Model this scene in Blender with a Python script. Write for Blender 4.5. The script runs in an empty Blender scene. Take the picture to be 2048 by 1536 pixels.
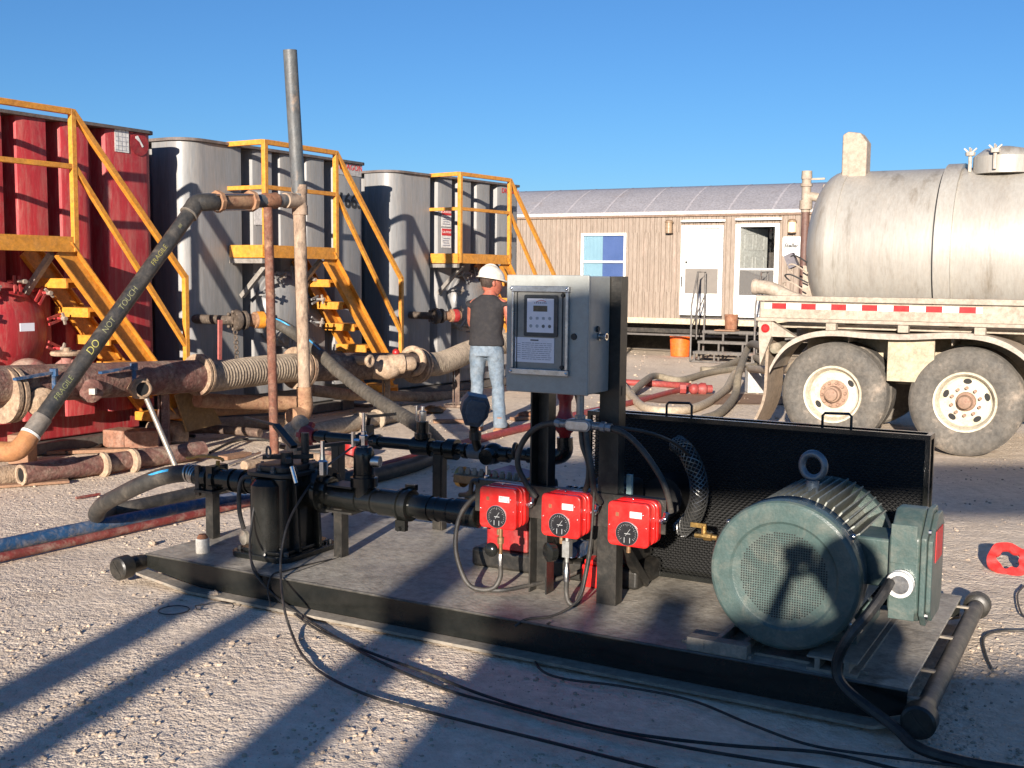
import bpy, bmesh, math, random
import numpy as np
from mathutils import Vector, Matrix, noise as mnoise
random.seed(11)
SC = bpy.context.scene
COL = SC.collection
# ------------------------------------------------------------------ camera
F = 2240.0; H = 1.70
PITCH = math.atan((768 - 553) / F); ROLL = 0.010
cp, sp = math.cos(PITCH), math.sin(PITCH)
FW = Vector((0, cp, -sp)); UP0 = Vector((0, sp, cp)); R0 = Vector((1, 0, 0))
CR = math.cos(ROLL) * R0 + math.sin(ROLL) * UP0
CU = -math.sin(ROLL) * R0 + math.cos(ROLL) * UP0
CAM = Vector((0, 0, H))
cd = bpy.data.cameras.new('camera'); co = bpy.data.objects.new('camera', cd); COL.objects.link(co)
cd.sensor_width = 36; cd.lens = F / 2048 * 36; cd.clip_start = 0.02; cd.clip_end = 3000
mw = Matrix((( CR.x, CU.x, -FW.x, CAM.x), (CR.y, CU.y, -FW.y, CAM.y), (CR.z, CU.z, -FW.z, CAM.z), (0, 0, 0, 1)))
co.matrix_world = mw
SC.camera = co
# ------------------------------------------------------------------ light
SUN = Vector((0.245, 0.941, -0.232)).normalized()      # direction the light travels
EL = math.asin(-SUN.z); AZ = math.atan2(-SUN.x, -SUN.y)
w = bpy.data.worlds.new('World'); SC.world = w; w.use_nodes = True
nt = w.node_tree
sky = nt.nodes.new('ShaderNodeTexSky'); sky.sky_type = 'NISHITA'; sky.sun_disc = False
sky.sun_elevation = EL; sky.sun_rotation = AZ % (2 * math.pi)
sky.altitude = 900; sky.air_density = 1.1; sky.dust_density = 0.25; sky.ozone_density = 7.0
bg = nt.nodes['Background']; bg.inputs['Strength'].default_value = 0.066
nt.links.new(sky.outputs[0], bg.inputs['Color'])
sl = bpy.data.lights.new('sun', 'SUN'); sl.energy = 5.0; sl.angle = math.radians(0.5); sl.color = (1.0, 0.90, 0.79)
so = bpy.data.objects.new('sun', sl); COL.objects.link(so)
so.rotation_euler = SUN.to_track_quat('-Z', 'Y').to_euler(); so.location = (-8, -30, 12)
SC.view_settings.view_transform = 'Standard'; SC.view_settings.look = 'None'
SC.view_settings.exposure = 1.02; SC.view_settings.gamma = 1
SC.cycles.max_bounces = 6; SC.cycles.transparent_max_bounces = 8
# ------------------------------------------------------------------ pixel helpers (only used to find where things stand)
def ray(x, y): return FW + CR * ((x - 1024) / F) - CU * ((y - 768) / F)
def P(x, y, z=0.0):
    d = ray(x, y); return CAM + d * ((z - H) / d.z)
def D(x, y, dep):
    d = ray(x, y); return CAM + d * (dep / d.y)
class Frame:
    def __init__(s, o, rz, k=1.0):
        s.k = k; s.rz = math.radians(rz); s.M = Matrix.Translation(o) @ Matrix.Rotation(s.rz, 4, 'Z') @ Matrix.Scale(k, 4)
        s.Mi = s.M.inverted()
        s.X = Vector((math.cos(s.rz), math.sin(s.rz), 0)); s.Y = Vector((-math.sin(s.rz), math.cos(s.rz), 0)); s.o = Vector(o)
    def at(s, px, py, y):
        """local point seen at the pixel on the plane local y = y"""
        p0 = s.o + s.Y * (y * s.k); d = ray(px, py); t = (p0 - CAM).dot(s.Y) / d.dot(s.Y)
        return s.Mi @ (CAM + d * t)
    def up(s, px, py, z): return s.Mi @ P(px, py, z * s.k)
    def w(s, x, y, z=0): return s.M @ Vector((x, y, z))
    def loc(s, p): return s.Mi @ Vector(p)
KS = H / 1.65
SK = Frame((-1.95 * KS, 5.888 * KS, 0), -29.1, KS)          # skid
TK = Frame((-3.42, 11.8, 0), 59.5)                          # tank row, x along the faces, y into the tanks
TT = Frame((P(1929, 805, .53).x, P(1929, 805, .53).y, 0), -29.5)   # tanker
TR = Frame((P(1249, 645, .72).x, P(1249, 645, .72).y, 0), -28)     # office
# ------------------------------------------------------------------ materials
MATS = {}
def lin(c):
    return tuple(((v / 12.92) if v <= .04045 else ((v + .055) / 1.055) ** 2.4) for v in c)
def mat(name, c1, c2=None, scale=5, rough=.6, metal=0.0, bump=.15, bscale=60, stain=None, stain_amt=.5, sscale=2.5, spec=.5, stretch=(1, 1, 1), rvar=.15, coat=0, trans=0, grime=None, dust=None):
    """paint/metal/earth: two base tones mixed by noise, an optional stain of another colour with its own shape, fine bump"""
    if name in MATS: return MATS[name]
    m = bpy.data.materials.new(name); m.use_nodes = True; n = m.node_tree.nodes; l = m.node_tree.links
    b = n['Principled BSDF']
    tc = n.new('ShaderNodeTexCoord'); mp = n.new('ShaderNodeMapping'); mp.inputs['Scale'].default_value = stretch
    l.new(tc.outputs['Object'], mp.inputs['Vector'])
    nz = n.new('ShaderNodeTexNoise'); nz.inputs['Scale'].default_value = scale; nz.inputs['Detail'].default_value = 8; nz.inputs['Roughness'].default_value = .65
    l.new(mp.outputs[0], nz.inputs['Vector'])
    cr = n.new('ShaderNodeValToRGB'); cr.color_ramp.elements[0].position = .35; cr.color_ramp.elements[1].position = .68
    c2 = c2 or tuple(v * .75 for v in c1)
    cr.color_ramp.elements[0].color = (*c1, 1); cr.color_ramp.elements[1].color = (*c2, 1)
    l.new(nz.outputs['Fac'], cr.inputs['Fac'])
    out = cr.outputs['Color']
    if stain:
        n2 = n.new('ShaderNodeTexNoise'); n2.inputs['Scale'].default_value = sscale; n2.inputs['Detail'].default_value = 10; n2.inputs['Roughness'].default_value = .7
        l.new(mp.outputs[0], n2.inputs['Vector'])
        r2 = n.new('ShaderNodeValToRGB'); a = .72 - .4 * stain_amt
        r2.color_ramp.elements[0].position = a; r2.color_ramp.elements[1].position = min(.98, a + .13)
        r2.color_ramp.elements[0].color = (0, 0, 0, 1); r2.color_ramp.elements[1].color = (1, 1, 1, 1)
        l.new(n2.outputs['Fac'], r2.inputs['Fac'])
        mx = n.new('ShaderNodeMixRGB'); l.new(r2.outputs['Color'], mx.inputs['Fac']); l.new(out, mx.inputs['Color1']); mx.inputs['Color2'].default_value = (*stain, 1)
        out = mx.outputs['Color']
    if grime is None: grime = .38 if bump else 0
    if dust is None: dust = .16 if bump else 0
    if dust:      # settled dust in blotches
        n4 = n.new('ShaderNodeTexNoise'); n4.inputs['Scale'].default_value = 9; n4.inputs['Detail'].default_value = 12; n4.inputs['Roughness'].default_value = .78; n4.inputs['Distortion'].default_value = .6
        l.new(mp.outputs[0], n4.inputs['Vector']); r4 = n.new('ShaderNodeValToRGB'); r4.color_ramp.elements[0].position = .46; r4.color_ramp.elements[1].position = .70
        r4.color_ramp.elements[0].color = (0, 0, 0, 1); r4.color_ramp.elements[1].color = (dust, dust, dust, 1); l.new(n4.outputs['Fac'], r4.inputs['Fac'])
        m4 = n.new('ShaderNodeMixRGB'); l.new(r4.outputs['Color'], m4.inputs['Fac']); l.new(out, m4.inputs['Color1']); m4.inputs['Color2'].default_value = (.40, .33, .26, 1); out = m4.outputs['Color']
    if grime:
        n5 = n.new('ShaderNodeTexNoise'); n5.inputs['Scale'].default_value = 22; n5.inputs['Detail'].default_value = 12; n5.inputs['Roughness'].default_value = .75
        l.new(mp.outputs[0], n5.inputs['Vector']); r5 = n.new('ShaderNodeValToRGB'); r5.color_ramp.elements[0].position = .33; r5.color_ramp.elements[1].position = .60
        q5 = 1 - grime; r5.color_ramp.elements[0].color = (q5, q5 * .97, q5 * .93, 1); r5.color_ramp.elements[1].color = (1.08, 1.07, 1.05, 1); l.new(n5.outputs['Fac'], r5.inputs['Fac'])
        m5 = n.new('ShaderNodeMixRGB'); m5.blend_type = 'MULTIPLY'; m5.inputs['Fac'].default_value = 1; l.new(out, m5.inputs['Color1']); l.new(r5.outputs['Color'], m5.inputs['Color2']); out = m5.outputs['Color']
    l.new(out, b.inputs['Base Color'])
    b.inputs['Metallic'].default_value = metal; b.inputs['Specular IOR Level'].default_value = spec
    mr = n.new('ShaderNodeMapRange'); mr.inputs['To Min'].default_value = max(.05, rough - rvar); mr.inputs['To Max'].default_value = min(1, rough + rvar)
    l.new(nz.outputs['Fac'], mr.inputs['Value']); l.new(mr.outputs[0], b.inputs['Roughness'])
    if coat: b.inputs['Coat Weight'].default_value = coat
    if trans: b.inputs['Transmission Weight'].default_value = trans
    if bump:
        n3 = n.new('ShaderNodeTexNoise'); n3.inputs['Scale'].default_value = bscale; n3.inputs['Detail'].default_value = 6
        l.new(tc.outputs['Object'], n3.inputs['Vector'])
        bp = n.new('ShaderNodeBump'); bp.inputs['Strength'].default_value = bump; bp.inputs['Distance'].default_value = .01
        l.new(n3.outputs['Fac'], bp.inputs['Height']); l.new(bp.outputs[0], b.inputs['Normal'])
    MATS[name] = m; return m
DUST = (.42, .33, .25)
m_red_tank = mat('faded_red_paint', (.40, .028, .035), (.30, .022, .03), 2.2, .5, stain=(.40, .15, .13), stain_amt=.36, sscale=7, stretch=(1.6, 1.6, .25), bump=.08, grime=.2, dust=.35)
m_gray_tank = mat('gray_tank_paint', (.245, .25, .258), (.18, .182, .182), 1.6, .42, stain=(.17, .12, .07), stain_amt=.30, sscale=3.4, stretch=(2.6, 2.6, .22), bump=.06, bscale=30, grime=.16, dust=.3)
m_tank_top = mat('tank_top_steel', (.16, .13, .12), (.10, .08, .07), 6, .7)
m_yellow = mat('safety_yellow_paint', (.70, .30, .035), (.58, .235, .03), 4, .45, stain=(.30, .14, .05), stain_amt=.18, sscale=9, bump=.08)
m_dustyblack = mat('dust_coated_black', (.05, .046, .04), (.11, .098, .08), 6, .5, stain=(.2, .175, .14), stain_amt=.35, sscale=7, dust=.4)
m_black = mat('gloss_black_paint', (.010, .011, .010), (.017, .017, .015), 5, .2, stain=(.05, .045, .035), stain_amt=.08, sscale=6, bump=.04, bscale=30, grime=.2, dust=.0)
m_blacks = mat('satin_black_paint', (.016, .016, .015), (.028, .026, .022), 5, .4, stain=(.07, .06, .045), stain_amt=.18, sscale=5, bump=.1, dust=.10)
m_deck = mat('dusty_deck_plate', (.33, .30, .255), (.46, .42, .345), 3.2, .5, stain=(.11, .105, .09), stain_amt=.42, sscale=2.2, bump=.35, bscale=45, grime=.5, dust=.5)
m_flange_gray = mat('dusty_flange_steel', (.30, .265, .215), (.20, .18, .15), 4, .6, stain=DUST, stain_amt=.4, sscale=8)
m_rust = mat('brown_rust', (.20, .075, .035), (.32, .15, .08), 9, .85, stain=(.10, .035, .02), stain_amt=.4, sscale=14, bump=.4, bscale=50)
m_rustpole = mat('rusted_red_pole', (.20, .075, .045), (.13, .05, .032), 6, .85, stain=(.30, .16, .09), stain_amt=.45, sscale=8, bump=.5, grime=.5, dust=.3)
m_mudpipe = mat('mud_caked_pipe', (.42, .30, .20), (.26, .17, .11), 5, .9, stain=(.15, .06, .04), stain_amt=.42, sscale=6, bump=.8, bscale=35, grime=.55, dust=.5)
m_redmud = mat('red_primer_pipe', (.15, .055, .048), (.22, .12, .09), 5, .85, stain=(.33, .245, .175), stain_amt=.55, sscale=3.4, bump=.8, bscale=40, grime=.55, dust=.6)
m_darkpipe = mat('dark_oxide_pipe', (.085, .05, .04), (.14, .09, .065), 4, .8, stain=(.27, .19, .13), stain_amt=.4, sscale=4, bump=.7, grime=.55, dust=.5)
m_hosecorr = mat('dusty_corrugated_hose', (.40, .325, .24), (.28, .22, .16), 5, .9, stain=(.15, .10, .065), stain_amt=.4, bump=.4, grime=.5, dust=.5)
m_poly = mat('black_poly_pipe', (.022, .024, .026), (.045, .042, .038), 4, .42, stain=(.12, .095, .07), stain_amt=.25, sscale=5)
m_pvc_top = mat('gray_pvc_pipe', (.10, .11, .115), (.075, .08, .085), 4, .5, stain=(.28, .19, .13), stain_amt=.35, sscale=5, stretch=(1, 1, .5))
m_pvc_mud = mat('mud_stained_pvc', (.42, .31, .22), (.29, .20, .145), 5, .85, stain=(.10, .07, .055), stain_amt=.45, sscale=7, stretch=(1, 1, .5), bump=.5, grime=.45, dust=.5)
m_blue = mat('blue_hose', (.018, .085, .21), (.015, .055, .13), 6, .6, stain=(.22, .17, .13), stain_amt=.42, sscale=6, grime=.4, dust=.7)
m_bluestripe = mat('cyan_stripe', (.03, .30, .60), (.04, .36, .7), 12, .5)
m_redhose = mat('red_hose', (.22, .03, .025), (.15, .03, .025), 6, .7, stain=(.30, .2, .155), stain_amt=.45, sscale=7, grime=.4, dust=.7)
m_redpipe = mat('dusty_red_line_pipe', (.34, .045, .04), (.26, .05, .045), 6, .55, stain=(.36, .2, .15), stain_amt=.34, sscale=8)
m_redgloss = mat('glossy_red_enclosure', (.60, .011, .010), (.54, .010, .008), 10, .32, bump=.04, coat=.3, grime=.12, dust=.10)
m_redvalve = mat('red_valve_paint', (.40, .02, .02), (.26, .018, .02), 8, .4, stain=(.2, .08, .06), stain_amt=.2, sscale=9)
m_cabinet = mat('gray_cabinet_paint', (.31, .325, .31), (.29, .305, .292), 5, .36, bump=.1, bscale=160, grime=.08, dust=.1)
m_alu = mat('brushed_aluminium', (.55, .56, .58), (.46, .47, .50), 12, .3, metal=.9, bump=.03)
m_steel = mat('zinc_steel', (.60, .60, .60), (.45, .44, .43), 15, .3, metal=1, bump=.05)
m_chrome = mat('chrome', (.8, .8, .8), (.7, .7, .7), 15, .12, metal=1, bump=0)
m_silver = None
m_glass_dark = mat('dark_gauge_face', (.012, .012, .014), (.018, .018, .02), 5, .15, bump=0, coat=.6)
m_white = mat('white_print', (.72, .72, .72), (.65, .66, .68), 20, .6, bump=0)
m_label = mat('paper_label', (.74, .73, .77), (.70, .69, .74), 20, .5, bump=0)
m_ink = mat('black_ink', (.02, .02, .02), (.03, .03, .03), 20, .6, bump=0)
m_inkgray = mat('gray_ink', (.22, .22, .26), (.26, .26, .3), 20, .6, bump=0)
m_redink = mat('red_ink', (.60, .03, .03), (.5, .03, .03), 20, .5, bump=0)
m_motor = mat('teal_motor_paint', (.062, .098, .091), (.053, .085, .080), 3, .36, stain=(.22, .20, .16), stain_amt=.10, sscale=9, bump=.14, bscale=90, grime=.15, dust=.22)
m_motorband = mat('blue_motor_band', (.07, .12, .15), (.06, .105, .135), 3, .2, bump=.05, grime=.2)
m_rubber = mat('black_rubber_hose', (.03, .029, .027), (.05, .046, .04), 9, .55, stain=(.13, .11, .085), stain_amt=.28, sscale=9)
m_cable = mat('black_cable', (.012, .012, .013), (.02, .02, .02), 9, .5, bump=.05)
m_brass = mat('brass', (.60, .38, .12), (.5, .3, .1), 9, .35, metal=.9)
m_bronze = mat('brown_bronze', (.26, .15, .07), (.18, .10, .05), 7, .45, metal=.4, stain=(.1, .07, .05), stain_amt=.3)
m_trailer_roof = mat('galvanised_roof', (.335, .325, .345), (.285, .275, .295), 1.5, .5, stain=(.29, .25, .235), stain_amt=.35, sscale=1.2, bump=.1, bscale=20)
m_trimwhite = mat('white_trim', (.78, .77, .74), (.72, .71, .68), 8, .45, bump=.03)
m_cream = mat('cream_band', (.56, .47, .33), (.50, .41, .29), 5, .6)
m_under = mat('dark_underfloor', (.02, .02, .018), (.035, .03, .028), 3, .8)
m_tanker = mat('dusty_aluminium_tank', (.41, .395, .36), (.31, .29, .26), 1.2, .42, metal=.2, stain=(.21, .185, .15), stain_amt=.45, sscale=1.5, stretch=(2.0, 1, .28), bump=.1, bscale=25, grime=.12, dust=.3)
m_tframe = mat('dusty_frame_paint', (.42, .36, .29), (.33, .28, .22), 3, .75, stain=(.50, .44, .36), stain_amt=.4, sscale=5)
m_tcream = mat('cream_chassis_paint', (.46, .39, .27), (.38, .32, .22), 4, .55, stain=(.36, .28, .2), stain_amt=.3)
m_tyre = mat('dusty_tyre_rubber', (.085, .08, .072), (.15, .135, .115), 4, .85, stain=(.30, .25, .2), stain_amt=.38, sscale=3.5, bump=.2)
m_rim = mat('cream_wheel_paint', (.62, .57, .45), (.50, .45, .34), 6, .5, stain=(.40, .32, .24), stain_amt=.25, sscale=6)
m_hub = mat('rusty_hub', (.36, .24, .17), (.28, .17, .12), 10, .75, stain=(.18, .08, .05), stain_amt=.4, sscale=14, bump=.3)
m_tape_r = mat('red_reflective_tape', (.62, .02, .02), (.55, .02, .02), 20, .3, bump=0)
m_tape_w = mat('white_reflective_tape', (.80, .80, .78), (.76, .76, .74), 20, .3, bump=0)
m_orange = mat('orange_plastic', (.85, .15, .015), (.78, .13, .015), 5, .45, bump=.04)
m_skin = mat('sunburnt_skin', (.42, .13, .08), (.36, .10, .065), 14, .5, bump=.05)
m_jeans = mat('faded_denim', (.115, .17, .235), (.20, .245, .29), 7, .9, stain=(.24, .225, .18), stain_amt=.3, sscale=4, bump=.4, bscale=120, dust=.15)
m_shirt = mat('charcoal_shirt', (.012, .011, .014), (.019, .018, .02), 6, .9, bump=.3, bscale=70, dust=.04, grime=.15)
m_helmet = mat('scuffed_white_plastic', (.66, .62, .55), (.58, .52, .44), 7, .45, stain=(.34, .25, .18), stain_amt=.26, sscale=14, grime=.25, dust=.5)
m_boot = mat('tan_boot_leather', (.36, .17, .08), (.28, .12, .06), 8, .8)
m_hair = mat('dark_hair', (.03, .018, .012), (.04, .02, .015), 10, .8)
m_wood = mat('weathered_wood', (.34, .20, .12), (.24, .13, .08), 4, .85, stretch=(1, 6, 6), bump=.4)
m_concrete = mat('pale_concrete', (.50, .49, .47), (.42, .41, .39), 5, .8)
m_tan = mat('tan_rubber_hose', (.30, .25, .18), (.22, .19, .14), 5, .8, stain=(.14, .14, .09), stain_amt=.3, bump=.3)
m_thinsteel = mat('bare_dark_steel', (.13, .12, .11), (.09, .08, .075), 6, .5, stain=(.2, .09, .05), stain_amt=.3)
m_chalk = mat('yellow_chalk', (.46, .41, .10), (.25, .23, .07), 60, .8, bump=0)
m_mesh = mat('black_mesh', (.014, .014, .013), (.02, .02, .018), 9, .38, bump=0)
m_dkinside = mat('black_interior', (.006, .006, .006), (.008, .008, .008), 9, .7, bump=0)
m_stone = mat('limestone_chips', (.50, .41, .32), (.38, .30, .23), 3, .9, bump=.3, bscale=50)
# ------------------------------------------------------------------ mesh builder
WM = {}
class B:
    def __init__(s, M=None): s.v = []; s.f = []; s.M = M.M if isinstance(M, Frame) else (M or Matrix.Identity(4))
    def add(s, vs, fs):
        o = len(s.v); s.v += [s.M @ Vector(p) for p in vs]; s.f += [tuple(i + o for i in f) for f in fs]
    def box(s, a, b, M=None):
        (x0, y0, z0), (x1, y1, z1) = a, b
        vs = [(x0, y0, z0), (x1, y0, z0), (x1, y1, z0), (x0, y1, z0), (x0, y0, z1), (x1, y0, z1), (x1, y1, z1), (x0, y1, z1)]
        if M: vs = [M @ Vector(p) for p in vs]
        s.add(vs, [(0, 3, 2, 1), (4, 5, 6, 7), (0, 1, 5, 4), (1, 2, 6, 5), (2, 3, 7, 6), (3, 0, 4, 7)]); return s
    def cbox(s, c, sz, M=None, rot=None):
        m = Matrix.Translation(c) @ (rot.to_4x4() if rot else Matrix.Identity(4))
        h = [v / 2 for v in sz]; return s.box((-h[0], -h[1], -h[2]), tuple(h), m)
    def bar(s, p, q, wx, wy, up=(0, 0, 1)):
        p, q = Vector(p), Vector(q); d = (q - p); L = d.length; z = d.normalized(); u = Vector(up)
        x = u.cross(z)
        if x.length < 1e-4: x = Vector((1, 0, 0)).cross(z)
        x.normalize(); y = z.cross(x)
        m = Matrix(((x.x, y.x, z.x, p.x), (x.y, y.y, z.y, p.y), (x.z, y.z, z.z, p.z), (0, 0, 0, 1)))
        return s.box((-wx / 2, -wy / 2, 0), (wx / 2, wy / 2, L), m)
    def tube(s, pts, r, n=12, smooth=0, cap=True, closed=False):
        pts = [Vector(p) for p in pts]
        if smooth: pts = spline(pts, smooth, closed)
        rs = r if isinstance(r, (list, tuple)) else [r] * len(pts)
        if len(rs) != len(pts): rs = [rs[int(i * (len(rs) - 1) / max(1, len(pts) - 1))] for i in range(len(pts))]
        N = len(pts); tang = []
        for i in range(N):
            if closed: t = pts[(i + 1) % N] - pts[i - 1]
            else: t = pts[min(i + 1, N - 1)] - pts[max(i - 1, 0)]
            tang.append(t.normalized())
        a = Vector((0, 0, 1)) if abs(tang[0].z) < .9 else Vector((1, 0, 0))
        x = a.cross(tang[0]).normalized(); vs = []; fs = []
        for i in range(N):
            t = tang[i]; x = (x - t * x.dot(t)).normalized(); y = t.cross(x)
            for k in range(n):
                an = 2 * math.pi * k / n; vs.append(pts[i] + (x * math.cos(an) + y * math.sin(an)) * rs[i])
        for i in range(N if closed else N - 1):
            j = (i + 1) % N
            for k in range(n):
                k2 = (k + 1) % n; fs.append((i * n + k, i * n + k2, j * n + k2, j * n + k))
        if cap and not closed:
            fs.append(tuple(range(n - 1, -1, -1))); fs.append(tuple((N - 1) * n + k for k in range(n)))
        s.add(vs, fs); return s
    def lathe(s, o, ax, prof, n=20, cap=True):
        """prof: list of (distance along axis, radius)"""
        o = Vector(o); ax = Vector(ax).normalized()
        return s.tubeR([o + ax * p[0] for p in prof], [p[1] for p in prof], ax, n, cap)
    def tubeR(s, pts, rs, ax, n, cap):
        a = Vector((0, 0, 1)) if abs(ax.z) < .9 else Vector((1, 0, 0)); x = a.cross(ax).normalized(); y = ax.cross(x); vs = []; fs = []
        for p, r in zip(pts, rs):
            for k in range(n):
                an = 2 * math.pi * k / n; vs.append(p + (x * math.cos(an) + y * math.sin(an)) * r)
        for i in range(len(pts) - 1):
            for k in range(n):
                k2 = (k + 1) % n; fs.append((i * n + k, i * n + k2, (i + 1) * n + k2, (i + 1) * n + k))
        if cap:
            if rs[0] > 1e-5: fs.append(tuple(range(n - 1, -1, -1)))
            if rs[-1] > 1e-5: fs.append(tuple((len(pts) - 1) * n + k for k in range(n)))
        s.add(vs, fs); return s
    def cyl(s, p, q, r, n=16, r2=None):
        p, q = Vector(p), Vector(q); L = (q - p).length
        return s.lathe(p, q - p, [(0, r), (L, r if r2 is None else r2)], n)
    def prism(s, poly, o, e1, e2, dv):
        o, e1, e2, dv = Vector(o), Vector(e1), Vector(e2), Vector(dv); n = len(poly)
        a = [o + e1 * p[0] + e2 * p[1] for p in poly]; vs = a + [p + dv for p in a]
        fs = [tuple(range(n - 1, -1, -1)), tuple(range(n, 2 * n))] + [(i, (i + 1) % n, n + (i + 1) % n, n + i) for i in range(n)]
        s.add(vs, fs); return s
    def ball(s, c, r, nu=16, nv=10, sc=(1, 1, 1), rot=None):
        c = Vector(c); vs = []; fs = []
        for j in range(nv + 1):
            th = math.pi * j / nv
            for i in range(nu):
                ph = 2 * math.pi * i / nu
                p = Vector((math.sin(th) * math.cos(ph) * sc[0], math.sin(th) * math.sin(ph) * sc[1], math.cos(th) * sc[2])) * r
                if rot: p = rot @ p
                vs.append(c + p)
        for j in range(nv):
            for i in range(nu):
                i2 = (i + 1) % nu; fs.append((j * nu + i, (j + 1) * nu + i, (j + 1) * nu + i2, j * nu + i2))
        s.add(vs, fs); return s
    def torus(s, c, ax, R, r, n=28, m=10):
        c = Vector(c); ax = Vector(ax).normalized(); a = Vector((0, 0, 1)) if abs(ax.z) < .9 else Vector((1, 0, 0))
        x = a.cross(ax).normalized(); y = ax.cross(x)
        return s.tube([c + (x * math.cos(2 * math.pi * i / n) + y * math.sin(2 * math.pi * i / n)) * R for i in range(n)], r, m, closed=True)
    def build(s, name, m, parent=None, bevel=0, seg=2, angle=38, flat=False, origin=None):
        if not s.v: s.v = [Vector((0, 0, 0))]
        if parent is not None: W = WM[parent.name]
        else:
            if origin is None:
                xs = [p.x for p in s.v]; ys = [p.y for p in s.v]; zs = [p.z for p in s.v]
                origin = ((min(xs) + max(xs)) / 2, (min(ys) + max(ys)) / 2, min(zs))
            W = Matrix.Translation(origin)
        Wi = W.inverted(); me = bpy.data.meshes.new(name); me.from_pydata([tuple(Wi @ p) for p in s.v], [], s.f)
        bm = bmesh.new(); bm.from_mesh(me); bmesh.ops.remove_doubles(bm, verts=bm.verts, dist=1e-5)
        bmesh.ops.recalc_face_normals(bm, faces=bm.faces); bm.to_mesh(me); bm.free()
        me.materials.append(m)
        if not flat:
            me.polygons.foreach_set('use_smooth', [True] * len(me.polygons)); me.set_sharp_from_angle(angle=math.radians(angle))
        o = bpy.data.objects.new(name, me); COL.objects.link(o)
        if parent is not None: o.parent = parent
        else: o.matrix_world = W
        WM[o.name] = W
        if bevel:
            b = o.modifiers.new('bevel', 'BEVEL'); b.width = bevel; b.segments = seg; b.limit_method = 'ANGLE'; b.angle_limit = math.radians(40)
            if not flat: b.harden_normals = True
        return o
def spline(pts, k, closed=False):
    out = []; n = len(pts)
    rng = range(n) if closed else range(n - 1)
    for i in rng:
        p0 = pts[(i - 1) % n] if (closed or i > 0) else pts[0] * 2 - pts[1]
        p1 = pts[i]; p2 = pts[(i + 1) % n]; p3 = pts[(i + 2) % n] if (closed or i + 2 < n) else p2 * 2 - p1
        for j in range(k):
            t = j / k; out.append(.5 * ((2 * p1) + (p2 - p0) * t + (2 * p0 - 5 * p1 + 4 * p2 - p3) * t * t + (3 * p1 - p0 - 3 * p2 + p3) * t ** 3))
    if not closed: out.append(pts[-1])
    return out
def tag(o, label=None, cat=None, group=None, kind=None):
    if label: o['label'] = label
    if cat: o['category'] = cat
    if group: o['group'] = group
    if kind: o['kind'] = kind
    return o
def thing(name, label, cat, loc, rz=0.0, group=None):
    o = bpy.data.objects.new(name, None); COL.objects.link(o); o.empty_display_size = .2
    W = Matrix.Translation(loc) @ Matrix.Rotation(rz, 4, 'Z'); o.matrix_world = W; WM[o.name] = W
    return tag(o, label, cat, group)
def copy_tree(o, parent=None):
    c = o.copy(); COL.objects.link(c)
    if parent is not None: c.parent = parent
    for ch in [x for x in bpy.data.objects if x.parent == o]: copy_tree(ch, c)
    return c
def place(root, W):
    root.matrix_world = W; WM[root.name] = W
def text_mesh(body, size, depth, name, m, M, parent=None, align='CENTER', shear=0, bold=0):
    """lettering as a thin mesh; M maps x right, y up, z out to the world"""
    cu = bpy.data.curves.new(name, 'FONT'); cu.body = body; cu.size = size; cu.extrude = depth; cu.align_x = align; cu.align_y = 'CENTER'; cu.shear = shear; cu.offset = bold; cu.resolution_u = 3
    t = bpy.data.objects.new(name + '_tmp', cu); COL.objects.link(t)
    dg = bpy.context.evaluated_depsgraph_get(); me = bpy.data.meshes.new_from_object(t.evaluated_get(dg))
    vs = [M @ v.co for v in me.vertices]; fs = [tuple(p.vertices) for p in me.polygons]
    bpy.data.objects.remove(t); bpy.data.curves.remove(cu); bpy.data.meshes.remove(me)
    b = B(); b.v = vs; b.f = fs
    return b.build(name, m, parent, flat=True)
def face_matrix(o, right, up):
    r = Vector(right).normalized(); u = Vector(up).normalized(); z = r.cross(u)
    return Matrix(((r.x, u.x, z.x, o[0]), (r.y, u.y, z.y, o[1]), (r.z, u.z, z.z, o[2]), (0, 0, 0, 1)))
def loft(b, secs, n=24, power=2.0, cap=True):
    """closed surface through oriented super-ellipses: (centre, half axis a, half axis b)"""
    vs = []; fs = []
    for (c, a, e) in secs:
        for k in range(n):
            t = 2 * math.pi * k / n; ct, st = math.cos(t), math.sin(t)
            vs.append(Vector(c) + Vector(a) * (abs(ct) ** (2 / power) * (1 if ct >= 0 else -1)) + Vector(e) * (abs(st) ** (2 / power) * (1 if st >= 0 else -1)))
    for i in range(len(secs) - 1):
        for k in range(n): k2 = (k + 1) % n; fs.append((i * n + k, i * n + k2, (i + 1) * n + k2, (i + 1) * n + k))
    if cap: fs.append(tuple(range(n - 1, -1, -1))); fs.append(tuple((len(secs) - 1) * n + k for k in range(n)))
    b.add(vs, fs); return b
def circ(n, r=1, a0=0): return [(r * math.cos(a0 + 2 * math.pi * i / n), r * math.sin(a0 + 2 * math.pi * i / n)) for i in range(n)]
def rrect(w, h, r, n=5, cx=0, cy=0):
    out = []
    for (sx, sy, a) in ((1, 1, 0), (-1, 1, 90), (-1, -1, 180), (1, -1, 270)):
        for i in range(n + 1):
            t = math.radians(a + 90 * i / n); out.append((cx + sx * (w / 2 - r) + r * math.cos(t), cy + sy * (h / 2 - r) + r * math.sin(t)))
    return out
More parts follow.
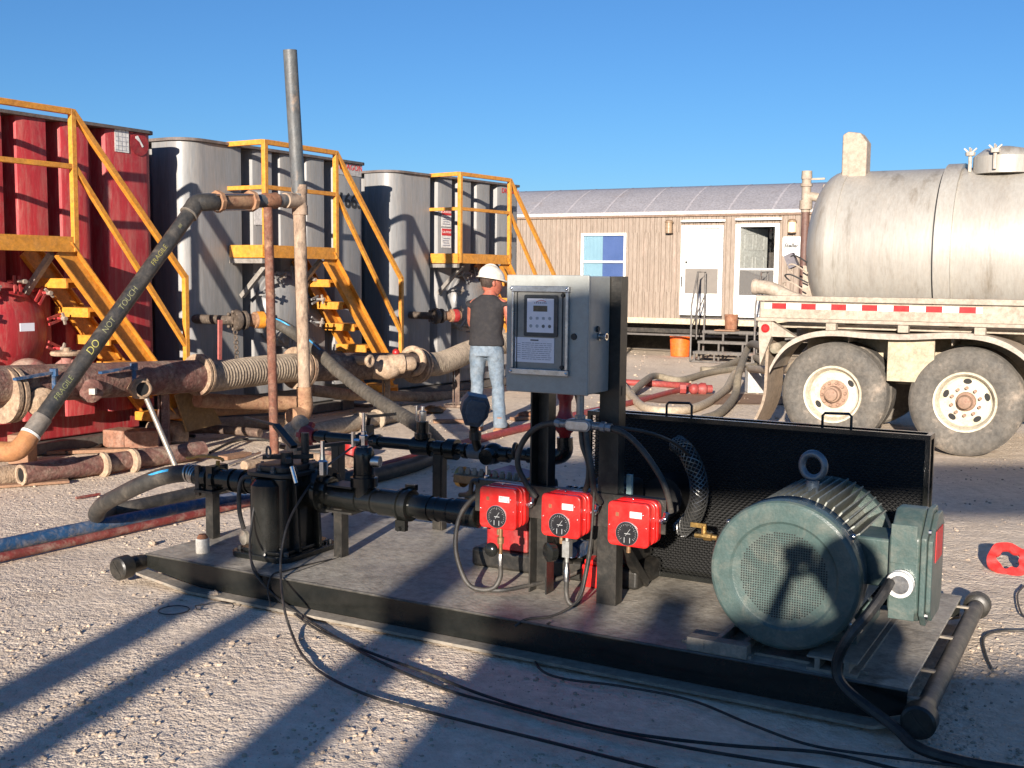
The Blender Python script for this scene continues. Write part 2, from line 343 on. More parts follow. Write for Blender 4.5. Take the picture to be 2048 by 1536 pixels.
# ================================================================== ground
def ground_mat():
    m = bpy.data.materials.new('caliche_gravel'); m.use_nodes = True; n = m.node_tree.nodes; l = m.node_tree.links; b = n['Principled BSDF']
    tc = n.new('ShaderNodeTexCoord')
    def nz(s, d=8, r=.6):
        x = n.new('ShaderNodeTexNoise'); x.inputs['Scale'].default_value = s; x.inputs['Detail'].default_value = d; x.inputs['Roughness'].default_value = r; l.new(tc.outputs['Object'], x.inputs['Vector']); return x
    def ramp(src, a, ca, bb, cb):
        r = n.new('ShaderNodeValToRGB'); r.color_ramp.elements[0].position = a; r.color_ramp.elements[1].position = bb; r.color_ramp.elements[0].color = (*ca, 1); r.color_ramp.elements[1].color = (*cb, 1); l.new(src, r.inputs['Fac']); return r
    a = nz(.55, 6); c1 = ramp(a.outputs['Fac'], .35, (.79, .675, .54), .68, (.67, .565, .445))
    bb = nz(14, 8, .7); c2 = ramp(bb.outputs['Fac'], .3, (.66, .60, .54), .7, (1.12, 1.1, 1.08))
    mx = n.new('ShaderNodeMixRGB'); mx.blend_type = 'MULTIPLY'; mx.inputs['Fac'].default_value = .7; l.new(c1.outputs[0], mx.inputs['Color1']); l.new(c2.outputs[0], mx.inputs['Color2'])
    d = nz(1.1, 5); c3 = ramp(d.outputs['Fac'], .60, (0, 0, 0), .70, (1, 1, 1))
    m2 = n.new('ShaderNodeMixRGB'); l.new(c3.outputs[0], m2.inputs['Fac']); l.new(mx.outputs[0], m2.inputs['Color1']); m2.inputs['Color2'].default_value = (.50, .385, .285, 1)
    l.new(m2.outputs[0], b.inputs['Base Color']); b.inputs['Roughness'].default_value = .95; b.inputs['Specular IOR Level'].default_value = .15
    v = n.new('ShaderNodeTexVoronoi'); v.inputs['Scale'].default_value = 34; l.new(tc.outputs['Object'], v.inputs['Vector'])
    v2 = n.new('ShaderNodeTexVoronoi'); v2.inputs['Scale'].default_value = 95; l.new(tc.outputs['Object'], v2.inputs['Vector'])
    f = nz(5, 8, .7); ad = n.new('ShaderNodeMath'); ad.operation = 'MULTIPLY_ADD'; l.new(v.outputs['Distance'], ad.inputs[0]); ad.inputs[1].default_value = -.35; l.new(f.outputs['Fac'], ad.inputs[2])
    ad2 = n.new('ShaderNodeMath'); ad2.operation = 'MULTIPLY_ADD'; l.new(v2.outputs['Distance'], ad2.inputs[0]); ad2.inputs[1].default_value = -.2; l.new(ad.outputs[0], ad2.inputs[2])
    lo = nz(.8, 4); lr = ramp(lo.outputs['Fac'], .38, (.25, .25, .25), .66, (1, 1, 1)); ml_ = n.new('ShaderNodeMath'); ml_.operation = 'MULTIPLY'; l.new(ad2.outputs[0], ml_.inputs[0]); l.new(lr.outputs[0], ml_.inputs[1]); ad2 = ml_
    bp = n.new('ShaderNodeBump'); bp.inputs['Strength'].default_value = .8; bp.inputs['Distance'].default_value = .036; l.new(ad2.outputs[0], bp.inputs['Height']); l.new(bp.outputs[0], b.inputs['Normal'])
    return m
M_GROUND = ground_mat()
def gz(x, y):
    """height of the ground"""
    r = mnoise.noise(Vector((x * .9, y * .9, 3.1))) * .012 + mnoise.noise(Vector((x * 4.2, y * 4.2, 1.7))) * .006 + mnoise.noise(Vector((x * 13, y * 13, 8.2))) * .0035
    return r - .008
def make_ground():
    bm = bmesh.new()
    def axis(lo, hi, f0, f1, step, far):
        a = []; x = f0
        while x <= f1 + 1e-6: a.append(x); x += step
        s = step; x = f0
        while x > lo: s *= 1.35; x -= min(s, far); a.insert(0, max(x, lo))
        s = step; x = a[-1]
        while x < hi: s *= 1.35; x += min(s, far); a.append(min(x, hi))
        return a
    xs = axis(-1500, 1500, -3.2, 5.0, .05, 260); ys = axis(-60, 2500, 2.6, 12.0, .05, 260)
    grid = [[bm.verts.new((x, y, gz(x, y) if abs(x) < 40 and -20 < y < 60 else -.008)) for x in xs] for y in ys]
    for j in range(len(ys) - 1):
        for i in range(len(xs) - 1): bm.faces.new((grid[j][i], grid[j][i + 1], grid[j + 1][i + 1], grid[j + 1][i]))
    me = bpy.data.meshes.new('ground'); bm.to_mesh(me); bm.free(); me.materials.append(M_GROUND)
    me.polygons.foreach_set('use_smooth', [True] * len(me.polygons))
    o = bpy.data.objects.new('ground', me); COL.objects.link(o); o['kind'] = 'structure'
make_ground()
def make_stones():
    vs = []; fs = []
    rnd = random.Random(5)
    ico = [(0, 0, 1), (.89, 0, .45), (.28, .85, .45), (-.72, .53, .45), (-.72, -.53, .45), (.28, -.85, .45), (.72, .53, -.45), (-.28, .85, -.45), (-.89, 0, -.45), (-.28, -.85, -.45), (.72, -.53, -.45), (0, 0, -1)]
    icf = [(0, 1, 2), (0, 2, 3), (0, 3, 4), (0, 4, 5), (0, 5, 1), (1, 6, 2), (2, 7, 3), (3, 8, 4), (4, 9, 5), (5, 10, 1), (2, 6, 7), (3, 7, 8), (4, 8, 9), (5, 9, 10), (1, 10, 6), (11, 7, 6), (11, 8, 7), (11, 9, 8), (11, 10, 9), (11, 6, 10)]
    def stone(x, y, r):
        o = len(vs); a = rnd.random() * 6.28; c, s_ = math.cos(a), math.sin(a); sx, sy, sz = rnd.uniform(.7, 1.4), rnd.uniform(.6, 1.1), rnd.uniform(.45, .8)
        z0 = gz(x, y) + r * sz * .35
        for p in ico:
            k = r * rnd.uniform(.75, 1.15); px, py = p[0] * sx * k, p[1] * sy * k
            vs.append((x + px * c - py * s_, y + px * s_ + py * c, z0 + p[2] * sz * k))
        fs.extend(tuple(i + o for i in f) for f in icf)
    n = 0
    while n < 21000:
        d = 2.9 + 11 * rnd.random() ** 1.6; x = rnd.uniform(-.62, .62) * d; y = d
        if mnoise.noise(Vector((x * 1.6, y * 1.6, 9))) < rnd.uniform(-.25, .35): continue
        l = SK.loc((x, y, 0))
        if -.1 < l.x < 4.0 and -.12 < l.y < 1.45: continue
        stone(x, y, .0024 + .012 * rnd.random() ** 6); n += 1
    for i in range(900):
        x = rnd.uniform(-6, 12); y = rnd.uniform(12, 30); stone(x, y, rnd.uniform(.01, .03))
    me = bpy.data.meshes.new('gravel'); me.from_pydata(vs, [], fs); me.materials.append(m_stone)
    o = bpy.data.objects.new('gravel', me); COL.objects.link(o); o['kind'] = 'stuff'; o['label'] = 'loose pale limestone chips scattered over the sandy ground'; o['category'] = 'gravel'
make_stones()
# damp brown patch by the tanker
b = B(); c = P(1440, 798, .004); pts = []
for i in range(26):
    a = 2 * math.pi * i / 26; r = 1 + .3 * mnoise.noise(Vector((math.cos(a) * 1.5, math.sin(a) * 1.5, 4)))
    pts.append((c.x + math.cos(a) * 1.35 * r, c.y + math.sin(a) * .75 * r, .006))
b.add(pts, [tuple(range(26))])
tag(b.build('damp_ground', mat('damp_brown_soil', (.26, .15, .085), (.34, .21, .13), 3, .9, bump=.5)), kind='structure')

# ================================================================== steel tanks in a row (x along the face, y into the tank)
TW = 3.0; TOP = 3.13; TLEN = 9.0
RIBS = [(0.84, 0.98, 1.33), (1.33, 1.43, 1.78), (1.78, 1.89, 2.24), (2.24, 2.40, 3.0)]
def tank_outline(ins=0.0):
    """plan outline of the shell, corrugated, rounded corners, counter-clockwise from the front left corner"""
    o = []
    R = .24; d = .17
    # front face from left to right, y=0 is the outer face plane; troughs at y=d
    for i in range(9):
        a = math.radians(180 + 90 * i / 8); o.append((R + R * math.cos(a), R + R * math.sin(a)))
    for (t0, t1, t2) in RIBS:
        o += [(t0 - .03, 0), (t0 + .02, d * .9), (t1 - .03, d), (t1 + .03, .02), (t1 + .09, 0)]
        if t2 < 2.9: o += [(t2 - .05, 0)]
    r = .10
    for i in range(6):
        a = math.radians(270 + 90 * i / 5); o.append((TW - r + r * math.cos(a), r + r * math.sin(a)))
    y = r
    # right side: ribs
    while y < TLEN - .9:
        o += [(TW, y + .45), (TW - d, y + .52), (TW - d, y + .68), (TW, y + .75)]; y += .75
    o += [(TW, TLEN), (0, TLEN)]
    y = TLEN - .4
    L = []
    y = R + .25
    while y < TLEN - .9:
        L += [(0, y), (d, y + .07), (d, y + .22), (0, y + .29)]; y += .75
    o += list(reversed(L)) + []
    return o
def build_tank(name, label, M, frame_rz, shell_mat, which, group, dx=0, mz=1.30):
    root = thing(name, label, 'tank', M @ Vector((0, 0, 0)), frame_rz, group)
    out = tank_outline(); n = len(out)
    zs = [(.34, 1), (TOP - .05, 1)]
    vs = []; fs = []
    for z, k in zs: vs += [(p[0], p[1], z) for p in out]
    for i in range(n): j = (i + 1) % n; fs.append((i, j, n + j, n + i))
    fs.append(tuple(range(n, 2 * n)))
    b = B(M); b.add(vs, fs)
    b.build('shell', shell_mat, root, angle=25)
    # skirt below the shell, stepped back, and the dark skid under it
    b = B(M); b.box((.10, .16, .12), (TW - .10, TLEN - .1, .40)); b.build('skirt', shell_mat, root, bevel=.02)
    b = B(M); b.box((.2, .02, .0), (.42, TLEN, .12)); b.box((TW - .42, .02, 0), (TW - .2, TLEN, .12)); b.box((.2, .05, .01), (TW - .2, .25, .11)); b.build('skid_runner', m_thinsteel, root)
    # top plate: a lip that follows the rounded outline
    lip = []
    R = .26
    for i in range(9): a = math.radians(180 + 90 * i / 8); lip.append((-.03 + R + R * math.cos(a), -.035 + R + R * math.sin(a)))
    for i in range(6): a = math.radians(270 + 90 * i / 5); lip.append((TW + .035 - .12 + .12 * math.cos(a), -.035 + .12 + .12 * math.sin(a)))
    lip += [(TW + .03, TLEN + .02), (-.03, TLEN + .02)]
    b = B(M); b.prism(lip, (0, 0, TOP - .048), (1, 0, 0), (0, 1, 0), (0, 0, .03)); b.build('top_plate', m_tank_top, root)
    # manway, platform and stairs (dx: where along the face they are mounted)
    M = M @ Matrix.Translation((dx, 0, 0))
    c = Vector((1.42, 0, mz)); R = .385
    b = B(M); b.lathe((c.x, .22, c.z), (0, -1, 0), [(0, R + .05), (.25, R + .05), (.26, R + .01), (.31, R), (.35, R * .93), (.40, R * .75), (.43, R * .5), (.445, R * .25), (.45, .001)], 40)
    mw_ = b.build('manway_cover', shell_mat, root, angle=30)
    for i in range(10):
        a = 2 * math.pi * i / 10 + .25
        b = B(M); dr = Vector((math.cos(a), 0, math.sin(a))); tg = Vector((-math.sin(a), 0, math.cos(a)))
        for s_ in (-.025, .025): b.bar(c + Vector((0, -.20, 0)) + dr * (R * .86) + tg * s_, c + Vector((0, -.17, 0)) + dr * (R + .11) + tg * s_, .022, .016, (0, 1, 0))
        b.cyl(c + Vector((0, -.28, 0)) + dr * (R + .06), c + Vector((0, -.06, 0)) + dr * (R + .06), .013, 8)
        cl_ = b.build('clamp', shell_mat, mw_); b = B(M); b.cyl(c + Vector((0, -.30, 0)) + dr * (R + .06), c + Vector((0, -.25, 0)) + dr * (R + .06), .02, 8); b.bar(c + Vector((0, -.27, 0)) + dr * (R + .06) - tg * .055, c + Vector((0, -.27, 0)) + dr * (R + .06) + tg * .055, .02, .02)
        b.build('wing_nut', mat('light_clamp_steel', (.36, .31, .26), (.22, .18, .15), 9, .6, stain=(.2, .09, .05), stain_amt=.3, sscale=15), mw_)
    # gussets that hold the platform
    b = B(M)
    m_br = mat('pale_bracket_steel', (.28, .265, .245), (.22, .2, .18), 7, .6)
    for t in (.78, 1.6): b = B(M); b.bar((t, -.02, 1.45), (t, -.46, 1.86), .05, .05); b.build('platform_bracket', m_br, root)
    b = B(M); b.bar((.62, -.02, 1.84), (.62, -.5, 1.84), .05, .05); b.build('platform_arm', m_br, root)
    # platform
    b = B(M)
    b.box((.60, -.50, 1.876), (.64, -.02, 2.01)); b.box((.60, -.54, 1.876), (1.80, -.50, 2.01)); b.box((.645, -.5, 1.93), (1.79, -.03, 1.965))
    b.build('platform', m_yellow, root)
    # stairs
    b0 = B(M); s_ = (1.93 - .30) / (1.15 / .975)
    st = None
    for yy, nm in ((-.50, 'near'), (-.03, 'far')):
        b = B(M); p0 = Vector((1.67, yy, 1.90)); p1 = p0 + Vector((.975 * 1.32, 0, -1.15 * 1.32)); d = (p1 - p0).normalized(); nrm = Vector((-d.z, 0, d.x)).normalized() * -1
        w_ = .19
        q = Vector((d.z, 0, -d.x)) * (w_ / 2)
        for off, th in ((-.0, .012),):
            vs = [p0 - q, p0 + q, p1 + q, p1 - q]; b.add([tuple(v) for v in vs] + [(v.x, v.y + th, v.z) for v in vs], [(0, 1, 2, 3), (7, 6, 5, 4), (0, 4, 5, 1), (1, 5, 6, 2), (2, 6, 7, 3), (3, 7, 4, 0)])
        for sgn in (-1, 1):     # channel flanges
            qq = q * sgn; vs = [p0 + qq, p1 + qq, p1 + qq + Vector((0, -.055, 0)), p0 + qq + Vector((0, -.055, 0))]
            t_ = -q.normalized() * sgn * .01
            b.add([tuple(v) for v in vs] + [tuple(v + t_) for v in vs], [(0, 1, 2, 3), (7, 6, 5, 4), (0, 4, 5, 1), (1, 5, 6, 2), (2, 6, 7, 3), (3, 7, 4, 0)])
        o = b.build('stringer', m_yellow, root)
        if nm == 'far': st = o
    for i in range(6):
        z = 1.625 - .265 * i; t = 1.84 + .2247 * i
        b = B(M); b.box((t - .12, -.48, z - .018), (t + .10, -.025, z + .018)); b.box((t - .12, -.485, z - .068), (t - .10, -.025, z - .018)); b.box((t + .08, -.485, z - .068), (t + .10, -.025, z - .018)); b.build('step', m_yellow, root)
    # handrail
    b = B(M); k = .05
    b.box((.60, -.55, 1.88), (.65, -.50, 3.12)); b.box((1.77, -.55, 1.88), (1.82, -.50, 3.12))
    b.box((.65, -.55, 3.07), (1.77, -.50, 3.12)); b.box((.65, -.548, 2.60), (1.77, -.502, 2.645))
    b.box((.60, -.50, 3.07), (.65, .02, 3.12)); b.box((.60, -.50, 2.60), (.65, .02, 2.645))
    b.bar((1.80, -.525, 3.10), (3.07, -.525, 1.66), k, k, (0, 1, 0)); b.bar((1.80, -.525, 2.63), (3.07, -.525, .98), .045, .045, (0, 1, 0))
    b.bar((3.07, -.525, 1.68), (3.07, -.525, .45), k, k, (0, 1, 0))
    b.build('handrail', m_yellow, root, bevel=.004)
    return root
def tank_frame(t0): return Matrix.Translation(TK.w(t0, 0, 0)) @ Matrix.Rotation(TK.rz, 4, 'Z')
def on_face(M, t, z, y=-.012): return M @ face_matrix((t, y, z), (1, 0, 0), (0, 0, 1))
M1 = tank_frame(-3.42); M2 = tank_frame(0.0)
a3 = P(783, 336, 3.13); b3 = P(1043, 369, 3.13); r3 = math.atan2(b3.y - a3.y, b3.x - a3.x)
M3 = Matrix.Translation((a3.x, a3.y, 0)) @ Matrix.Rotation(r3, 4, 'Z')
t1 = build_tank('steel_tank', 'faded red corrugated storage tank at the left edge', M1, TK.rz, m_red_tank, 1, 'frac tanks standing in a row', -.17, 1.17)
t2 = build_tank('steel_tank', 'gray corrugated tank with the black number 1663, middle of the row', M2, TK.rz, m_gray_tank, 2, 'frac tanks standing in a row')
t3 = build_tank('steel_tank', 'gray tank nearest the office trailer, behind the worker', M3, r3, m_gray_tank, 3, 'frac tanks standing in a row', .20, 1.33)
# markings
def plate(M, t0, z0, t1_, z1, m, name, parent, y=-.004):
    b = B(M); b.box((t0, y - .003, z0), (t1_, y, z1)); return b.build(name, m, parent, flat=True)
text_mesh('1663', .25, .002, 'number', m_ink, on_face(M2, 2.72, 2.61, -.004), t2, bold=.006)
pl = plate(M2, 2.45, 2.93, 2.93, 3.07, mat('pale_decal', (.48, .46, .44), (.44, .42, .4), 9, .5), 'maker_decal', t2)
text_mesh('DRAGON', .105, .001, 'lettering', m_redink, on_face(M2, 2.72, 3.03, -.009), pl)
text_mesh('DRAGON', .105, .001, 'maker_lettering', m_redink, on_face(M3, 2.74, 3.0, -.006), t3)
for i, ch in enumerate('065'): text_mesh(ch, .30, .002, 'number', m_ink, on_face(M3, 2.74, 2.68 - .32 * i, -.004), t3, bold=.006)
for (zz, hh) in ((2.40, .26), (2.10, .28)):
    pl = plate(M3, 1.06, zz, 1.28, zz + hh, m_trimwhite, 'warning_sign', t3)
    b = B(M3); b.box((1.065, -.011, zz + hh * .62), (1.275, -.0085, zz + hh - .01)); r_ = b.build('red_band', m_redink, pl)
    text_mesh('CAUTION' if zz > 2.3 else 'CAUTION', .045, .0008, 'heading', m_trimwhite, on_face(M3, 1.17, zz + hh * .79, -.0125), pl)
    b = B(M3)
    for q in range(4): b.box((1.09 + .01 * (q % 2), -.0095, zz + .03 + q * .032), (1.25 - .015 * (q % 3), -.0082, zz + .042 + q * .032))
    b.build('small_print', m_inkgray, pl)
pl = plate(M2, 1.00, 2.25, 1.16, 2.62, m_trimwhite, 'warning_sign', t2)
b = B(M2); b.box((1.005, -.011, 2.50), (1.155, -.0085, 2.58)); b.build('red_band', m_redink, pl)
pl = plate(M1, 2.52, 2.87, 2.69, 3.10, m_trimwhite, 'inspection_sheet', t1)
b = B(M1)
for q in range(5): b.box((2.53, -.0085, 2.885 + q * .043), (2.68, -.0075, 2.889 + q * .043))
for q in range(3): b.box((2.56 + q * .045, -.0085, 2.88), (2.563 + q * .045, -.0075, 3.09))
b.build('ruled_lines', m_inkgray, pl)
b = B(M1); b.lathe((2.82, -.004, 2.97), (0, -1, 0), [(0, .115), (.004, .115)], 28); pl = b.build('round_decal', mat('dark_red_decal', (.34, .02, .025), (.25, .015, .02), 8, .5), t1)
b = B(M1); b.prism([(-.05, .05), (-.02, .06), (.05, -.04), (.03, -.05), (.0, -.0), (-.05, .03)], (2.82, -.0095, 2.99), (1, 0, 0), (0, 0, 1), (0, -.002, 0)); b.build('torn_paint', m_trimwhite, pl)
pl = plate(M1, .98, 2.2, 1.20, 2.75, m_trimwhite, 'number_plate', t1)
text_mesh('8', .26, .001, 'digit', m_ink, on_face(M1, 1.10, 2.62, -.012), pl); text_mesh('6', .26, .001, 'digit', m_ink, on_face(M1, 1.10, 2.36, -.012), pl)
b = B(M1); b.box((1.10, -.452, 1.19), (1.24, -.446, 1.26)); b.build('name_plate', m_label, t1)
# ================================================================== site office (x along the wall, y into the building)
XL, XR, DEP, ZB, ZE = -4.6, 7.5, 3.2, .84, 3.06
root = thing('office_trailer', 'long brown-clad site office trailer with two white doors', 'site office', TR.w(0, 0, 0), TR.rz)
# cladding: vertical grooves in the mesh
m_clad = mat('brown_board_cladding', (.32, .258, .208), (.235, .185, .147), 3, .75, stain=(.42, .32, .26), stain_amt=.45, sscale=3, stretch=(2.5, 2.5, .25), bump=.15, bscale=70)
def clad(x0, x1, z0, z1, b):
    xs = []; x = x0; i = 0
    while x < x1 - 1e-6:
        wv = .10 if i % 3 else .05; e = min(x + wv, x1); xs.append((x, e)); x = e; i += 1
    for (a, e) in xs:
        q = [(a, 0.014), (a + .012, 0), (e - .008, 0), (e, .014)]
        vs = [(p[0], p[1], z) for z in (z0, z1) for p in q]; b.add(vs, [(k, k + 1, k + 5, k + 4) for k in range(3)])
D1 = (1.27, 2.19, .92, 2.81); D2 = (2.45, 3.37, .90, 2.83); WN = (-1.07, .01, 1.40, 2.67)
b = B(TR)
clad(XL, D1[0], ZB, WN[2], b); clad(XL, WN[0], WN[2], WN[3], b); clad(WN[1], D1[0], WN[2], WN[3], b); clad(XL, D1[0], WN[3], ZE, b)
clad(D1[0], D1[1], D1[3], ZE, b); clad(D1[1], D2[0], ZB, ZE, b); clad(D2[0], D2[1], D2[3], ZE, b); clad(D2[1], XR, ZB, ZE, b)
b.box((XL, .03, ZB), (XL + .03, DEP, ZE)); b.box((XR - .03, .03, ZB), (XR, DEP, ZE)); b.box((XL, DEP - .03, ZB), (XR, DEP, ZE))
b.build('cladding', m_clad, root, flat=True)
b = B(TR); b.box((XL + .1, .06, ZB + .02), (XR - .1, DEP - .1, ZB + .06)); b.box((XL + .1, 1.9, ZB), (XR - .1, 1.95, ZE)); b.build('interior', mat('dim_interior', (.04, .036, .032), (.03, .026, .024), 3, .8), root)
b = B(TR); b.box((XL - .01, -.012, .72), (XR + .01, .03, ZB)); b.build('cream_band', m_cream, root)
b = B(TR); b.box((XL + .1, .5, .50), (XR - .1, .62, .72)); b.box((XL + .1, 2.4, .50), (XR - .1, 2.52, .72)); b.box((XL + .1, 2.5, 0), (XR - .1, 2.56, .72)); b.build('underframe', m_under, root)
b = B(TR); b.box((-4, .02, .46), (4.6, .06, .50)); b.build('hitch_rail', m_thinsteel, root)
# arched roof
pr = []; K = 10
for i in range(K + 1): y = -.06 + (DEP + .12) * i / K; pr.append((y, ZE + .045 + .66 * (1 - abs(2 * i / K - 1) ** 1.45)))
vs = []; fs = []
for x in (XL - .08, XR + .08): vs += [(x, p[0], p[1]) for p in pr] + [(x, p[0], p[1] - .05) for p in reversed(pr)]
n = len(vs) // 2
fs = [tuple(range(n)), tuple(range(2 * n - 1, n - 1, -1))] + [(i, n + i, n + (i + 1) % n, (i + 1) % n) for i in range(n)]
b = B(TR); b.add(vs, fs); rf = b.build('roof', m_trailer_roof, root, angle=50)
m_seam = mat('roof_seam_coating', (.43, .41, .43), (.37, .35, .37), 5, .6)
b = B(TR); x = XL + .35
while x < XR:
    for i in range(K):
        y0, z0 = pr[i]; y1, z1 = pr[i + 1]
        b.add([(x, y0, z0 + .004), (x + .05, y0, z0 + .004), (x + .05, y1, z1 + .004), (x, y1, z1 + .004)], [(0, 1, 2, 3)])
    x += .93
b.build('seam_coating', m_seam, rf)
b = B(TR); b.box((XL - .08, -.075, ZE - .02), (XR + .08, -.02, ZE + .05)); b.build('eave_trim', mat('dusty_pale_trim', (.56, .52, .50), (.5, .45, .42), 5, .5), rf)
b = B(TR); b.box((XL - .08, -.05, ZE - .06), (XR + .08, -.002, ZE - .022)); b.build('fascia', mat('brown_fascia', (.26, .17, .12), (.2, .13, .09), 5, .7), root)
def glassm(kind='glass'):
    k = 'clear_' + kind
    if k in MATS: return MATS[k]
    m = bpy.data.materials.new(k); m.use_nodes = True; n = m.node_tree.nodes; l = m.node_tree.links; out = n['Material Output']
    g = n.new('ShaderNodeBsdfGlossy'); g.inputs['Roughness'].default_value = .03; t = n.new('ShaderNodeBsdfTransparent'); mx = n.new('ShaderNodeMixShader'); fr = n.new('ShaderNodeFresnel'); fr.inputs['IOR'].default_value = 1.5
    if kind == 'screen':
        g = n['Principled BSDF']; g.inputs['Base Color'].default_value = (.16, .15, .14, 1); g.inputs['Roughness'].default_value = .8; mx.inputs['Fac'].default_value = .55
    else: l.new(fr.outputs[0], mx.inputs['Fac'])
    l.new(t.outputs[0], mx.inputs[1]); l.new(g.outputs[0], mx.inputs[2]); l.new(mx.outputs[0], out.inputs['Surface']); MATS[k] = m; return m
# window
def frame_bars(M, x0, x1, z0, z1, w_, y0, y1, b):
    b.box((x0, y0, z0), (x0 + w_, y1, z1)); b.box((x1 - w_, y0, z0), (x1, y1, z1)); b.box((x0 + w_, y0, z0), (x1 - w_, y1, z0 + w_)); b.box((x0 + w_, y0, z1 - w_), (x1 - w_, y1, z1))
b = B(TR); frame_bars(TR, *WN, .055, -.025, .03, b); b.box((WN[0] + .055, -.02, 2.02), (WN[1] - .055, .03, 2.065)); wf = b.build('window', m_trimwhite, root)
m_glass = mat('sky_reflecting_glass', (.012, .03, .10), (.014, .035, .12), 2, .06, bump=0, spec=1.0, rvar=.02)
b = B(TR); b.box((WN[0] + .05, .035, WN[2] + .05), (WN[1] - .05, .04, WN[3] - .05)); b.build('blind', mat('blue_blind_behind_glass', (.045, .085, .22), (.06, .105, .26), 2, .5, bump=0, spec=.3), wf)
b = B(TR); b.box((WN[0] + .05, .0, WN[2] + .05), (WN[1] - .05, .003, WN[3] - .05)); b.build('pane', glassm(), wf)
b = B(TR); vs = []
for i in range(25): x = WN[0] + .06 + (.45 * i / 24); y = .027 + .0022 * math.sin(i * 1.3); vs += [(x, y, WN[2] + .06), (x, y, WN[3] - .06)]
b.add(vs, [(2 * i, 2 * i + 2, 2 * i + 3, 2 * i + 1) for i in range(24)]); b.build('curtain', mat('pale_blue_curtain', (.20, .33, .40), (.17, .29, .36), 3, .2, bump=0, spec=.7), wf)
# doors
def door(dims, opened):  # 
    x0, x1, z0, z1 = dims
    b = B(TR); frame_bars(TR, x0, x1, z0, z1, .065, -.04, .05, b); d = b.build('door', m_trimwhite, root)
    i0, i1 = x0 + .07, x1 - .07
    b = B(TR); b.box((i0, -.02, z0 + .07), (i1, .0, z0 + .46)); b.box((i0, -.022, z0 + .98), (i1, .0, z0 + 1.02)); b.box((i0, -.02, z0 + .46), (i0 + .03, 0, z1 - .07)); b.box((i1 - .03, -.02, z0 + .46), (i1, 0, z1 - .07)); b.build('storm_door_frame', m_trimwhite, d)
    m_scr = mat('insect_screen', (.20, .175, .15), (.17, .15, .13), 4, .6, bump=0)
    if not opened:
        b = B(TR); b.box((i0, .012, z0 + .07), (i1, .03, z1 - .07)); b.build('inner_door', mat('white_inner_door', (.70, .72, .70), (.66, .68, .66), 4, .4, bump=.02), d)
        b = B(TR); b.box((i0 + .03, -.006, z0 + .46), (i1 - .03, -.002, z0 + .98)); b.build('screen', m_scr, d)
        b = B(TR); b.box((i0 + .46, -.0, z0 + 1.55), (i0 + .465, .0115, z1 - .1)); b.box((i0 + .3, -.0, z0 + 1.55), (i0 + .46, .0115, z0 + 1.555)); b.build('panel_joint', m_inkgray, d)
        b = B(TR); b.ball((i0 + .05, -.02, z0 + 1.12), .022); b.bar((i0 - .035, -.05, z0 + .60), (i0 - .035, -.05, z0 + .82), .02, .02); b.build('handle', m_ink, d)
    else:
        # inner door swung inward, hinged at the left, embossed panels
        hx = i0 + .02; an = math.radians(64)
        Md = TR.M @ Matrix.Translation((hx, .05, 0)) @ Matrix.Rotation(an, 4, 'Z'); W_ = .80
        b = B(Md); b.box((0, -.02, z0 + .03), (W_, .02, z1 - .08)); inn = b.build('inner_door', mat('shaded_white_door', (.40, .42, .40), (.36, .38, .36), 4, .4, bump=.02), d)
        b = B(Md)
        for (u0, u1) in ((.10, .36), (.44, .70)):
            for (w0, w1) in ((.12, .62), (.74, 1.28), (1.40, 1.74)):
                for q in ((u0, w0, u1, w0 + .018), (u0, w1 - .018, u1, w1), (u0, w0, u0 + .018, w1), (u1 - .018, w0, u1, w1)):
                    b.box((q[0], -.029, z0 + q[1]), (q[2], -.02, z0 + q[3]))
        b.build('moulding', mat('door_moulding', (.45, .47, .45), (.4, .42, .4), 4, .4), inn)
        b = B(Md); b.ball((W_ - .06, -.05, z0 + 1.0), .03); b.build('knob', m_steel, inn)
        b = B(TR); b.box((i0 + .03, .002, z0 + 1.02), (i1 - .03, .005, z1 - .09)); pn = b.build('pane', glassm(), d)
        b = B(TR); b.box((i0 + .03, .002, z0 + .46), (i1 - .03, .005, z0 + .98)); b.build('screen', glassm('screen'), d)
    # hood above the door
    b = B(TR); xa, xb = x0 - .02, x1 + .04; vs = []
    for x, y in ((xa, -.04), (xa + .06, -.10), (xb - .06, -.10), (xb, -.04)): vs += [(x, y, z1 + .075), (x, y, z1 + .115)]
    b.prism([(xa, 0), (xa, -.05), (xa + .06, -.11), (xb - .06, -.11), (xb, -.05), (xb, 0)], (0, 0, z1 + .07), (1, 0, 0), (0, 1, 0), (0, 0, .045)); b.build('rain_hood', m_trimwhite, d)
door(D1, False); door(D2, True)
# wall lamps and the sign on the wall are fixed to it: parts
for (lx, lz, on) in ((1.01, 2.79, False), (3.63, 2.77, True)):
    b = B(TR); b.lathe((lx, -.09, lz - .14), (0, 0, 1), [(0, .085), (.02, .085)], 14); b.lathe((lx, -.09, lz + .08), (0, 0, 1), [(0, .09), (.03, .09), (.06, .05)], 14); b.box((lx - .03, -.09, lz - .1), (lx + .03, -.0, lz + .1)); lp = b.build('wall_lamp', mat('bronze_lamp_metal', (.30, .20, .12), (.24, .16, .10), 5, .5), root)
    b = B(TR); b.lathe((lx, -.09, lz - .12), (0, 0, 1), [(0, .075), (.2, .075)], 14)
    if on:
        ml = bpy.data.materials.new('lit_lamp_glass'); ml.use_nodes = True; e = ml.node_tree.nodes['Principled BSDF']; e.inputs['Base Color'].default_value = (.7, .5, .3, 1); e.inputs['Emission Color'].default_value = (1, .72, .40, 1); e.inputs['Emission Strength'].default_value = .35
    else: ml = mat('amber_lamp_glass', (.36, .25, .15), (.3, .2, .13), 4, .3)
    b.build('lamp_shade', ml, lp)
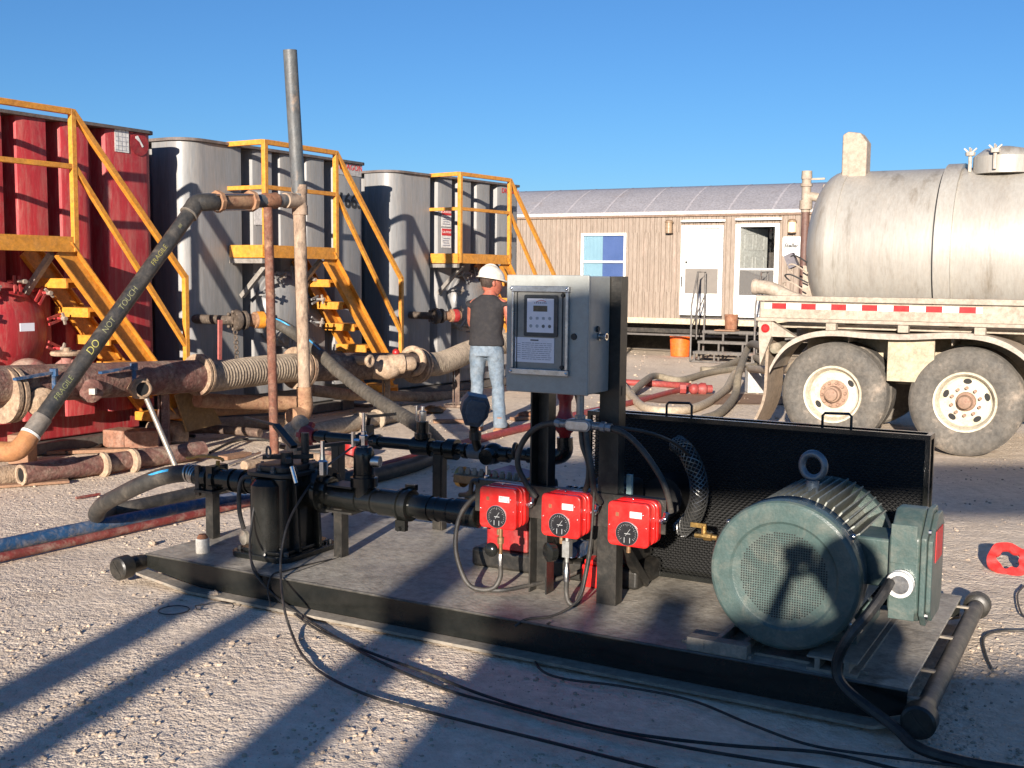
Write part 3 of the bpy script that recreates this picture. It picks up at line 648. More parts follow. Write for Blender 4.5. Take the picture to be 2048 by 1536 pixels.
b = B(TR); b.prism(rrect(.41, .40, .03, cx=3.635, cy=2.36), (0, -.012, 0), (1, 0, 0), (0, 0, 1), (0, .01, 0)); sg = b.build('sign', m_trimwhite, root)
text_mesh('Stellar', .115, .001, 'lettering', m_ink, TR.M @ face_matrix((3.60, -.014, 2.38), (1, 0, 0), (0, 0, 1)), sg, shear=.3, bold=.004)
b = B(TR); b.tube([(3.52 + .015 * i, -.0145, 2.41 + .065 * math.sin(.35 + i * .16)) for i in range(12)], .0035, 5); b.box((3.46, -.0135, 2.29), (3.81, -.0125, 2.297)); b.build('swoosh', m_inkgray, sg)
# ------------------------------------------------------------------ office steps (own thing)
S = Frame(TR.w(1.87, -1.0, 0), -28)
root = thing('entry_steps', 'black steel entry steps with handrails in front of the white doors', 'steps', S.w(0, 0, 0), S.rz)
w_ = 1.30
for i, (yy, zz) in enumerate(((0.0, .20), (.28, .40), (.56, .60))):
    b = B(S); b.box((.05, yy, zz - .03), (w_, yy + .03, zz + .02)); b.box((.05, yy + .24, zz - .03), (w_, yy + .27, zz + .02))
    for k in range(5): b.box((.05, yy + .04 + k * .042, zz + .0), (w_, yy + .052 + k * .042, zz + .018))
    b.build('tread', m_thinsteel, root)
b = B(S)
for x in (.08, .5, 1.0, w_ - .02):
    for yy, zz in ((.02, .2), (.3, .4), (.58, .6)): b.box((x - .018, yy - .015, .03), (x + .018, yy + .015, zz - .02))
b.box((.0, -.02, .0), (w_ + .05, .03, .035)); b.box((.0, .8, .0), (w_ + .05, .85, .035)); b.box((0, -.02, 0), (.035, .85, .035)); b.box((w_ + .015, -.02, 0), (w_ + .05, .85, .035))
b.build('base_frame', m_thinsteel, root)
for x in (.0, w_ + .02):
    b = B(S); b.tube([(x, -.0, .0), (x, 0, 1.15), (x, .35, 1.83), (x, .83, 1.83), (x, .83, .6)], .02, 8); b.tube([(x, .35, 1.83), (x + .0, .35, .45)], .016, 6); b.tube([(x, .02, .70), (x, .83, 1.35)], .014, 6)
    b.build('handrail', m_thinsteel, root)
# rusty pail and tray on the steps
b = B(S); b.lathe((.62, .70, .655), (0, 0, 1), [(0, .12), (.30, .14), (.31, .135), (.02, .11)], 18); tag(b.build('metal_pail', m_rust), 'rusty brown metal pail standing on the office steps', 'pail')
b = B(S); b.box((.33, .5, .625), (.76, .84, .65)); tag(b.build('wooden_board', m_wood), 'short wooden board under the rusty pail on the steps', 'board')
b = B(); p = P(1360, 712, 0); b.lathe((p.x, p.y, .0), (0, 0, 1), [(0, .205), (.44, .235), (.455, .255), (.47, .25), (.44, .22), (.03, .19)], 28); bk = b.build('tub', m_orange); tag(bk, 'bright orange plastic tub on the ground by the office', 'tub')
# pale block and hoses by the tanker
b = B(); c = P(1507, 785, 0); b.box((c.x - .11, c.y - .1, 0), (c.x + .13, c.y + .14, .36), ); tag(b.build('concrete_block', m_concrete, bevel=.01), 'pale concrete block standing left of the mud flap', 'block')

# ================================================================== vacuum tanker (x towards its front, y across to the far side)
root = thing('vacuum_tanker', 'dusty vacuum tanker trailer with a rounded metal tank, at the right edge', 'tanker', TT.w(0, 0, 0), TT.rz)
AY, AZ_, RR = 1.18, 2.02, .86; L0, L1 = -1.83, 6.5
b = B(TT); pr = []
for i in range(11):
    a = math.pi / 2 * i / 10; pr.append((-.34 * math.cos(a), RR * math.sin(a) if i else .001))
pr = [(L0 + .34 + p[0] + 0, p[1]) for p in pr] + [(L1, RR), (L1 + .2, RR * .8), (L1 + .3, .01)]
b.lathe((0, AY, AZ_), (1, 0, 0), pr, 72); tk = b.build('tank', m_tanker, root, angle=50)
for x, w_, dr in ((L0 + .34, .10, .012), (-.40, .16, .045), (1.4, .17, .045), (3.2, .17, .045)):
    b = B(TT); b.lathe((x, AY, AZ_), (1, 0, 0), [(0, RR), (0.001, RR + dr), (w_, RR + dr), (w_ + .001, RR)], 72); b.build('ring_band', m_tanker, tk)
b = B(TT); b.lathe((-.42, AY, AZ_), (1, 0, 0), [(0, RR + .004), (.012, RR + .004)], 72); b.build('band_joint', m_ink, tk)
# upright rollover guard
b = B(TT); b.prism([(-.06, 0), (.20, 0), (.20, .44), (.13, .54), (.0, .56), (-.06, .53)], (-1.40, AY - .35, AZ_ + RR - .16), (1, 0, 0), (0, 0, 1), (0, .22, 0)); b.build('rollover_guard', mat('dusty_pale_plate', (.42, .34, .265), (.35, .28, .22), 3, .7), root, bevel=.02)
b = B(TT); b.lathe((.15, AY - .25, AZ_ + RR - .10), (0, 0, 1), [(0, .30), (.17, .30), (.19, .28), (.25, .2), (.28, .05), (.282, .001)], 32); mh = b.build('hatch', m_tanker, tk)
for a in (-165, -100, -35, 30, 100):
    a = math.radians(a); c = Vector((.15 + .33 * math.cos(a), AY - .25 + .33 * math.sin(a), AZ_ + RR - .07))
    b = B(TT); b.cyl(c, c + Vector((0, 0, .2)), .018, 8); b.lathe(c + Vector((0, 0, .16)), (0, 0, 1), [(0, .045), (.035, .05)], 8)
    for q in range(4): an = q * 1.57; b.bar(c + Vector((0, 0, .18)), c + Vector((.06 * math.cos(an), .06 * math.sin(an), .235)), .015, .015)
    b.build('wing_nut', mat('pale_dusty_steel', (.5, .46, .4), (.4, .35, .3), 8, .6), mh)
# main frame
m_fr = m_tframe
b = B(TT); b.box((-2.03, -.06, 1.30), (L1, .04, 1.47)); b.box((-2.03, 2.3, 1.30), (L1, 2.4, 1.47)); b.box((-2.06, -.11, 1.475), (L1, .12, 1.53)); b.box((-2.06, -.105, 1.265), (L1, .02, 1.30))
b.box((-2.03, .04, 1.30), (-1.93, 2.3, 1.47)); b.build('frame_rail', m_fr, root, bevel=.006)
b = B(TT); b.box((-1.9, .9, 1.0), (L1, .98, 1.28)); b.box((-1.9, 1.4, 1.0), (L1, 1.48, 1.28)); b.box((-1.9, .1, 1.20), (L1, 2.2, 1.24)); b.build('chassis_beam', m_fr, root)
for x in (-1.2, -.2, .9, 2, 3):
    b = B(TT); b.prism([(0, 0), (.10, 0), (.04, -.2)], (x, .15, 1.262), (1, 0, 0), (0, 0, 1), (0, .8, 0)); b.build('bracket', m_fr, root)
# tape: alternating red and white lengths
x = -1.98; i = 0; p_end = .13
while x < p_end - .01:
    wv = .075 if i == 0 else .152
    wv = min(wv, p_end - x); b = B(TT); b.box((x, -.064, 1.395), (x + wv, -.0605, 1.452)); b.build('reflective_tape', m_tape_w if i % 2 == 0 else m_tape_r, root, flat=True); x += wv; i += 1
# cream inner panel between the wheels and the rear post
b = B(TT); b.box((-1.70, .62, .62), (L1, .66, 1.24)); b.build('side_panel', m_tcream, root)
b = B(TT); b.box((-.74, .02, .70), (-.30, .06, 1.14)); b.build('hanger_plate', m_tcream, root)
b = B(TT); b.box((-2.03, -.08, 1.10), (-1.90, -.02, 1.265)); rp = b.build('rear_post', m_fr, root)
b = B(TT); b.lathe((-1.96, -.08, 1.19), (0, -1, 0), [(0, .045), (.012, .045), (.03, .025)], 16); b.build('marker_lamp', m_tape_r, rp)
b = B(TT); b.prism([(0, 0), (.13, 0), (.02, -.30)], (-2.03, -.075, 1.10), (1, 0, 0), (0, 0, 1), (0, .1, 0)); b.prism([(0, 0), (0, -.16), (.26, -.16)], (-1.90, -.07, 1.265), (1, 0, 0), (0, 0, 1), (0, .1, 0)); b.build('gusset', m_fr, rp)
# mudguard: a sheet arching over both wheels
pts = [(-1.90, .78), (-1.84, .90), (-1.74, 1.03), (-1.60, 1.12), (-1.42, 1.175), (-1.2, 1.19), (-.9, 1.175), (-.55, 1.175), (-.2, 1.20), (.08, 1.20), (.3, 1.15), (.48, 1.05), (.60, .92), (.66, .78)]
pts = [Vector((p[0], 0, p[1])) for p in pts]; pts = spline(pts, 4); b = B(TT); vs = []
for p in pts: vs += [(p.x, -.10, p.z), (p.x, -.10, p.z - .055), (p.x, .55, p.z), (p.x, .55, p.z - .012), (p.x, -.085, p.z - .012), (p.x, -.085, p.z - .055)]
fs = []
for i in range(len(pts) - 1):
    a, c = i * 6, i * 6 + 6
    for q, r in ((0, 1), (2, 0), (3, 2), (4, 3), (5, 4), (1, 5)): fs.append((a + q, c + q, c + r, a + r))
fs += [(0, 1, 5, 4), (0, 4, 3, 2)]; b.add(vs, fs); fd = b.build('mudguard', mat('dusty_gray_guard', (.42, .36, .30), (.34, .29, .24), 3, .6), root)
for x in (-1.28, -.58, .12):
    b = B(TT); b.box((x - .05, -.12, 1.19), (x + .05, -.02, 1.262)); b.build('guard_block', m_fr, fd, bevel=.006)
b = B(TT); vs = []
for i in range(13):
    z = 1.12 - .95 * i / 12; x = -1.96 - .02 * i / 12 - .12 * max(0, (i - 7) / 5) ** 2
    vs += [(x, -.03, z), (x + .02, .50, z), (x + .03, -.03, z), (x + .045, .50, z)]
fs = []
for i in range(12):
    a, c = i * 4, i * 4 + 4
    for q, r in ((0, 1), (1, 3), (3, 2), (2, 0)): fs.append((a + q, c + q, c + r, a + r))
b.add(vs, fs); b.build('mud_flap', mat('tan_dusty_flap', (.34, .26, .19), (.27, .21, .155), 3, .8), root)
# wheels
def wheel(x, y, style):
    M = TT.M @ Matrix.Translation((x, y, .53)) @ Matrix.Rotation(math.radians(20 * (x + 1)), 4, 'Y')
    b = B(M)
    # tyre profile along +y (inwards) ; outer sidewall at y=0
    pf = [(.02, .29), (.0, .33), (-.012, .40), (-.005, .46), (.015, .495), (.03, .512), (.05, .525)]
    for k in range(5): pf += [(.055 + k * .036, .530), (.08 + k * .036, .530), (.082 + k * .036, .518), (.089 + k * .036, .518)]
    pf += [(.25, .525), (.28, .50), (.29, .42), (.28, .30)]
    b.lathe((0, 0, 0), (0, 1, 0), pf, 56, cap=False); ty = b.build('tyre', m_tyre, None if False else WR, angle=40)
    b = B(M); b.lathe((0, 0, 0), (0, 1, 0), [(.012, .297), (-.004, .293), (.0, .275), (.03, .262), (.05, .255), (.10, .245), (.115, .22), (.105, .16), (.10, .06), (.11, .001)], 48, cap=False); rm = b.build('rim', m_rim, WR, angle=35)
    n_h = 5 if style else 2
    for k in range(n_h):
        a = math.radians(36 + 72 * k if style else 30 + 180 * k) ; c = Vector((math.cos(a) * .198, .108, math.sin(a) * .198))
        b = B(M); b.prism([(p[0] * .040, p[1] * .026) for p in circ(14)], c, (-math.sin(a), 0, math.cos(a)), (math.cos(a), 0, math.sin(a)), (0, -.006, 0)); b.build('hand_hole', m_dkinside, rm)
    b = B(M)
    if style:
        b.lathe((0, .10, 0), (0, -1, 0), [(0, .095), (.03, .09), (.05, .07), (.10, .065), (.13, .06), (.14, .045), (.15, .001)], 24)
    else: b.lathe((0, .10, 0), (0, -1, 0), [(0, .145), (.02, .145), (.025, .10), (.03, .085), (.11, .08), (.12, .065), (.16, .06), (.17, .04), (.172, .001)], 24)
    hb = b.build('hub', m_hub, WR, angle=35)
    b = B(M)
    for k in range(10):
        a = 2 * math.pi * k / 10; r_ = .135 if style else .118; c = Vector((math.cos(a) * r_, .095, math.sin(a) * r_)); b.lathe(c, (0, -1, 0), [(0, .017), (.035, .017), (.04, .012), (.05, .012)], 6)
    b.build('lug_nuts', m_hub, hb)
for (x, st_) in ((0, True), (-1.27, False)):
    WR = bpy.data.objects.new('wheel', None); COL.objects.link(WR); WR.parent = root; WR.location = (x, 0, .53); WM[WR.name] = TT.M @ Matrix.Translation((x, 0, .53)); wheel(x, 0, st_)
    # inner wheel of the pair and axle
    b = B(TT); b.lathe((x, .33, .53), (0, 1, 0), [(0, .30), (0, .50), (.03, .525), (.25, .525), (.28, .5), (.28, .3)], 48, cap=False); b.lathe((x, .36, .53), (0, 1, 0), [(0, .30), (.01, .05)], 30); b.build('inner_tyre', m_tyre, WR)
    b = B(TT); b.cyl((x, .2, .53), (x, 2.2, .53), .065); b.build('axle', m_fr, root)
    b = B(TT); b.lathe((x, 2.05, .53), (0, 1, 0), [(0, .05), (.0, .50), (.03, .525), (.27, .525), (.3, .5), (.3, .1)], 40); b.build('far_tyre', m_tyre, root)
# raised letters on the front tyre: plain moulded blocks
# rear valve gear
b = B(TT); b.tube([(-1.86, .95, 1.35), (-1.86, .95, 2.47)], .045, 10); b.build('standpipe', mat('brown_standpipe', (.12, .06, .05), (.16, .09, .07), 5, .6), root)
m_vg = mat('dusty_valve_metal', (.42, .35, .28), (.33, .27, .21), 7, .7)
b = B(TT); b.tube([(-1.86, .95, 2.44), (-1.86, .95, 2.86)], .05, 10); b.lathe((-1.86, .95, 2.47), (0, 0, 1), [(0, .07), (.1, .07)], 10); b.lathe((-1.86, .95, 2.72), (0, 0, 1), [(0, .065), (.03, .065)], 10); b.lathe((-1.86, .95, 2.80), (0, 0, 1), [(0, .06), (.09, .055)], 10)
b.tube([(-1.86, .95, 2.62), (-1.50, 1.05, 2.56)], .05, 10); b.bar((-1.86, .95, 2.80), (-1.66, .95, 2.80), .02, .02); b.lathe((-1.66, 1.0, 2.66), (0, 0, 1), [(0, .05), (.08, .03)], 8); b.box((-1.76, .95, 2.15), (-1.6, 1.1, 2.42)); b.build('relief_valve', m_vg, root)
b = B(TT); b.tube([(-2.22, .35, 1.62), (-2.05, .35, 1.60), (-1.82, .35, 1.50), (-1.5, .38, 1.40)], .075, 12, smooth=4); b.lathe((-2.24, .35, 1.62), (1, -0.0, -.05), [(0, .08), (.03, .09), (.06, .08)], 14); b.build('drain_pipe', m_vg, root)
b = B(TT); b.prism([(0, 0), (.30, 0), (.12, .40), (.0, .40)], (-1.80, .7, 1.45), (1, 0, 0), (0, 0, 1), (0, .05, 0)); b.build('mounting_plate', m_vg, root)
b = B(TT); b.cbox((-1.90, .6, 1.90), (.10, .1, .15), rot=Matrix.Rotation(math.radians(-25), 3, 'Y')); b.build('work_lamp', mat('purple_gray_lamp', (.16, .15, .17), (.12, .11, .13), 5, .5), root)
rnd = random.Random(3)
for k in range(5):
    z = 1.50 + .09 * k; b = B(TT); p0 = Vector((-1.95 + .02 * k, .6, z)); b.tube([p0, p0 + Vector((-.05, -.03, .06)), p0 + Vector((.03, -.05, .03 + .1 * rnd.random())), p0 + Vector((.2, 0, -.02))], .009, 6, smooth=4); b.build('wire', [m_ink, m_vg][k % 2], root)
# tanker hoses
def hose(pts, r, m, name, label, cat='hose', n=14, sm=8, parent=None, group=None):
    b = B(); b.tube(pts, r, n, smooth=sm); o = b.build(name, m, parent)
    return tag(o, label, cat, group) if parent is None else o
hose([TT.w(-1.85, .5, 1.0), TT.w(-2.05, .35, .95), P(1500, 690, .62), P(1478, 745, .35), P(1470, 790, .1), P(1440, 825, .05), P(1400, 840, .05)], .055, m_tan, 'suction_hose', 'olive tan hose drooping from the tanker behind its mud flap')
hose([P(1240, 760, .05), P(1262, 790, .05), P(1290, 815, .05), P(1340, 822, .05), P(1400, 812, .05), P(1450, 780, .05), P(1478, 740, .2), TT.w(-2.0, .9, .7), TT.w(-1.7, 1.0, 1.0)], .055, mat('pale_cream_hose', (.50, .42, .31), (.42, .34, .25), 5, .7), 'cream_hose', 'pale cream hose looping on the ground behind the skid')
hose([P(1262, 788, .05), P(1290, 762, .12), P(1312, 752, .10), P(1360, 760, .05), P(1420, 745, .05), P(1490, 735, .05), P(1530, 728, .05)], .055, m_tan, 'crossing_hose', 'brownish hose humped over the red pipe near the office')
hose([P(1402, 741, .06), P(1430, 740, .06), P(1470, 725, .07), P(1500, 708, .10), TT.w(-2.0, 1.4, .4)], [.075, .075, .07, .06, .06], m_tan, 'stub_hose', 'thick brown hose end lying before the office steps', sm=6)
# ================================================================== pump skid: base
DK = .155
root = thing('skid_base', 'long black steel skid base with dusty deck, foreground', 'skid', SK.w(0, 0, 0), SK.rz)
W_, LN = 1.42, 3.91
b = B(SK); b.box((0.0, 0.0, DK - .012), (LN, W_, DK)); b.build('deck_plate', m_deck, root, bevel=.003)
for (v0, v1, out, nm) in ((0, .02, -.062, 'front'), (W_ - .02, W_, .062, 'back')):
    b = B(SK)
    x0, x1 = .10, LN - .06
    b.prism([(.0, DK - .0125), (LN - .005, DK - .0125), (LN - .005, .06), (x1 - .05, .022), (.38, .022), (.0, .075)], (0, v0 + .004, 0), (1, 0, 0), (0, 0, 1), (0, v1 - v0 - .008, 0)); b.build('side_beam', m_black, root)
    b = B(SK); y0, y1 = sorted((v0 + .004 + (0 if out < 0 else .012), v0 + out * 1.3 + .004))
    z0 = .004
    vs = [(.0, y0, .066), (.0, y1, .066), (.38, y1, .020), (.38, y0, .020), (x1 - .05, y0, .020), (x1 - .05, y1, .020), (LN - .005, y1, .055), (LN - .005, y0, .055)]
    vs2 = [(p[0], p[1], p[2] - .013) for p in vs]; b.add(vs + vs2, [(0, 1, 2, 3), (3, 2, 5, 4), (4, 5, 6, 7), (11, 10, 9, 8), (12, 13, 10, 11), (15, 14, 13, 12), (0, 3, 11, 8), (3, 4, 12, 11), (4, 7, 15, 12), (1, 9, 10, 2), (2, 10, 13, 5), (5, 13, 14, 6), (0, 8, 9, 1), (7, 6, 14, 15)])
    b.build('lower_flange', m_flange_gray, root)
# edge strip along the deck, its highlight painted as a lighter tone
b = B(SK); b.tube([(.0, -.004, DK - .004), (LN, -.004, DK - .004)], .006, 6); b.build('edge_highlight', mat('edge_highlight_paint', (.10, .095, .085), (.05, .048, .043), 12, .35), root)
# seam across the deck
b = B(SK); b.box((.93, .02, DK + .0005), (.936, .5, DK + .002)); b.build('deck_seam', m_ink, root)
# cross pipes at both ends with end caps
for (u, z) in ((-.095, .080), (LN + .055, .080)):
    b = B(SK); b.cyl((u, -.02, z), (u, W_ + .12, z), .037, 24); tp = b.build('end_tube', m_dustyblack, root)
    b = B(SK); b.lathe((u, -.12, z), (0, 1, 0), [(0, .052), (.008, .062), (.03, .063), (.075, .063), (.085, .048), (.18, .042)], 28); b.build('end_cap', m_blacks, tp)
    b = B(SK); b.lathe((u, W_ + .10, z), (0, 1, 0), [(0, .045), (.010, .060), (.075, .062), (.085, .050)], 28); b.build('end_cap', m_blacks, tp)
    b = B(SK); b.box((u - .045, -.123, z - .005), (u + .045, -.119, z + .005), Matrix.Translation((u, 0, z)) @ Matrix.Rotation(math.radians(50), 4, 'Y') @ Matrix.Translation((-u, 0, -z))); b.build('cap_rib', m_blacks, tp)
for v in (.02, .36, .84, W_ - .06):
    b = B(SK); b.box((LN - .02, v, DK - .045), (LN + .04, v + .022, DK - .036)); b.build('tube_bracket', m_flange_gray, root)
for v in (.05, W_ - .1):
    b = B(SK); b.box((-.03, v, .06), (.02, v + .03, DK - .014)); b.build('tube_bracket', m_blacks, root)
b = B(SK); b.box((3.0, 0.08, DK + .001), (3.75, .085, DK + .012)); b.build('weld_strip', m_flange_gray, root)
# ================================================================== electric motor (axis along v)
MU, MZ, MV, MR = 3.42, .500, .04, .295
root = thing('electric_motor', 'large teal electric motor with a round perforated fan cover', 'motor', SK.w(MU, MV + .3, DK), SK.rz)
b = B(SK); b.lathe((MU, MV, MZ), (0, 1, 0), [(.012, .001), (.012, .195), (.010, .205), (.002, .215), (.0, .255), (.001, MR - .016), (.006, MR - .006), (.016, MR), (.05, MR + .002)], 96, cap=False); fc = b.build('fan_cover', m_motor, root, angle=16)
b = B(SK); b.lathe((MU, MV, MZ), (0, 1, 0), [(.051, MR + .002), (.13, MR + .001), (.145, MR - .012), (.16, MR - .03), (.16, .1)], 96, cap=False); b.build('cover_band', m_motorband, root, angle=50)
b = B(SK)
g = .0098; k = int(.165 / g) + 1
for i in range(-k, k + 1):
    for j in range(-k, k + 1):
        x, z = i * g, j * g
        if x * x + z * z < .172 ** 2: b.prism(circ(6, .0034), (MU + x, MV + .0112, MZ + z), (1, 0, 0), (0, 0, 1), (0, -.0006, 0))
b.build('grille_holes', m_dkinside, fc, flat=True)
for a in (35, 145, 215, 325):
    a = math.radians(a); b = B(SK); b.ball((MU + .30 * math.cos(a), MV + .08, MZ + .30 * math.sin(a)), .012, 8, 6); b.build('cover_bolt', m_steel, fc)
m_finned = mat('dusty_teal_fins', (.19, .22, .195), (.26, .26, .22), 5, .45, stain=(.36, .33, .27), stain_amt=.35, sscale=8)
b = B(SK); b.lathe((MU, MV + .15, MZ), (0, 1, 0), [(0, .215), (.60, .215), (.61, .15), (.62, .05)], 64)
for i in range(54):
    a = 2 * math.pi * i / 54
    c = Vector((math.cos(a), 0, math.sin(a)))
    if c.x > .75 and -.45 < c.z < .5: continue
    rr = .300 if (c.x > .2 and c.z > .1) else .290
    b.bar(c * .2 + Vector((MU, MV + .15, MZ)), c * .2 + Vector((MU, MV + .72, MZ)), .001, .001) if False else None
    n_ = Vector((-c.z, 0, c.x)) * .0042
    y0, y1 = MV + .155, MV + .70; o = Vector((MU, 0, MZ))
    q = [o + c * .20 - n_, o + c * rr - n_ * .7, o + c * rr + n_ * .7, o + c * .20 + n_]
    vs = [(p.x, y0 + (0.02 if kx in (1, 2) else 0), p.z) for kx, p in enumerate(q)] + [(p.x, y1, p.z) for p in q]; b.add(vs, [(0, 1, 2, 3), (7, 6, 5, 4), (0, 4, 5, 1), (1, 5, 6, 2), (2, 6, 7, 3), (3, 7, 4, 0)])
b.build('finned_housing', m_finned, root, flat=True)
b = B(SK); b.lathe((MU, MV + .70, MZ), (0, 1, 0), [(0, .28), (.03, .285), (.07, .27), (.10, .18), (.12, .07)], 48); b.cyl((MU, MV + .8, MZ), (MU, MV + .95, MZ), .04); b.build('drive_end_bell', m_motor, root)
b = B(SK); b.cyl((MU, MV + .42, MZ + .26), (MU, MV + .42, MZ + .315), .028); b.torus((MU, MV + .42, MZ + .375), (.25, 1, 0), .052, .0155, 28, 10); b.build('lifting_eye', mat('bluish_forged_steel', (.17, .22, .27), (.14, .18, .22), 6, .35, metal=.4), root)
b = B(SK)
for s_ in (-1, 1):
    b.box((MU + s_ * .12, MV + .2, DK + .05), (MU + s_ * .25, MV + .66, DK + .10)); b.prism([(0, 0), (s_ * .14, 0), (s_ * .02, .14)], (MU + s_ * .12, MV + .22, DK + .10), (1, 0, 0), (0, 0, 1), (0, .05, 0)); b.prism([(0, 0), (s_ * .14, 0), (s_ * .02, .14)], (MU + s_ * .12, MV + .55, DK + .10), (1, 0, 0), (0, 0, 1), (0, .05, 0))
b.build('mounting_feet', m_motor, root)
# terminal box on the right side
M = SK.M @ Matrix.Translation((MU + .435, MV + .22, .570)) @ Matrix.Rotation(math.radians(0), 4, 'Z')
b = B(M); b.box((-.20, -.06, -.10), (-.06, .16, .09)); b.build('terminal_neck', m_motor, root, bevel=.012)
oct_ = [(-.09, -.13), (-.03, -.17), (.13, -.17), (.19, -.13), (.19, .11), (.13, .17), (.02, .17), (-.09, .10)]
oct_ = [(-.16, -.17), (-.10, -.22), (.10, -.22), (.16, -.17), (.16, .14), (.09, .21), (-.02, .21), (-.16, .12)]
b = B(M); b.prism([(p[0] * .86, p[1] * .98) for p in oct_], (.0 - .062, .02, 0), (0, 1, 0), (0, 0, 1), (.115, 0, 0)); tb = b.build('terminal_box', m_motor, root, bevel=.014)
b = B(M); b.prism([(p[0] * .93, p[1] * 1.02) for p in oct_], (.055, .02, 0), (0, 1, 0), (0, 0, 1), (.022, 0, 0)); b.prism([(p[0] * .84, p[1] * .93) for p in oct_], (.077, .02, 0), (0, 1, 0), (0, 0, 1), (.02, 0, 0)); b.build('box_cover', m_motor, tb, bevel=.006)
b = B(M); b.box((.098, -.06, .02), (.100, .10, .14)); b.build('warning_decal', m_redink, tb)
b = B(M); b.box((-.055, -.1195, .015), (.04, -.114, .165)); b.build('raised_panel', m_motor, tb, bevel=.006)
b = B(M); b.box((-.055, -.1195, -.2), (.04, -.114, -.10)); b.build('raised_panel', m_motor, tb, bevel=.006)
for (yy, zz) in ((-.11, .14), (.13, .12), (-.11, -.18), (.13, -.18)): b = B(M); b.lathe((.076, .02 + yy * 1.0, zz), (1, 0, 0), [(0, .011), (.01, .011)], 8); b.build('cover_screw', m_steel, tb)
b = B(M); b.lathe((-.01, -.118, -.055), (0, -1, 0), [(0, .052), (.02, .052), (.021, .046), (.045, .046)], 20); b.build('cable_gland', m_steel, tb)
b = B(M); b.lathe((-.01, -.145, -.055), (0, -1, 0), [(0, .050), (.02, .050), (.021, .036), (.0, .034)], 20); b.build('white_bushing', m_trimwhite, tb)
# motor rails
for i, u in enumerate((MU - .25, MU + .16)):
    b = B(SK); b.box((u - .05, .02, DK), (u + .14, .86, DK + .012)); b.box((u - .02, .02, DK + .012), (u + .0, .86, DK + .05)); b.box((u + .09, .02, DK + .012), (u + .11, .86, DK + .05)); b.box((u - .05, .02, DK + .0505), (u + .14, .86, DK + .058)) if i else None
    tag(b.build('motor_rail', m_flange_gray if i else m_deck), ['dusty slide rail under the left side of the teal motor', 'dusty slide rail under the right side of the teal motor'][i], 'rail', 'slide rails under the motor')
b = B(SK); b.box((MU - .37, .0, DK + .001), (MU - .12, .06, DK + .055)); b.box((MU - .30, -.004, DK + .01), (MU - .295, .0, DK + .05)); tag(b.build('belt_tensioner', m_flange_gray, bevel=.004), 'small steel adjuster block at the lower left of the motor', 'bracket')
# ================================================================== belt guard behind the motor
root = thing('belt_guard', 'tall black expanded-mesh belt guard behind the teal motor', 'guard', SK.w(2.95, 1.0, DK), SK.rz)
GU0, GU1, GV0, GV1, GZ0, GZ1 = 2.14, 3.805, .96, 1.06, DK + .01, .972
b = B(SK); f_ = .022
for (x0, x1, z0, z1) in ((GU0, GU1, GZ1 - f_, GZ1), (GU0, GU1, GZ0, GZ0 + f_), (GU0, GU0 + f_, GZ0 + f_, GZ1 - f_), (GU1 - f_, GU1, GZ0 + f_, GZ1 - f_)):
    b.box((x0, GV0, z0), (x1, GV0 + f_, z1)); b.box((x0, GV1, z0), (x1, GV1 + f_, z1))
for (u, z) in ((GU0, GZ1 - f_), (GU1 - f_, GZ1 - f_), (GU0, GZ0), (GU1 - f_, GZ0)): b.box((u, GV0 + f_, z), (u + f_, GV1, z + f_))
b.build('angle_frame', m_black, root)
def mesh_sheet(fn, u0, u1, z0, z1, pu, pz, th, b):
    """expanded metal: zig-zag strands through fn(u,z)->point"""
    nu = int((u1 - u0) / pu); nz_ = int((z1 - z0) / pz)
    for j in range(nz_):
        z = z0 + j * pz; pts = []
        for i in range(nu + 1): pts.append((u0 + i * pu, z + (pz * .5 if (i + j) % 2 else 0)))
        vs = []
        for (u, zz) in pts:
            p, nrm = fn(u, zz); vs += [tuple(Vector(p) + Vector((0, 0, th))), tuple(Vector(p) - Vector((0, 0, th))), ]
            q = Vector(p) + Vector(nrm) * th * 1.3; vs += [tuple(q)]
        fs = []
        for i in range(len(pts) - 1):
            a = i * 3; c = a + 3; fs += [(a, c, c + 1, a + 1), (a, a + 2, c + 2, c), (a + 1, c + 1, c + 2, a + 2)]
        b.add(vs, fs)
b = B(SK); mesh_sheet(lambda u, z: ((u, GV0 + .003, z), (0, -1, 0)), GU0 + .02, GU1 - .01, GZ0 + .02, GZ1 - .02, .0125, .0125, .0026, b); b.build('mesh_panel', m_mesh, root, flat=True)
b = B(SK); b.box((GU0 + .02, GV1 - .004, GZ0 + .02), (GU1 - .02, GV1, GZ1 - .02)); b.build('back_sheet', m_dkinside, root)
for (u, z) in ((2.60, .972), (3.375, .972)):
    b = B(SK); b.tube([(u - .065, 1.05, z - .01), (u - .065, 1.05, z + .045), (u - .055, 1.05, z + .058), (u + .055, 1.05, z + .062), (u + .067, 1.05, z + .05), (u + .067, 1.05, z - .01)], .0065, 8); b.build('handle', m_blacks, root)
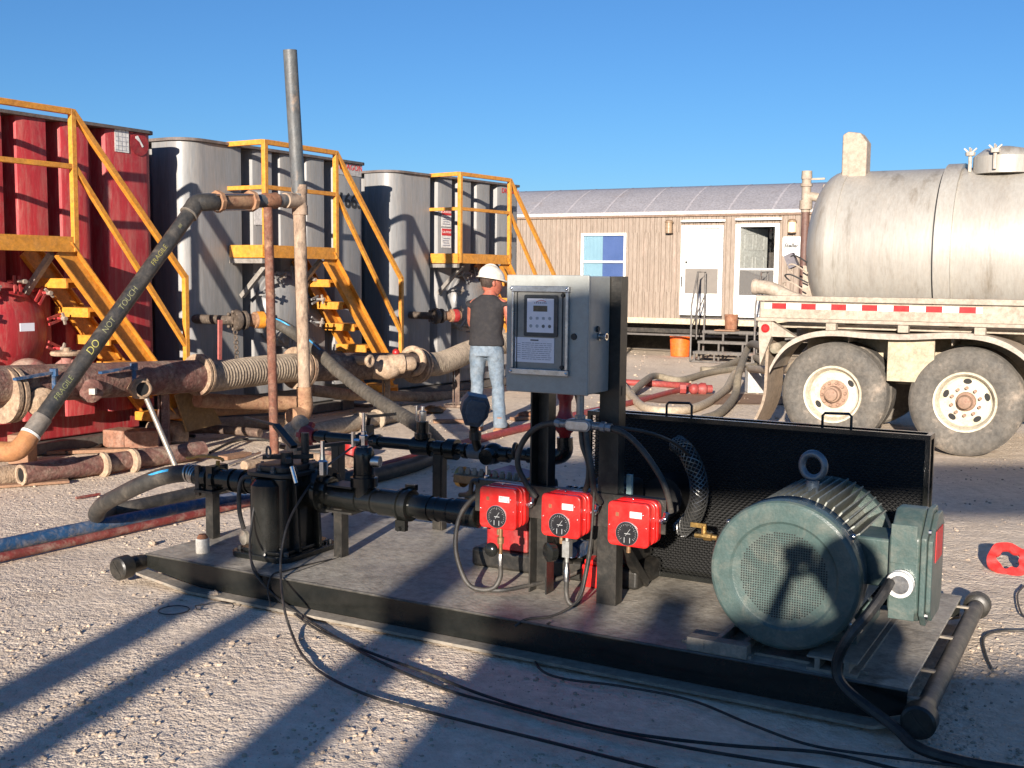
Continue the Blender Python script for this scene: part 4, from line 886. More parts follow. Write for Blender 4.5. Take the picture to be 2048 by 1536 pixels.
# curved mesh nose of the guard beside the pump: strands wound both ways round a bent tube
cn = spline([Vector(q) for q in ((2.66, .86, .86), (2.73, .83, .82), (2.79, .81, .72), (2.80, .81, .62), (2.77, .82, .52), (2.70, .84, .44))], 12)
b = B(SK)
for sgn in (-1, 1):
    for k in range(9):
        pts = []
        for i, c in enumerate(cn):
            t = (cn[min(i + 1, len(cn) - 1)] - cn[max(i - 1, 0)]).normalized(); x = Vector((0, 1, 0)).cross(t).normalized(); y = t.cross(x)
            an = 2 * math.pi * k / 9 + sgn * i * .30; pts.append(c + (x * math.cos(an) + y * math.sin(an)) * .042)
        b.tube(pts, .0028, 4)
b.build('curved_mesh_nose', mat('bright_worn_mesh', (.26, .26, .25), (.14, .14, .13), 9, .35, metal=.8, bump=0), root, flat=True)
b = B(SK); b.tube(cn, .034, 14); b.build('nose_core', m_dkinside, root)
b = B(SK); b.cyl((2.62, .80, .60), (2.62, .98, .60), .10, 24); b.build('sheave', m_dkinside, root); b = B(SK); b.cyl((3.42, .86, .50), (3.42, .955, .50), .09, 24); b.build('sheave', m_dkinside, root)
# ================================================================== plunger pump behind the gauges
root = PUMP = thing('plunger_pump', 'red and black plunger pump half hidden behind the gauge rack', 'pump', SK.w(2.1, .9, DK), SK.rz)
b = B(SK); b.box((1.62, .68, DK), (2.55, 1.0, DK + .10)); b.box((1.95, .72, DK + .10), (2.50, 1.0, .52)); b.build('crankcase', m_blacks, root, bevel=.02)
b = B(SK); b.box((1.70, .70, DK + .10), (1.94, 1.0, .56)); b.prism([(0, 0), (.28, 0), (.28, .05), (.02, .09)], (1.66, .70, .56), (1, 0, 0), (0, 0, 1), (0, .28, 0)); b.build('fluid_end', m_redvalve, root, bevel=.01)
b = B(SK)
for i in range(3): b.cyl((1.56 + .0, .74 + .09 * i, .50), (1.72, .74 + .09 * i, .50), .035)
b.box((1.52, .66, .585), (1.90, .80, .63)); b.build('valve_cover', m_bronze, root, bevel=.006)
for i in range(9):
    b = B(SK); b.lathe((1.545 + .041 * i, .70, .63), (0, 0, 1), [(0, .015), (.022, .015), (.024, .01), (.034, .01)], 6); b.build('cover_nut', m_flange_gray, root)
b = B(SK); b.lathe((1.50, .76, .60), (1, -.1, 0), [(0, .02), (.001, .055), (.03, .055), (.031, .03)], 24); b.build('brass_flange', m_brass, root)
b = B(SK); b.torus((2.17, .55, .645), (1, .6, 0), .032, .010, 24, 8); b.cyl((2.17, .55, .56), (2.17, .55, .62), .02); b.build('lifting_eye', m_blacks, root)
b = B(SK); b.cyl((2.20, .60, .58), (2.36, .60, .58), .055, 24)
for i in range(5): b.lathe((2.21 + .03 * i, .60, .58), (1, 0, 0), [(0, .055), (.001, .068), (.012, .068), (.013, .055)], 24)
b.build('finned_cylinder', m_motorband, root)
b = B(SK); b.box((2.34, .56, .53), (2.55, .76, .70)); eb = b.build('gear_case', m_blacks, root, bevel=.03)
b = B(SK); b.lathe((2.46, .56, .64), (0, 0, 1), [(0, .075), (.035, .08), (.04, .07), (.05, .02)], 24); b.build('round_cover', mat('gray_cast_cover', (.09, .09, .085), (.07, .07, .065), 8, .5), root)
b = B(SK); b.tube([(2.37, .54, .66), (2.44, .53, .70), (2.52, .54, .74)], .006, 6, smooth=4); b.tube([(2.41, .53, .66), (2.405, .53, .72)], .004, 6); b.build('pale_linkage', m_steel, root)
b = B(SK); b.box((2.56, .50, .63), (2.585, .52, .75)); b.build('white_tag', mat('pale_cyan_tag', (.35, .5, .5), (.3, .45, .45), 9, .5), root)
# small red oil box on the deck between the posts
b = B(SK); b.box((2.28, .62, DK), (2.46, .80, DK + .11)); b.box((2.29, .63, DK + .11), (2.45, .79, DK + .135)); tag(b.build('red_junction_box', m_redgloss, bevel=.008), 'small red metal box on the deck below the middle gauge', 'box')
b = B(SK); b.lathe((2.30, .50, .36), (0, -1, 0), [(0, .03), (.03, .03)], 14); b.box((2.28, .50, .33), (2.33, .60, .39)); b.build('blue_cap', m_blue, PUMP)
# ================================================================== instrument rack with posts and cross plate
root = thing('instrument_rack', 'black steel rack of two posts and a cross plate carrying the gauges', 'rack', SK.w(2.35, .45, DK), SK.rz)
for (u, ztop) in ((2.155, 1.14), (2.51, 1.655)):
    b = B(SK); w2 = .048
    b.box((u - w2, .405, DK), (u - w2 + .008, .48, ztop)); b.box((u + w2 - .008, .405, DK), (u + w2, .48, ztop)); b.box((u - w2 + .008, .472, DK), (u + w2 - .008, .48, ztop)) if u < 2.3 else b.box((u - w2 + .008, .405, DK), (u + w2 - .008, .413, ztop))
    b.build('post', m_blacks, root)
    b = B(SK); b.bar((u + .03, .46, .46), (u + .03, .80, DK + .01), .04, .04, (1, 0, 0)); b.build('brace', m_blacks, root)
b = B(SK); b.box((1.82, .385, .52), (2.80, .397, .675)); b.box((1.82, .397, .665), (2.80, .43, .675)); b.build('cross_plate', m_blacks, root, bevel=.002)
b = B(SK); b.tube([(1.84, .39, .665), (1.80, .39, .66), (1.78, .40, .60), (1.70, .44, .575)], .012, 8, smooth=4); b.build('bent_rod', m_blacks, root)
b = B(SK); b.box((2.07, .43, 1.12), (2.56, .46, 1.16)); b.box((2.07, .43, 1.60), (2.46, .46, 1.64)); b.build('cabinet_rail', m_blacks, root)
# ================================================================== control cabinet
CX0, CX1, CY0, CY1, CZ0, CZ1 = 2.105, 2.51, .17, .40, 1.138, 1.658
root = thing('control_cabinet', 'gray metal control cabinet with a windowed controller', 'cabinet', SK.w(2.31, .3, CZ0), SK.rz)
b = B(SK); b.box((CX0 + .004, CY0 + .02, CZ0 + .003), (CX1 - .003, CY1, CZ1 - .003)); b.build('body', m_cabinet, root, bevel=.006)
b = B(SK); b.box((CX0, CY0, CZ0), (CX1, CY0 + .018, CZ1)); dr = b.build('door', m_cabinet, root, bevel=.006, seg=3)
ap = lambda px, py, y=CY0: SK.at(px, py, y)
# window frame on the door
wx0, wx1, wz0, wz1 = CX0 + .035, CX0 + .315, CZ0 + .085, CZ1 - .052
b = B(SK); t_ = .022
b.box((wx0 - .004, CY0 - .020, wz1 - t_), (wx1 + .004, CY0, wz1 + .004)); b.box((wx0 - .004, CY0 - .020, wz0 - .004), (wx1 + .004, CY0, wz0 + t_)); b.box((wx1 - .014, CY0 - .018, wz0 + t_), (wx1, CY0, wz1 - t_)); b.box((wx0, CY0 - .018, wz0 + t_), (wx0 + .010, CY0, wz1 - t_)); wf = b.build('window_frame', m_alu, dr, bevel=.003)
b = B(SK); b.box((wx0 + .010, CY0 - .005, wz0 + t_), (wx1 - .014, CY0 - .001, wz1 - t_)); b.build('window_recess', mat('gray_window_recess', (.24, .24, .225), (.21, .21, .195), 5, .4, grime=.1, dust=.05), dr)
b = B(SK); rr_ = rrect(.225, .375, .02, cx=(wx0 + wx1) / 2 - .004, cy=(wz0 + wz1) / 2 + .002); pts = [(p[0], CY0 - .0075, p[1]) for p in rr_]; b.tube(pts, .0022, 6, closed=True); b.build('window_gasket', m_ink, dr)
for (x, z) in ((wx0, wz1 - .008), (wx1 - .006, wz1 - .008), (wx0, wz0 + .008), (wx1 - .006, wz0 + .008)):
    b = B(SK); b.ball((x, CY0 - .022, z), .0065, 10, 6); b.build('frame_screw', m_chrome, dr)
for (x, z) in ((wx1 - .028, wz1 - .035), (wx1 - .030, wz0 + .035)):
    b = B(SK); b.lathe((x, CY0 - .006, z), (0, -1, 0), [(0, .009), (.012, .008)], 12); b.build('window_knob', m_ink, dr)
b = B(SK); b.lathe((wx1 + .022, CY0, (CZ0 + CZ1) / 2 - .005), (0, -1, 0), [(0, .015), (.006, .013)], 18); b.build('door_lock', m_ink, dr)
# controller
kx0, kx1 = CX0 + .096, CX0 + .262; kz0, kz1 = wz0 + .165, wz1 - .035
b = B(SK); b.prism(rrect(kx1 - kx0, kz1 - kz0, .008, cx=(kx0 + kx1) / 2, cy=(kz0 + kz1) / 2), (0, CY0 - .0055, 0), (1, 0, 0), (0, 0, 1), (0, -.007, 0)); ct = b.build('controller', mat('dark_controller_case', (.03, .035, .04), (.035, .04, .045), 6, .4), root)
fx0, fx1, fz0, fz1 = kx0 + .016, kx1 - .018, kz0 + .018, kz1 - .016
b = B(SK); b.box((fx0, CY0 - .0140, fz0), (fx1, CY0 - .0127, fz1)); b.build('keypad_face', m_label, ct)
fw = fx1 - fx0; fh = fz1 - fz0; Yk = CY0 - .0148
b = B(SK); b.box((fx0 + fw * .24, Yk, fz0 + fh * .62), (fx0 + fw * .76, Yk + .0006, fz0 + fh * .79)); b.build('display', mat('amber_dark_display', (.06, .045, .03), (.07, .055, .04), 5, .2), ct)
b = B(SK); b.tube([(fx0 + fw * (.35 + .045 * i), Yk, fz0 + fh * (.90 + .05 * math.sin(i * .38))) for i in range(9)], .0012, 5); b.build('red_arc_logo', m_redink, ct)
b = B(SK)
for q in range(7): b.box((fx0 + fw * (.27 + .07 * q), Yk, fz0 + fh * .855), (fx0 + fw * (.31 + .07 * q), Yk + .0008, fz0 + fh * (.885 + .01 * (q % 2))))
b.build('faint_maker_print', m_inkgray, ct)
for r_, zz in enumerate((.42, .19)):
    for q in range(4):
        x = fx0 + fw * (.15 + .235 * q); z = fz0 + fh * zz
        b = B(SK); b.prism(circ(14, .0075) if (q in (0, 3) or r_) else rrect(.013, .012, .002, 2), (x, Yk + .0006, z), (1, 0, 0), (0, 0, 1), (0, -.0008, 0)); b.build('key', mat('gray_key', (.36, .40, .44), (.32, .36, .42), 5, .4) if (r_ == 0 or q < 2) else mat('dark_key', (.10, .11, .12), (.12, .13, .14), 5, .4), ct)
# instruction sheet
b = B(SK); ix0, ix1, iz0, iz1 = CX0 + .050, CX0 + .245, wz0 + .050, wz0 + .160
b.box((ix0, CY0 - .0075, iz0), (ix1, CY0 - .0062, iz1)); sh = b.build('instruction_sheet', m_label, root)
b = B(SK)
rnd = random.Random(8)
for q in range(9):
    x = ix0 + .035; z = iz1 - .026 - q * .0088
    while x < ix1 - .02: l_ = rnd.uniform(.008, .03); e = min(x + l_, ix1 - .012); b.box((x, CY0 - .0086, z), (e, CY0 - .0078, z + .0022)); x = e + .004
for q in range(7): b.box((ix0 + .01, CY0 - .0086, iz1 - .03 - q * .01), (ix0 + .028, CY0 - .0078, iz1 - .028 - q * .01))
b.build('printed_lines', m_inkgray, sh)
b = B(SK); b.box(((ix0 + ix1) / 2 - .02, CY0 - .0086, iz1 - .014), ((ix0 + ix1) / 2 + .02, CY0 - .0078, iz1 - .009)); b.build('heading_line', m_ink, sh)
# push button on the right side
c = SK.Mi @ P(1209, 670, 0) if False else SK.at(1209, 672, .28); c = Vector((CX1, .285, 1.392))
b = B(SK); b.lathe(c, (1, 0, 0), [(0, .018), (.004, .018), (.005, .013), (.022, .013)], 18); pb = b.build('push_button', m_steel, root)
b = B(SK); b.lathe(c + Vector((.0221, 0, 0)), (1, 0, 0), [(0, .0165), (.012, .0175), (.014, .016)], 20); b.build('button_ring', m_chrome, pb)
b = B(SK); b.lathe(c + Vector((.0362, 0, 0)), (1, 0, 0), [(0, .010), (.002, .009)], 16); b.build('button_cap', mat('dark_red_cap', (.2, .02, .03), (.15, .02, .02), 5, .3), pb)
b = B(SK); b.lathe((CX1, .262, 1.425), (1, 0, 0), [(0, .014), (.008, .012)], 14); b.build('side_plug', m_ink, root)
# ================================================================== gauges
m_tick = mat('pale_gauge_print', (.34, .34, .33), (.28, .28, .27), 9, .5, bump=0)
def gauge(loc):
    root = thing('pressure_gauge', '', 'gauge', SK.w(*loc), SK.rz, 'red gauge boxes on the rack')
    k = KS; M = Matrix.Translation(SK.w(*loc)) @ Matrix.Rotation(SK.rz, 4, 'Z') @ Matrix.Scale(k, 4)
    # origin = centre of the box back
    b = B(M); b.prism(rrect(.205, .195, .035), (.012, 0, .006), (1, 0, 0), (0, 0, 1), (0, -.045, 0)); b.build('case', m_redgloss, root, bevel=.01, seg=3)
    b = B(M); b.prism(rrect(.205, .198, .038), (.004, -.0455, .001), (1, 0, 0), (0, 0, 1), (0, -.014, 0)); b.build('gasket_flange', m_redgloss, root, bevel=.005)
    b = B(M); b.prism(rrect(.198, .198, .024), (-.006, -.06, -.004), (1, 0, 0), (0, 0, 1), (0, -.035, 0)); lid = b.build('lid', m_redgloss, root, bevel=.007, seg=3)
    b = B(M); b.lathe((-.010, -.0945, -.044), (0, -1, 0), [(0, .054), (.005, .054), (.0055, .051), (.002, .050)], 40); b.build('bezel', m_steel, lid)
    b = B(M); b.lathe((-.010, -.0950, -.044), (0, -1, 0), [(0, .0505), (.002, .0505)], 40); dl = b.build('dial', m_glass_dark, lid)
    b = B(M)
    for i in range(21):
        a = math.radians(220 - 260 * i / 20); r0_ = .038 if i % 5 else .033; d = Vector((math.cos(a), 0, math.sin(a))); c = Vector((-.010, -.0975, -.044)); b.bar(c + d * r0_, c + d * .044, .0012, .0006, (0, 1, 0))
    for a, l_ in ((55, .026), (235, .012)): d = Vector((math.cos(math.radians(a)), 0, math.sin(math.radians(a)))); b.bar(Vector((-.010, -.0978, -.044)), Vector((-.010, -.0978, -.044)) + d * l_, .0018, .0006, (0, 1, 0))
    for x in (-.014, .012): b.box((-.010 + x, -.0976, -.086), (-.010 + x + .003, -.097, -.062))
    b.box((-.022, -.0976, -.046), (.006, -.097, -.043))
    b.build('dial_print', m_tick, lid)
    b = B(M); b.box((.002, -.0972, .028), (.058, -.0955, .056)); lb = b.build('label_plate', m_trimwhite, lid)
    b = B(M); 
    for i in range(3): b.box((.007, -.0985, .0475 - .0065 * i), (.007 + (.018, .030, .036)[i], -.0974, .050 - .0065 * i))
    b.box((.048, -.0985, .030), (.054, -.0974, .038)); b.build('print', m_inkgray, lb)
    b = B(M); b.prism(rrect(.016, .018, .002, 2), (-.058, -.0955, .038), (1, 0, 0), (0, 0, 1), (0, -.0015, 0)); b.build('approval_mark', mat('bronze_mark', (.25, .08, .03), (.2, .07, .03), 9, .5), lid)
    for (x, z, y) in ((-.094, -.012, -.096), (.080, -.012, -.096), (.065, .045, -.096), (-.004, .103, -.05), (.098, .03, -.06), (.098, -.015, -.06)):
        b = B(M); b.ball((x, y, z), .0042, 8, 6); b.build('screw', m_chrome, lid)
    b = B(M); b.lathe((.114, -.03, .012), (1, 0, .25), [(0, .014), (.012, .016), (.02, .016), (.024, .012)], 8); b.ball((.140, -.03, .026), .015, 12, 8); b.lathe((.143, -.03, .028), (.25, 0, 1), [(0, .013), (.018, .016), (.028, .016), (.030, .013)], 8); b.build('conduit_elbow', m_chrome, root)
    b = B(M); b.cyl((-.012, -.07, -.135), (-.012, -.07, -.098), .010, 8); b.build('bottom_fitting', m_bronze, root)
    return root
GC = [(2.005, .385, .572), (2.335, .385, .572), (2.668, .385, .572)]
g1 = gauge(GC[0]); gs = [g1]
for c in GC[1:]:
    g2 = copy_tree(g1); W = Matrix.Translation(SK.w(*c)) @ Matrix.Rotation(SK.rz, 4, 'Z'); place(g2, W); gs.append(g2)
for g, l in zip(gs, ('red gauge box on the rack, left of both posts', 'red gauge box between the two rack posts', 'red gauge box right of the tall post, nearest the motor')): g['label'] = l
# ================================================================== piping and other gear on the skid
def S5(px, py, v): return Vector(SK.at(px, py, v))
def grooved(b, p, q, r, n=20):
    b.cyl(p, q, r, n)
# --- main suction line along the deck
root = thing('discharge_pipe', 'thick glossy black pipe with bolted couplings along the middle of the deck', 'pipe', SK.w(1.3, .5, DK), SK.rz)
b = B(SK); zc = .475
b.cyl((.84, .50, zc + .0), (1.78, .50, zc), .060, 24); pm = b.build('pipe_run', m_black, root)
b = B(SK)
for u0, u1, r in ((.97, 1.05, .068), (1.13, 1.15, .066), (1.18, 1.30, .070), (1.42, 1.50, .066), (1.53, 1.545, .064), (1.60, 1.615, .064), (1.64, 1.78, .068)): b.lathe((u0, .5, zc), (1, 0, 0), [(0, .06), (.004, r), (u1 - u0 - .004, r), (u1 - u0, .06)], 28)
b.build('weld_bead', m_black, pm)
b = B(SK); b.lathe((1.30, .5, zc), (1, 0, 0), [(0, .06), (.003, .082), (.022, .086), (.026, .077), (.05, .077), (.054, .086), (.074, .082), (.078, .06)], 28); b.box((1.31, .44, zc - .125), (1.37, .47, zc - .07)); b.box((1.31, .53, zc + .07), (1.37, .56, zc + .10)); b.cyl((1.34, .42, zc - .112), (1.34, .50, zc - .112), .012, 8); b.build('grooved_coupling', m_black, root, angle=30)
b = B(SK); b.cyl((1.07, .50, zc + .0), (1.07, .50, zc + .135), .058, 24); b.lathe((1.07, .5, zc + .07), (0, 0, 1), [(0, .06), (.002, .072), (.05, .072), (.052, .06)], 24); b.lathe((1.07, .5, zc + .13), (0, 0, 1), [(0, .05), (.01, .055), (.11, .055), (.135, .05), (.15, .04)], 24); b.build('riser', m_black, root)
b = B(SK); b.cyl((1.07, .5, zc + .205), (1.16, .52, zc + .205), .03, 14); b.build('side_outlet', m_steel, root)
b = B(SK)   # small steel ball valve on the riser
for z0_, r_ in ((.27, .016),): b.lathe((1.07, .5, zc + .27), (0, 0, 1), [(0, .018), (.01, .024), (.07, .024), (.075, .014), (.09, .014), (.092, .010), (.19, .010)], 8)
b.cyl((1.01, .50, zc + .31), (1.05, .50, zc + .31), .010, 8); b.box((.995, .49, zc + .275), (1.008, .51, zc + .355)); b.build('needle_valve', m_chrome, root)
for u in (.94,):
    b = B(SK); b.box((u - .04, .46, DK), (u + .012, .52, zc - .06)); b.build('support_post', m_blacks, root)
    b = B(SK); b.box((u - .07, .43, zc - .075), (u + .10, .57, zc - .064)); b.build('clamp_plate', m_blacks, root); b = B(SK); b.box((u - .06, .43, zc + .062), (u + .10, .57, zc + .072)); b.build('clamp_plate', m_blacks, root)
# flange to the vessel
b = B(SK); b.lathe((.80, .5, .50), (1, 0, 0), [(0, .11), (.002, .125), (.028, .125), (.03, .08), (.055, .075), (.06, .06)], 32)
for i in range(8): a = 2 * math.pi * i / 8; b.lathe((.795, .5 + .10 * math.cos(a), .50 + .10 * math.sin(a)), (1, 0, 0), [(0, .014), (.05, .014)], 6)
b.build('flange', m_black, root, angle=30)
# --- vessel / gear pump housing, the big black upright body
_Z50 = .50
root = thing('strainer_vessel', 'big black upright casting with a bolted lid and levers, left part of the deck', 'strainer', SK.w(.62, .42, DK), SK.rz)
b = B(SK); b.prism(rrect(.25, .33, .05, cx=.60, cy=.43), (0, 0, DK + .03), (1, 0, 0), (0, 1, 0), (0, 0, .40)); b.build('casting', m_black, root, bevel=.012)
b = B(SK); b.cyl((.60, .29, DK + .03), (.60, .29, DK + .39), .095, 28); b.lathe((.60, .29, DK + .39), (0, 0, 1), [(0, .095), (.03, .07), (.035, .02)], 28); b.build('front_barrel', m_black, root)
for (u0, v0) in ((.478, .36), (.478, .50), (.705, .33), (.705, .50)):
    b = B(SK); b.prism([(0, 0), (.05, 0), (.03, .36), (0, .38)] if u0 > .6 else [(0, 0), (-.04, 0), (-.02, .36), (0, .38)], (u0 + (.02 if u0 > .6 else 0), v0, DK + .03), (1, 0, 0), (0, 0, 1), (0, .022, 0)); b.build('rib', m_black, root, bevel=.004)
b = B(SK); b.cyl((.70, .50, .50), (.80, .50, .50), .105, 28); b.cyl((.46, .45, _Z50), (.40, .45, .50), .085, 24); b.build('port_boss', m_black, root)
b = B(SK); b.prism(rrect(.40, .48, .08, cx=.60, cy=.42), (0, 0, DK), (1, 0, 0), (0, 1, 0), (0, 0, .03)); b.prism(rrect(.31, .42, .07, cx=.60, cy=.42), (0, 0, DK + .03), (1, 0, 0), (0, 1, 0), (0, 0, .02)); b.build('foot_plate', m_black, root, bevel=.005)
b = B(SK); b.prism(rrect(.31, .38, .08, cx=.60, cy=.44), (0, 0, DK + .43), (1, 0, 0), (0, 1, 0), (0, 0, .022)); b.prism(rrect(.24, .30, .06, cx=.60, cy=.44), (0, 0, DK + .452), (1, 0, 0), (0, 1, 0), (0, 0, .03)); b.build('lid', m_blacks, root, bevel=.004)
for k in range(8):
    a = 2 * math.pi * k / 8 + .3; b = B(SK); c = (.60 + .135 * math.cos(a), .44 + .165 * math.sin(a), DK + .45); b.lathe(c, (0, 0, 1), [(0, .016), (.018, .016), (.019, .010), (.035, .010)], 6); b.build('lid_bolt', m_thinsteel, root)
b = B(SK); b.cyl((.60, .44, DK + .48), (.60, .44, DK + .54), .035, 16); b.bar((.50, .36, DK + .515), (.71, .53, DK + .515), .028, .024); b.bar((.51, .54, DK + .51), (.69, .35, DK + .51), .028, .024); b.build('lid_yoke', m_blacks, root)
b = B(SK); b.torus((.56, .34, DK + .55), (.5, 1, 0), .028, .006, 20, 6); b.build('ring', m_thinsteel, root)
b = B(SK); b.lathe((.49, .235, DK + .10), (-.3, -1, 0), [(0, .04), (.02, .04), (.021, .028), (.03, .01)], 20); b.build('drain_plug', m_flange_gray, root)
for (du, dv) in ((-.16, -.18), (.16, -.18), (.16, .18), (-.16, .18)): b = B(SK); b.lathe((.60 + du, .42 + dv, DK + .03), (0, 0, 1), [(0, .014), (.02, .014)], 6); b.build('foot_bolt', m_thinsteel, root)
b = B(SK); b.bar((.60, .50, DK + .56), (.42, .56, DK + .66), .04, .02); b.bar((.42, .56, DK + .66), (.16, .60, DK + .68), .018, .012); b.build('lever_handle', m_blacks, root)
b = B(SK); b.bar((.62, .50, DK + .55), (.82, .66, DK + .58), .035, .018); b.bar((.82, .66, DK + .58), (.95, .74, DK + .59), .022, .012); b.cyl((.66, .52, DK + .47), (.66, .52, DK + .64), .022, 14); b.build('second_lever', m_blacks, root)
b = B(SK); b.lathe((.78, .30, .565), (-.35, 0, 1), [(0, .012), (.09, .012)], 10); b.lathe((.86, .42, .60), (0, 0, 1), [(0, .026), (.03, .028), (.07, .028), (.08, .016), (.12, .012), (.18, .011)], 8); b.build('chrome_valve', m_chrome, root)
b = B(SK); b.tube([(.50, .30, DK + .42), (.44, .26, DK + .40), (.43, .25, DK + .25), (.47, .24, DK + .14)], .012, 8, smooth=5); b.build('drain_tube', m_rubber, root)
# --- inlet line on the left end
root = thing('inlet_valve', 'black inlet pipe with a yellow handled valve at the left end of the deck', 'valve', SK.w(.12, .45, DK), SK.rz)
zi = .50
b = B(SK); b.cyl((.09, .45, zi), (.46, .45, zi), .056, 24)
for u0, u1, r in ((.18, .22, .066), (.24, .30, .068), (.32, .335, .062)): b.lathe((u0, .45, zi), (1, 0, 0), [(0, .05), (.003, r), (u1 - u0 - .003, r), (u1 - u0, .05)], 24)
b.build('pipe', m_black, root)
b = B(SK); b.lathe((-.05, .45, zi), (1, 0, 0), [(0, .04), (.004, .060), (.03, .060), (.032, .052), (.05, .052), (.055, .065), (.09, .065), (.095, .05), (.12, .05), (.125, .07), (.15, .07), (.155, .05)], 24); b.box((.055, .39, zi - .075), (.10, .52, zi + .075)); b.build('valve_body', m_black, root, angle=30)
b = B(SK); b.box((-.03, .39, zi - .10), (.0, .41, zi + .07)); b.build('cam_arm', mat('worn_brown_black', (.06, .035, .025), (.04, .03, .02), 6, .5), root)
b = B(SK); b.cyl((.09, .45, zi + .05), (.09, .45, zi + .10), .012, 8); b.tube([(.13, .45, zi + .10), (.11, .45, zi + .115), (-.03, .45, zi + .118), (-.10, .45, zi + .10), (-.15, .45, zi + .095)], .009, 8, smooth=3); b.build('yellow_handle', mat('dirty_yellow_lever', (.55, .27, .04), (.4, .2, .04), 9, .5), root)
b = B(SK); b.box((.02, .42, DK), (.075, .475, zi - .06)); b.box((-.02, .37, zi - .075), (.12, .53, zi - .062)); b.build('support_post', m_blacks, root)
# hose from the inlet: black with a blue stripe, looping down to the ground
lp = [SK.w(-.05, .45, zi), SK.w(-.13, .45, zi + .01), S5(330, 952, .43), S5(285, 968, .42), S5(240, 990, .46), S5(205, 1010, .5), S5(193, 1030, .6)]
lp = [lp[0], lp[1]] + [SK.M @ p for p in lp[2:]] + [P(215, 1022, .05), P(262, 1015, .05), P(330, 1000, .05), P(395, 985, .05), P(470, 968, .05)]
hs = hose(lp, .052, m_rubber, 'suction_hose', 'thick black hose with a blue stripe looping off the left end of the skid', n=16)
b = B(); sp_ = spline([Vector(p) for p in lp], 8)
def stripe(sp_, i0, i1, off, r, b):
    b.tube([sp_[i] + off for i in range(i0, min(i1, len(sp_)))], r, 6)
stripe(sp_, 14, 46, Vector((-.0, -.034, .030)), .014, b); b.build('stripe', m_bluestripe, hs)
b = B(); 
for i in range(4): c = sp_[2 + i * 2]; b.lathe(c, sp_[3 + i * 2] - c, [(-.006, .052), (-.004, .058), (.006, .058), (.008, .052)], 18)
b.build('hose_band', m_steel, hs)
# --- upper line at the back of the deck
root = thing('return_line', 'black valve line on tall posts along the back of the deck', 'pipe', SK.w(.9, 1.3, DK), SK.rz)
zu = .64
b = B(SK); b.cyl((.10, 1.3, zu), (1.78, 1.3, zu + .01), .034, 20)
for u0, u1, r in ((.13, .20, .042), (.44, .50, .05), (.54, .60, .045), (.84, .97, .055), (1.0, 1.06, .045), (1.08, 1.15, .062), (1.19, 1.22, .046), (1.42, 1.5, .045)): b.lathe((u0, 1.3, zu), (1, 0, 0), [(0, .034), (.004, r), (u1 - u0 - .004, r), (u1 - u0, .034)], 20)
b.build('pipe_run', m_black, root)
b = B(SK); b.cyl((.905, 1.3, zu), (.905, 1.3, zu + .15), .036, 18); b.lathe((.905, 1.3, zu + .05), (0, 0, 1), [(0, .05), (.03, .05)], 18); b.build('tee', m_black, root)
b = B(SK); b.lathe((.905, 1.3, zu + .15), (0, 0, 1), [(0, .02), (.02, .022), (.06, .022), (.065, .012), (.09, .012)], 8); b.cyl((.86, 1.3, zu + .15), (.86, 1.3, zu + .24), .006, 6); b.build('vent_valve', m_steel, root)
b = B(SK); b.lathe((1.23, 1.3, zu), (1, 0, 0), [(0, .036), (.003, .043), (.10, .043), (.103, .036)], 24); b.build('gray_sleeve', mat('blue_gray_sleeve', (.10, .12, .15), (.08, .1, .12), 5, .4), root)
b = B(SK); b.ball((1.39, 1.3, zu), .062, 18, 12, sc=(1.1, 1, 1)); b.lathe((1.39, 1.24, zu - .01), (0, -1, 0), [(0, .05), (.03, .045), (.031, .02)], 18); b.build('ball_valve_body', m_black, root)
b = B(SK); b.box((.475, 1.27, zu + .03), (.53, 1.33, zu + .10)); b.bar((.50, 1.3, zu + .09), (.53, 1.28, zu + .16), .02, .02); b.bar((.53, 1.28, zu + .155), (.75, 1.24, zu + .19), .02, .018); b.build('lever_handle', m_blacks, root)
b = B(SK); b.lathe((.0, 1.3, zu), (1, 0, 0), [(0, .03), (.002, .055), (.03, .062), (.045, .06), (.07, .045), (.10, .045), (.102, .034)], 16)
for i in range(3): a = 2 * math.pi * i / 3 + .9; c = Vector((.03, 1.3, zu)); b.bar(c + Vector((0, math.cos(a), math.sin(a))) * .05, c + Vector((0, math.cos(a), math.sin(a))) * .088, .03, .03)
b.build('red_hammer_union', m_redvalve, root)
for u in (.27, 1.02):
    b = B(SK); b.box((u - .028, 1.275, DK), (u + .028, 1.325, zu - .035)); b.box((u + .032, 1.275, DK), (u + .04, 1.325, zu - .035)); b.build('support_post', m_blacks, root)
b = B(SK); b.tube([(1.62, 1.3, zu + .01), (1.75, 1.3, zu + .01), (1.84, 1.3, zu + .04), (1.845, 1.3, zu + .13)], .045, 16, smooth=5); b.lathe((1.68, 1.3, zu), (1, 0, 0), [(0, .05), (.003, .085), (.04, .085), (.043, .05)], 22); b.build('elbow', m_black, root)
b = B(SK); b.torus((1.60, 1.18, zu + .05), (1, .2, 0), .038, .010, 24, 8); b.build('ring_handle', m_blacks, root)
b = B(SK); b.lathe((1.845, 1.3, zu + .13), (0, 0, 1), [(0, .03), (.02, .035), (.05, .062), (.09, .066), (.12, .045), (.15, .035), (.20, .035), (.22, .045), (.27, .045), (.29, .025), (.30, .012), (.36, .012)], 14); b.build('red_valve_stack', m_redvalve, root)
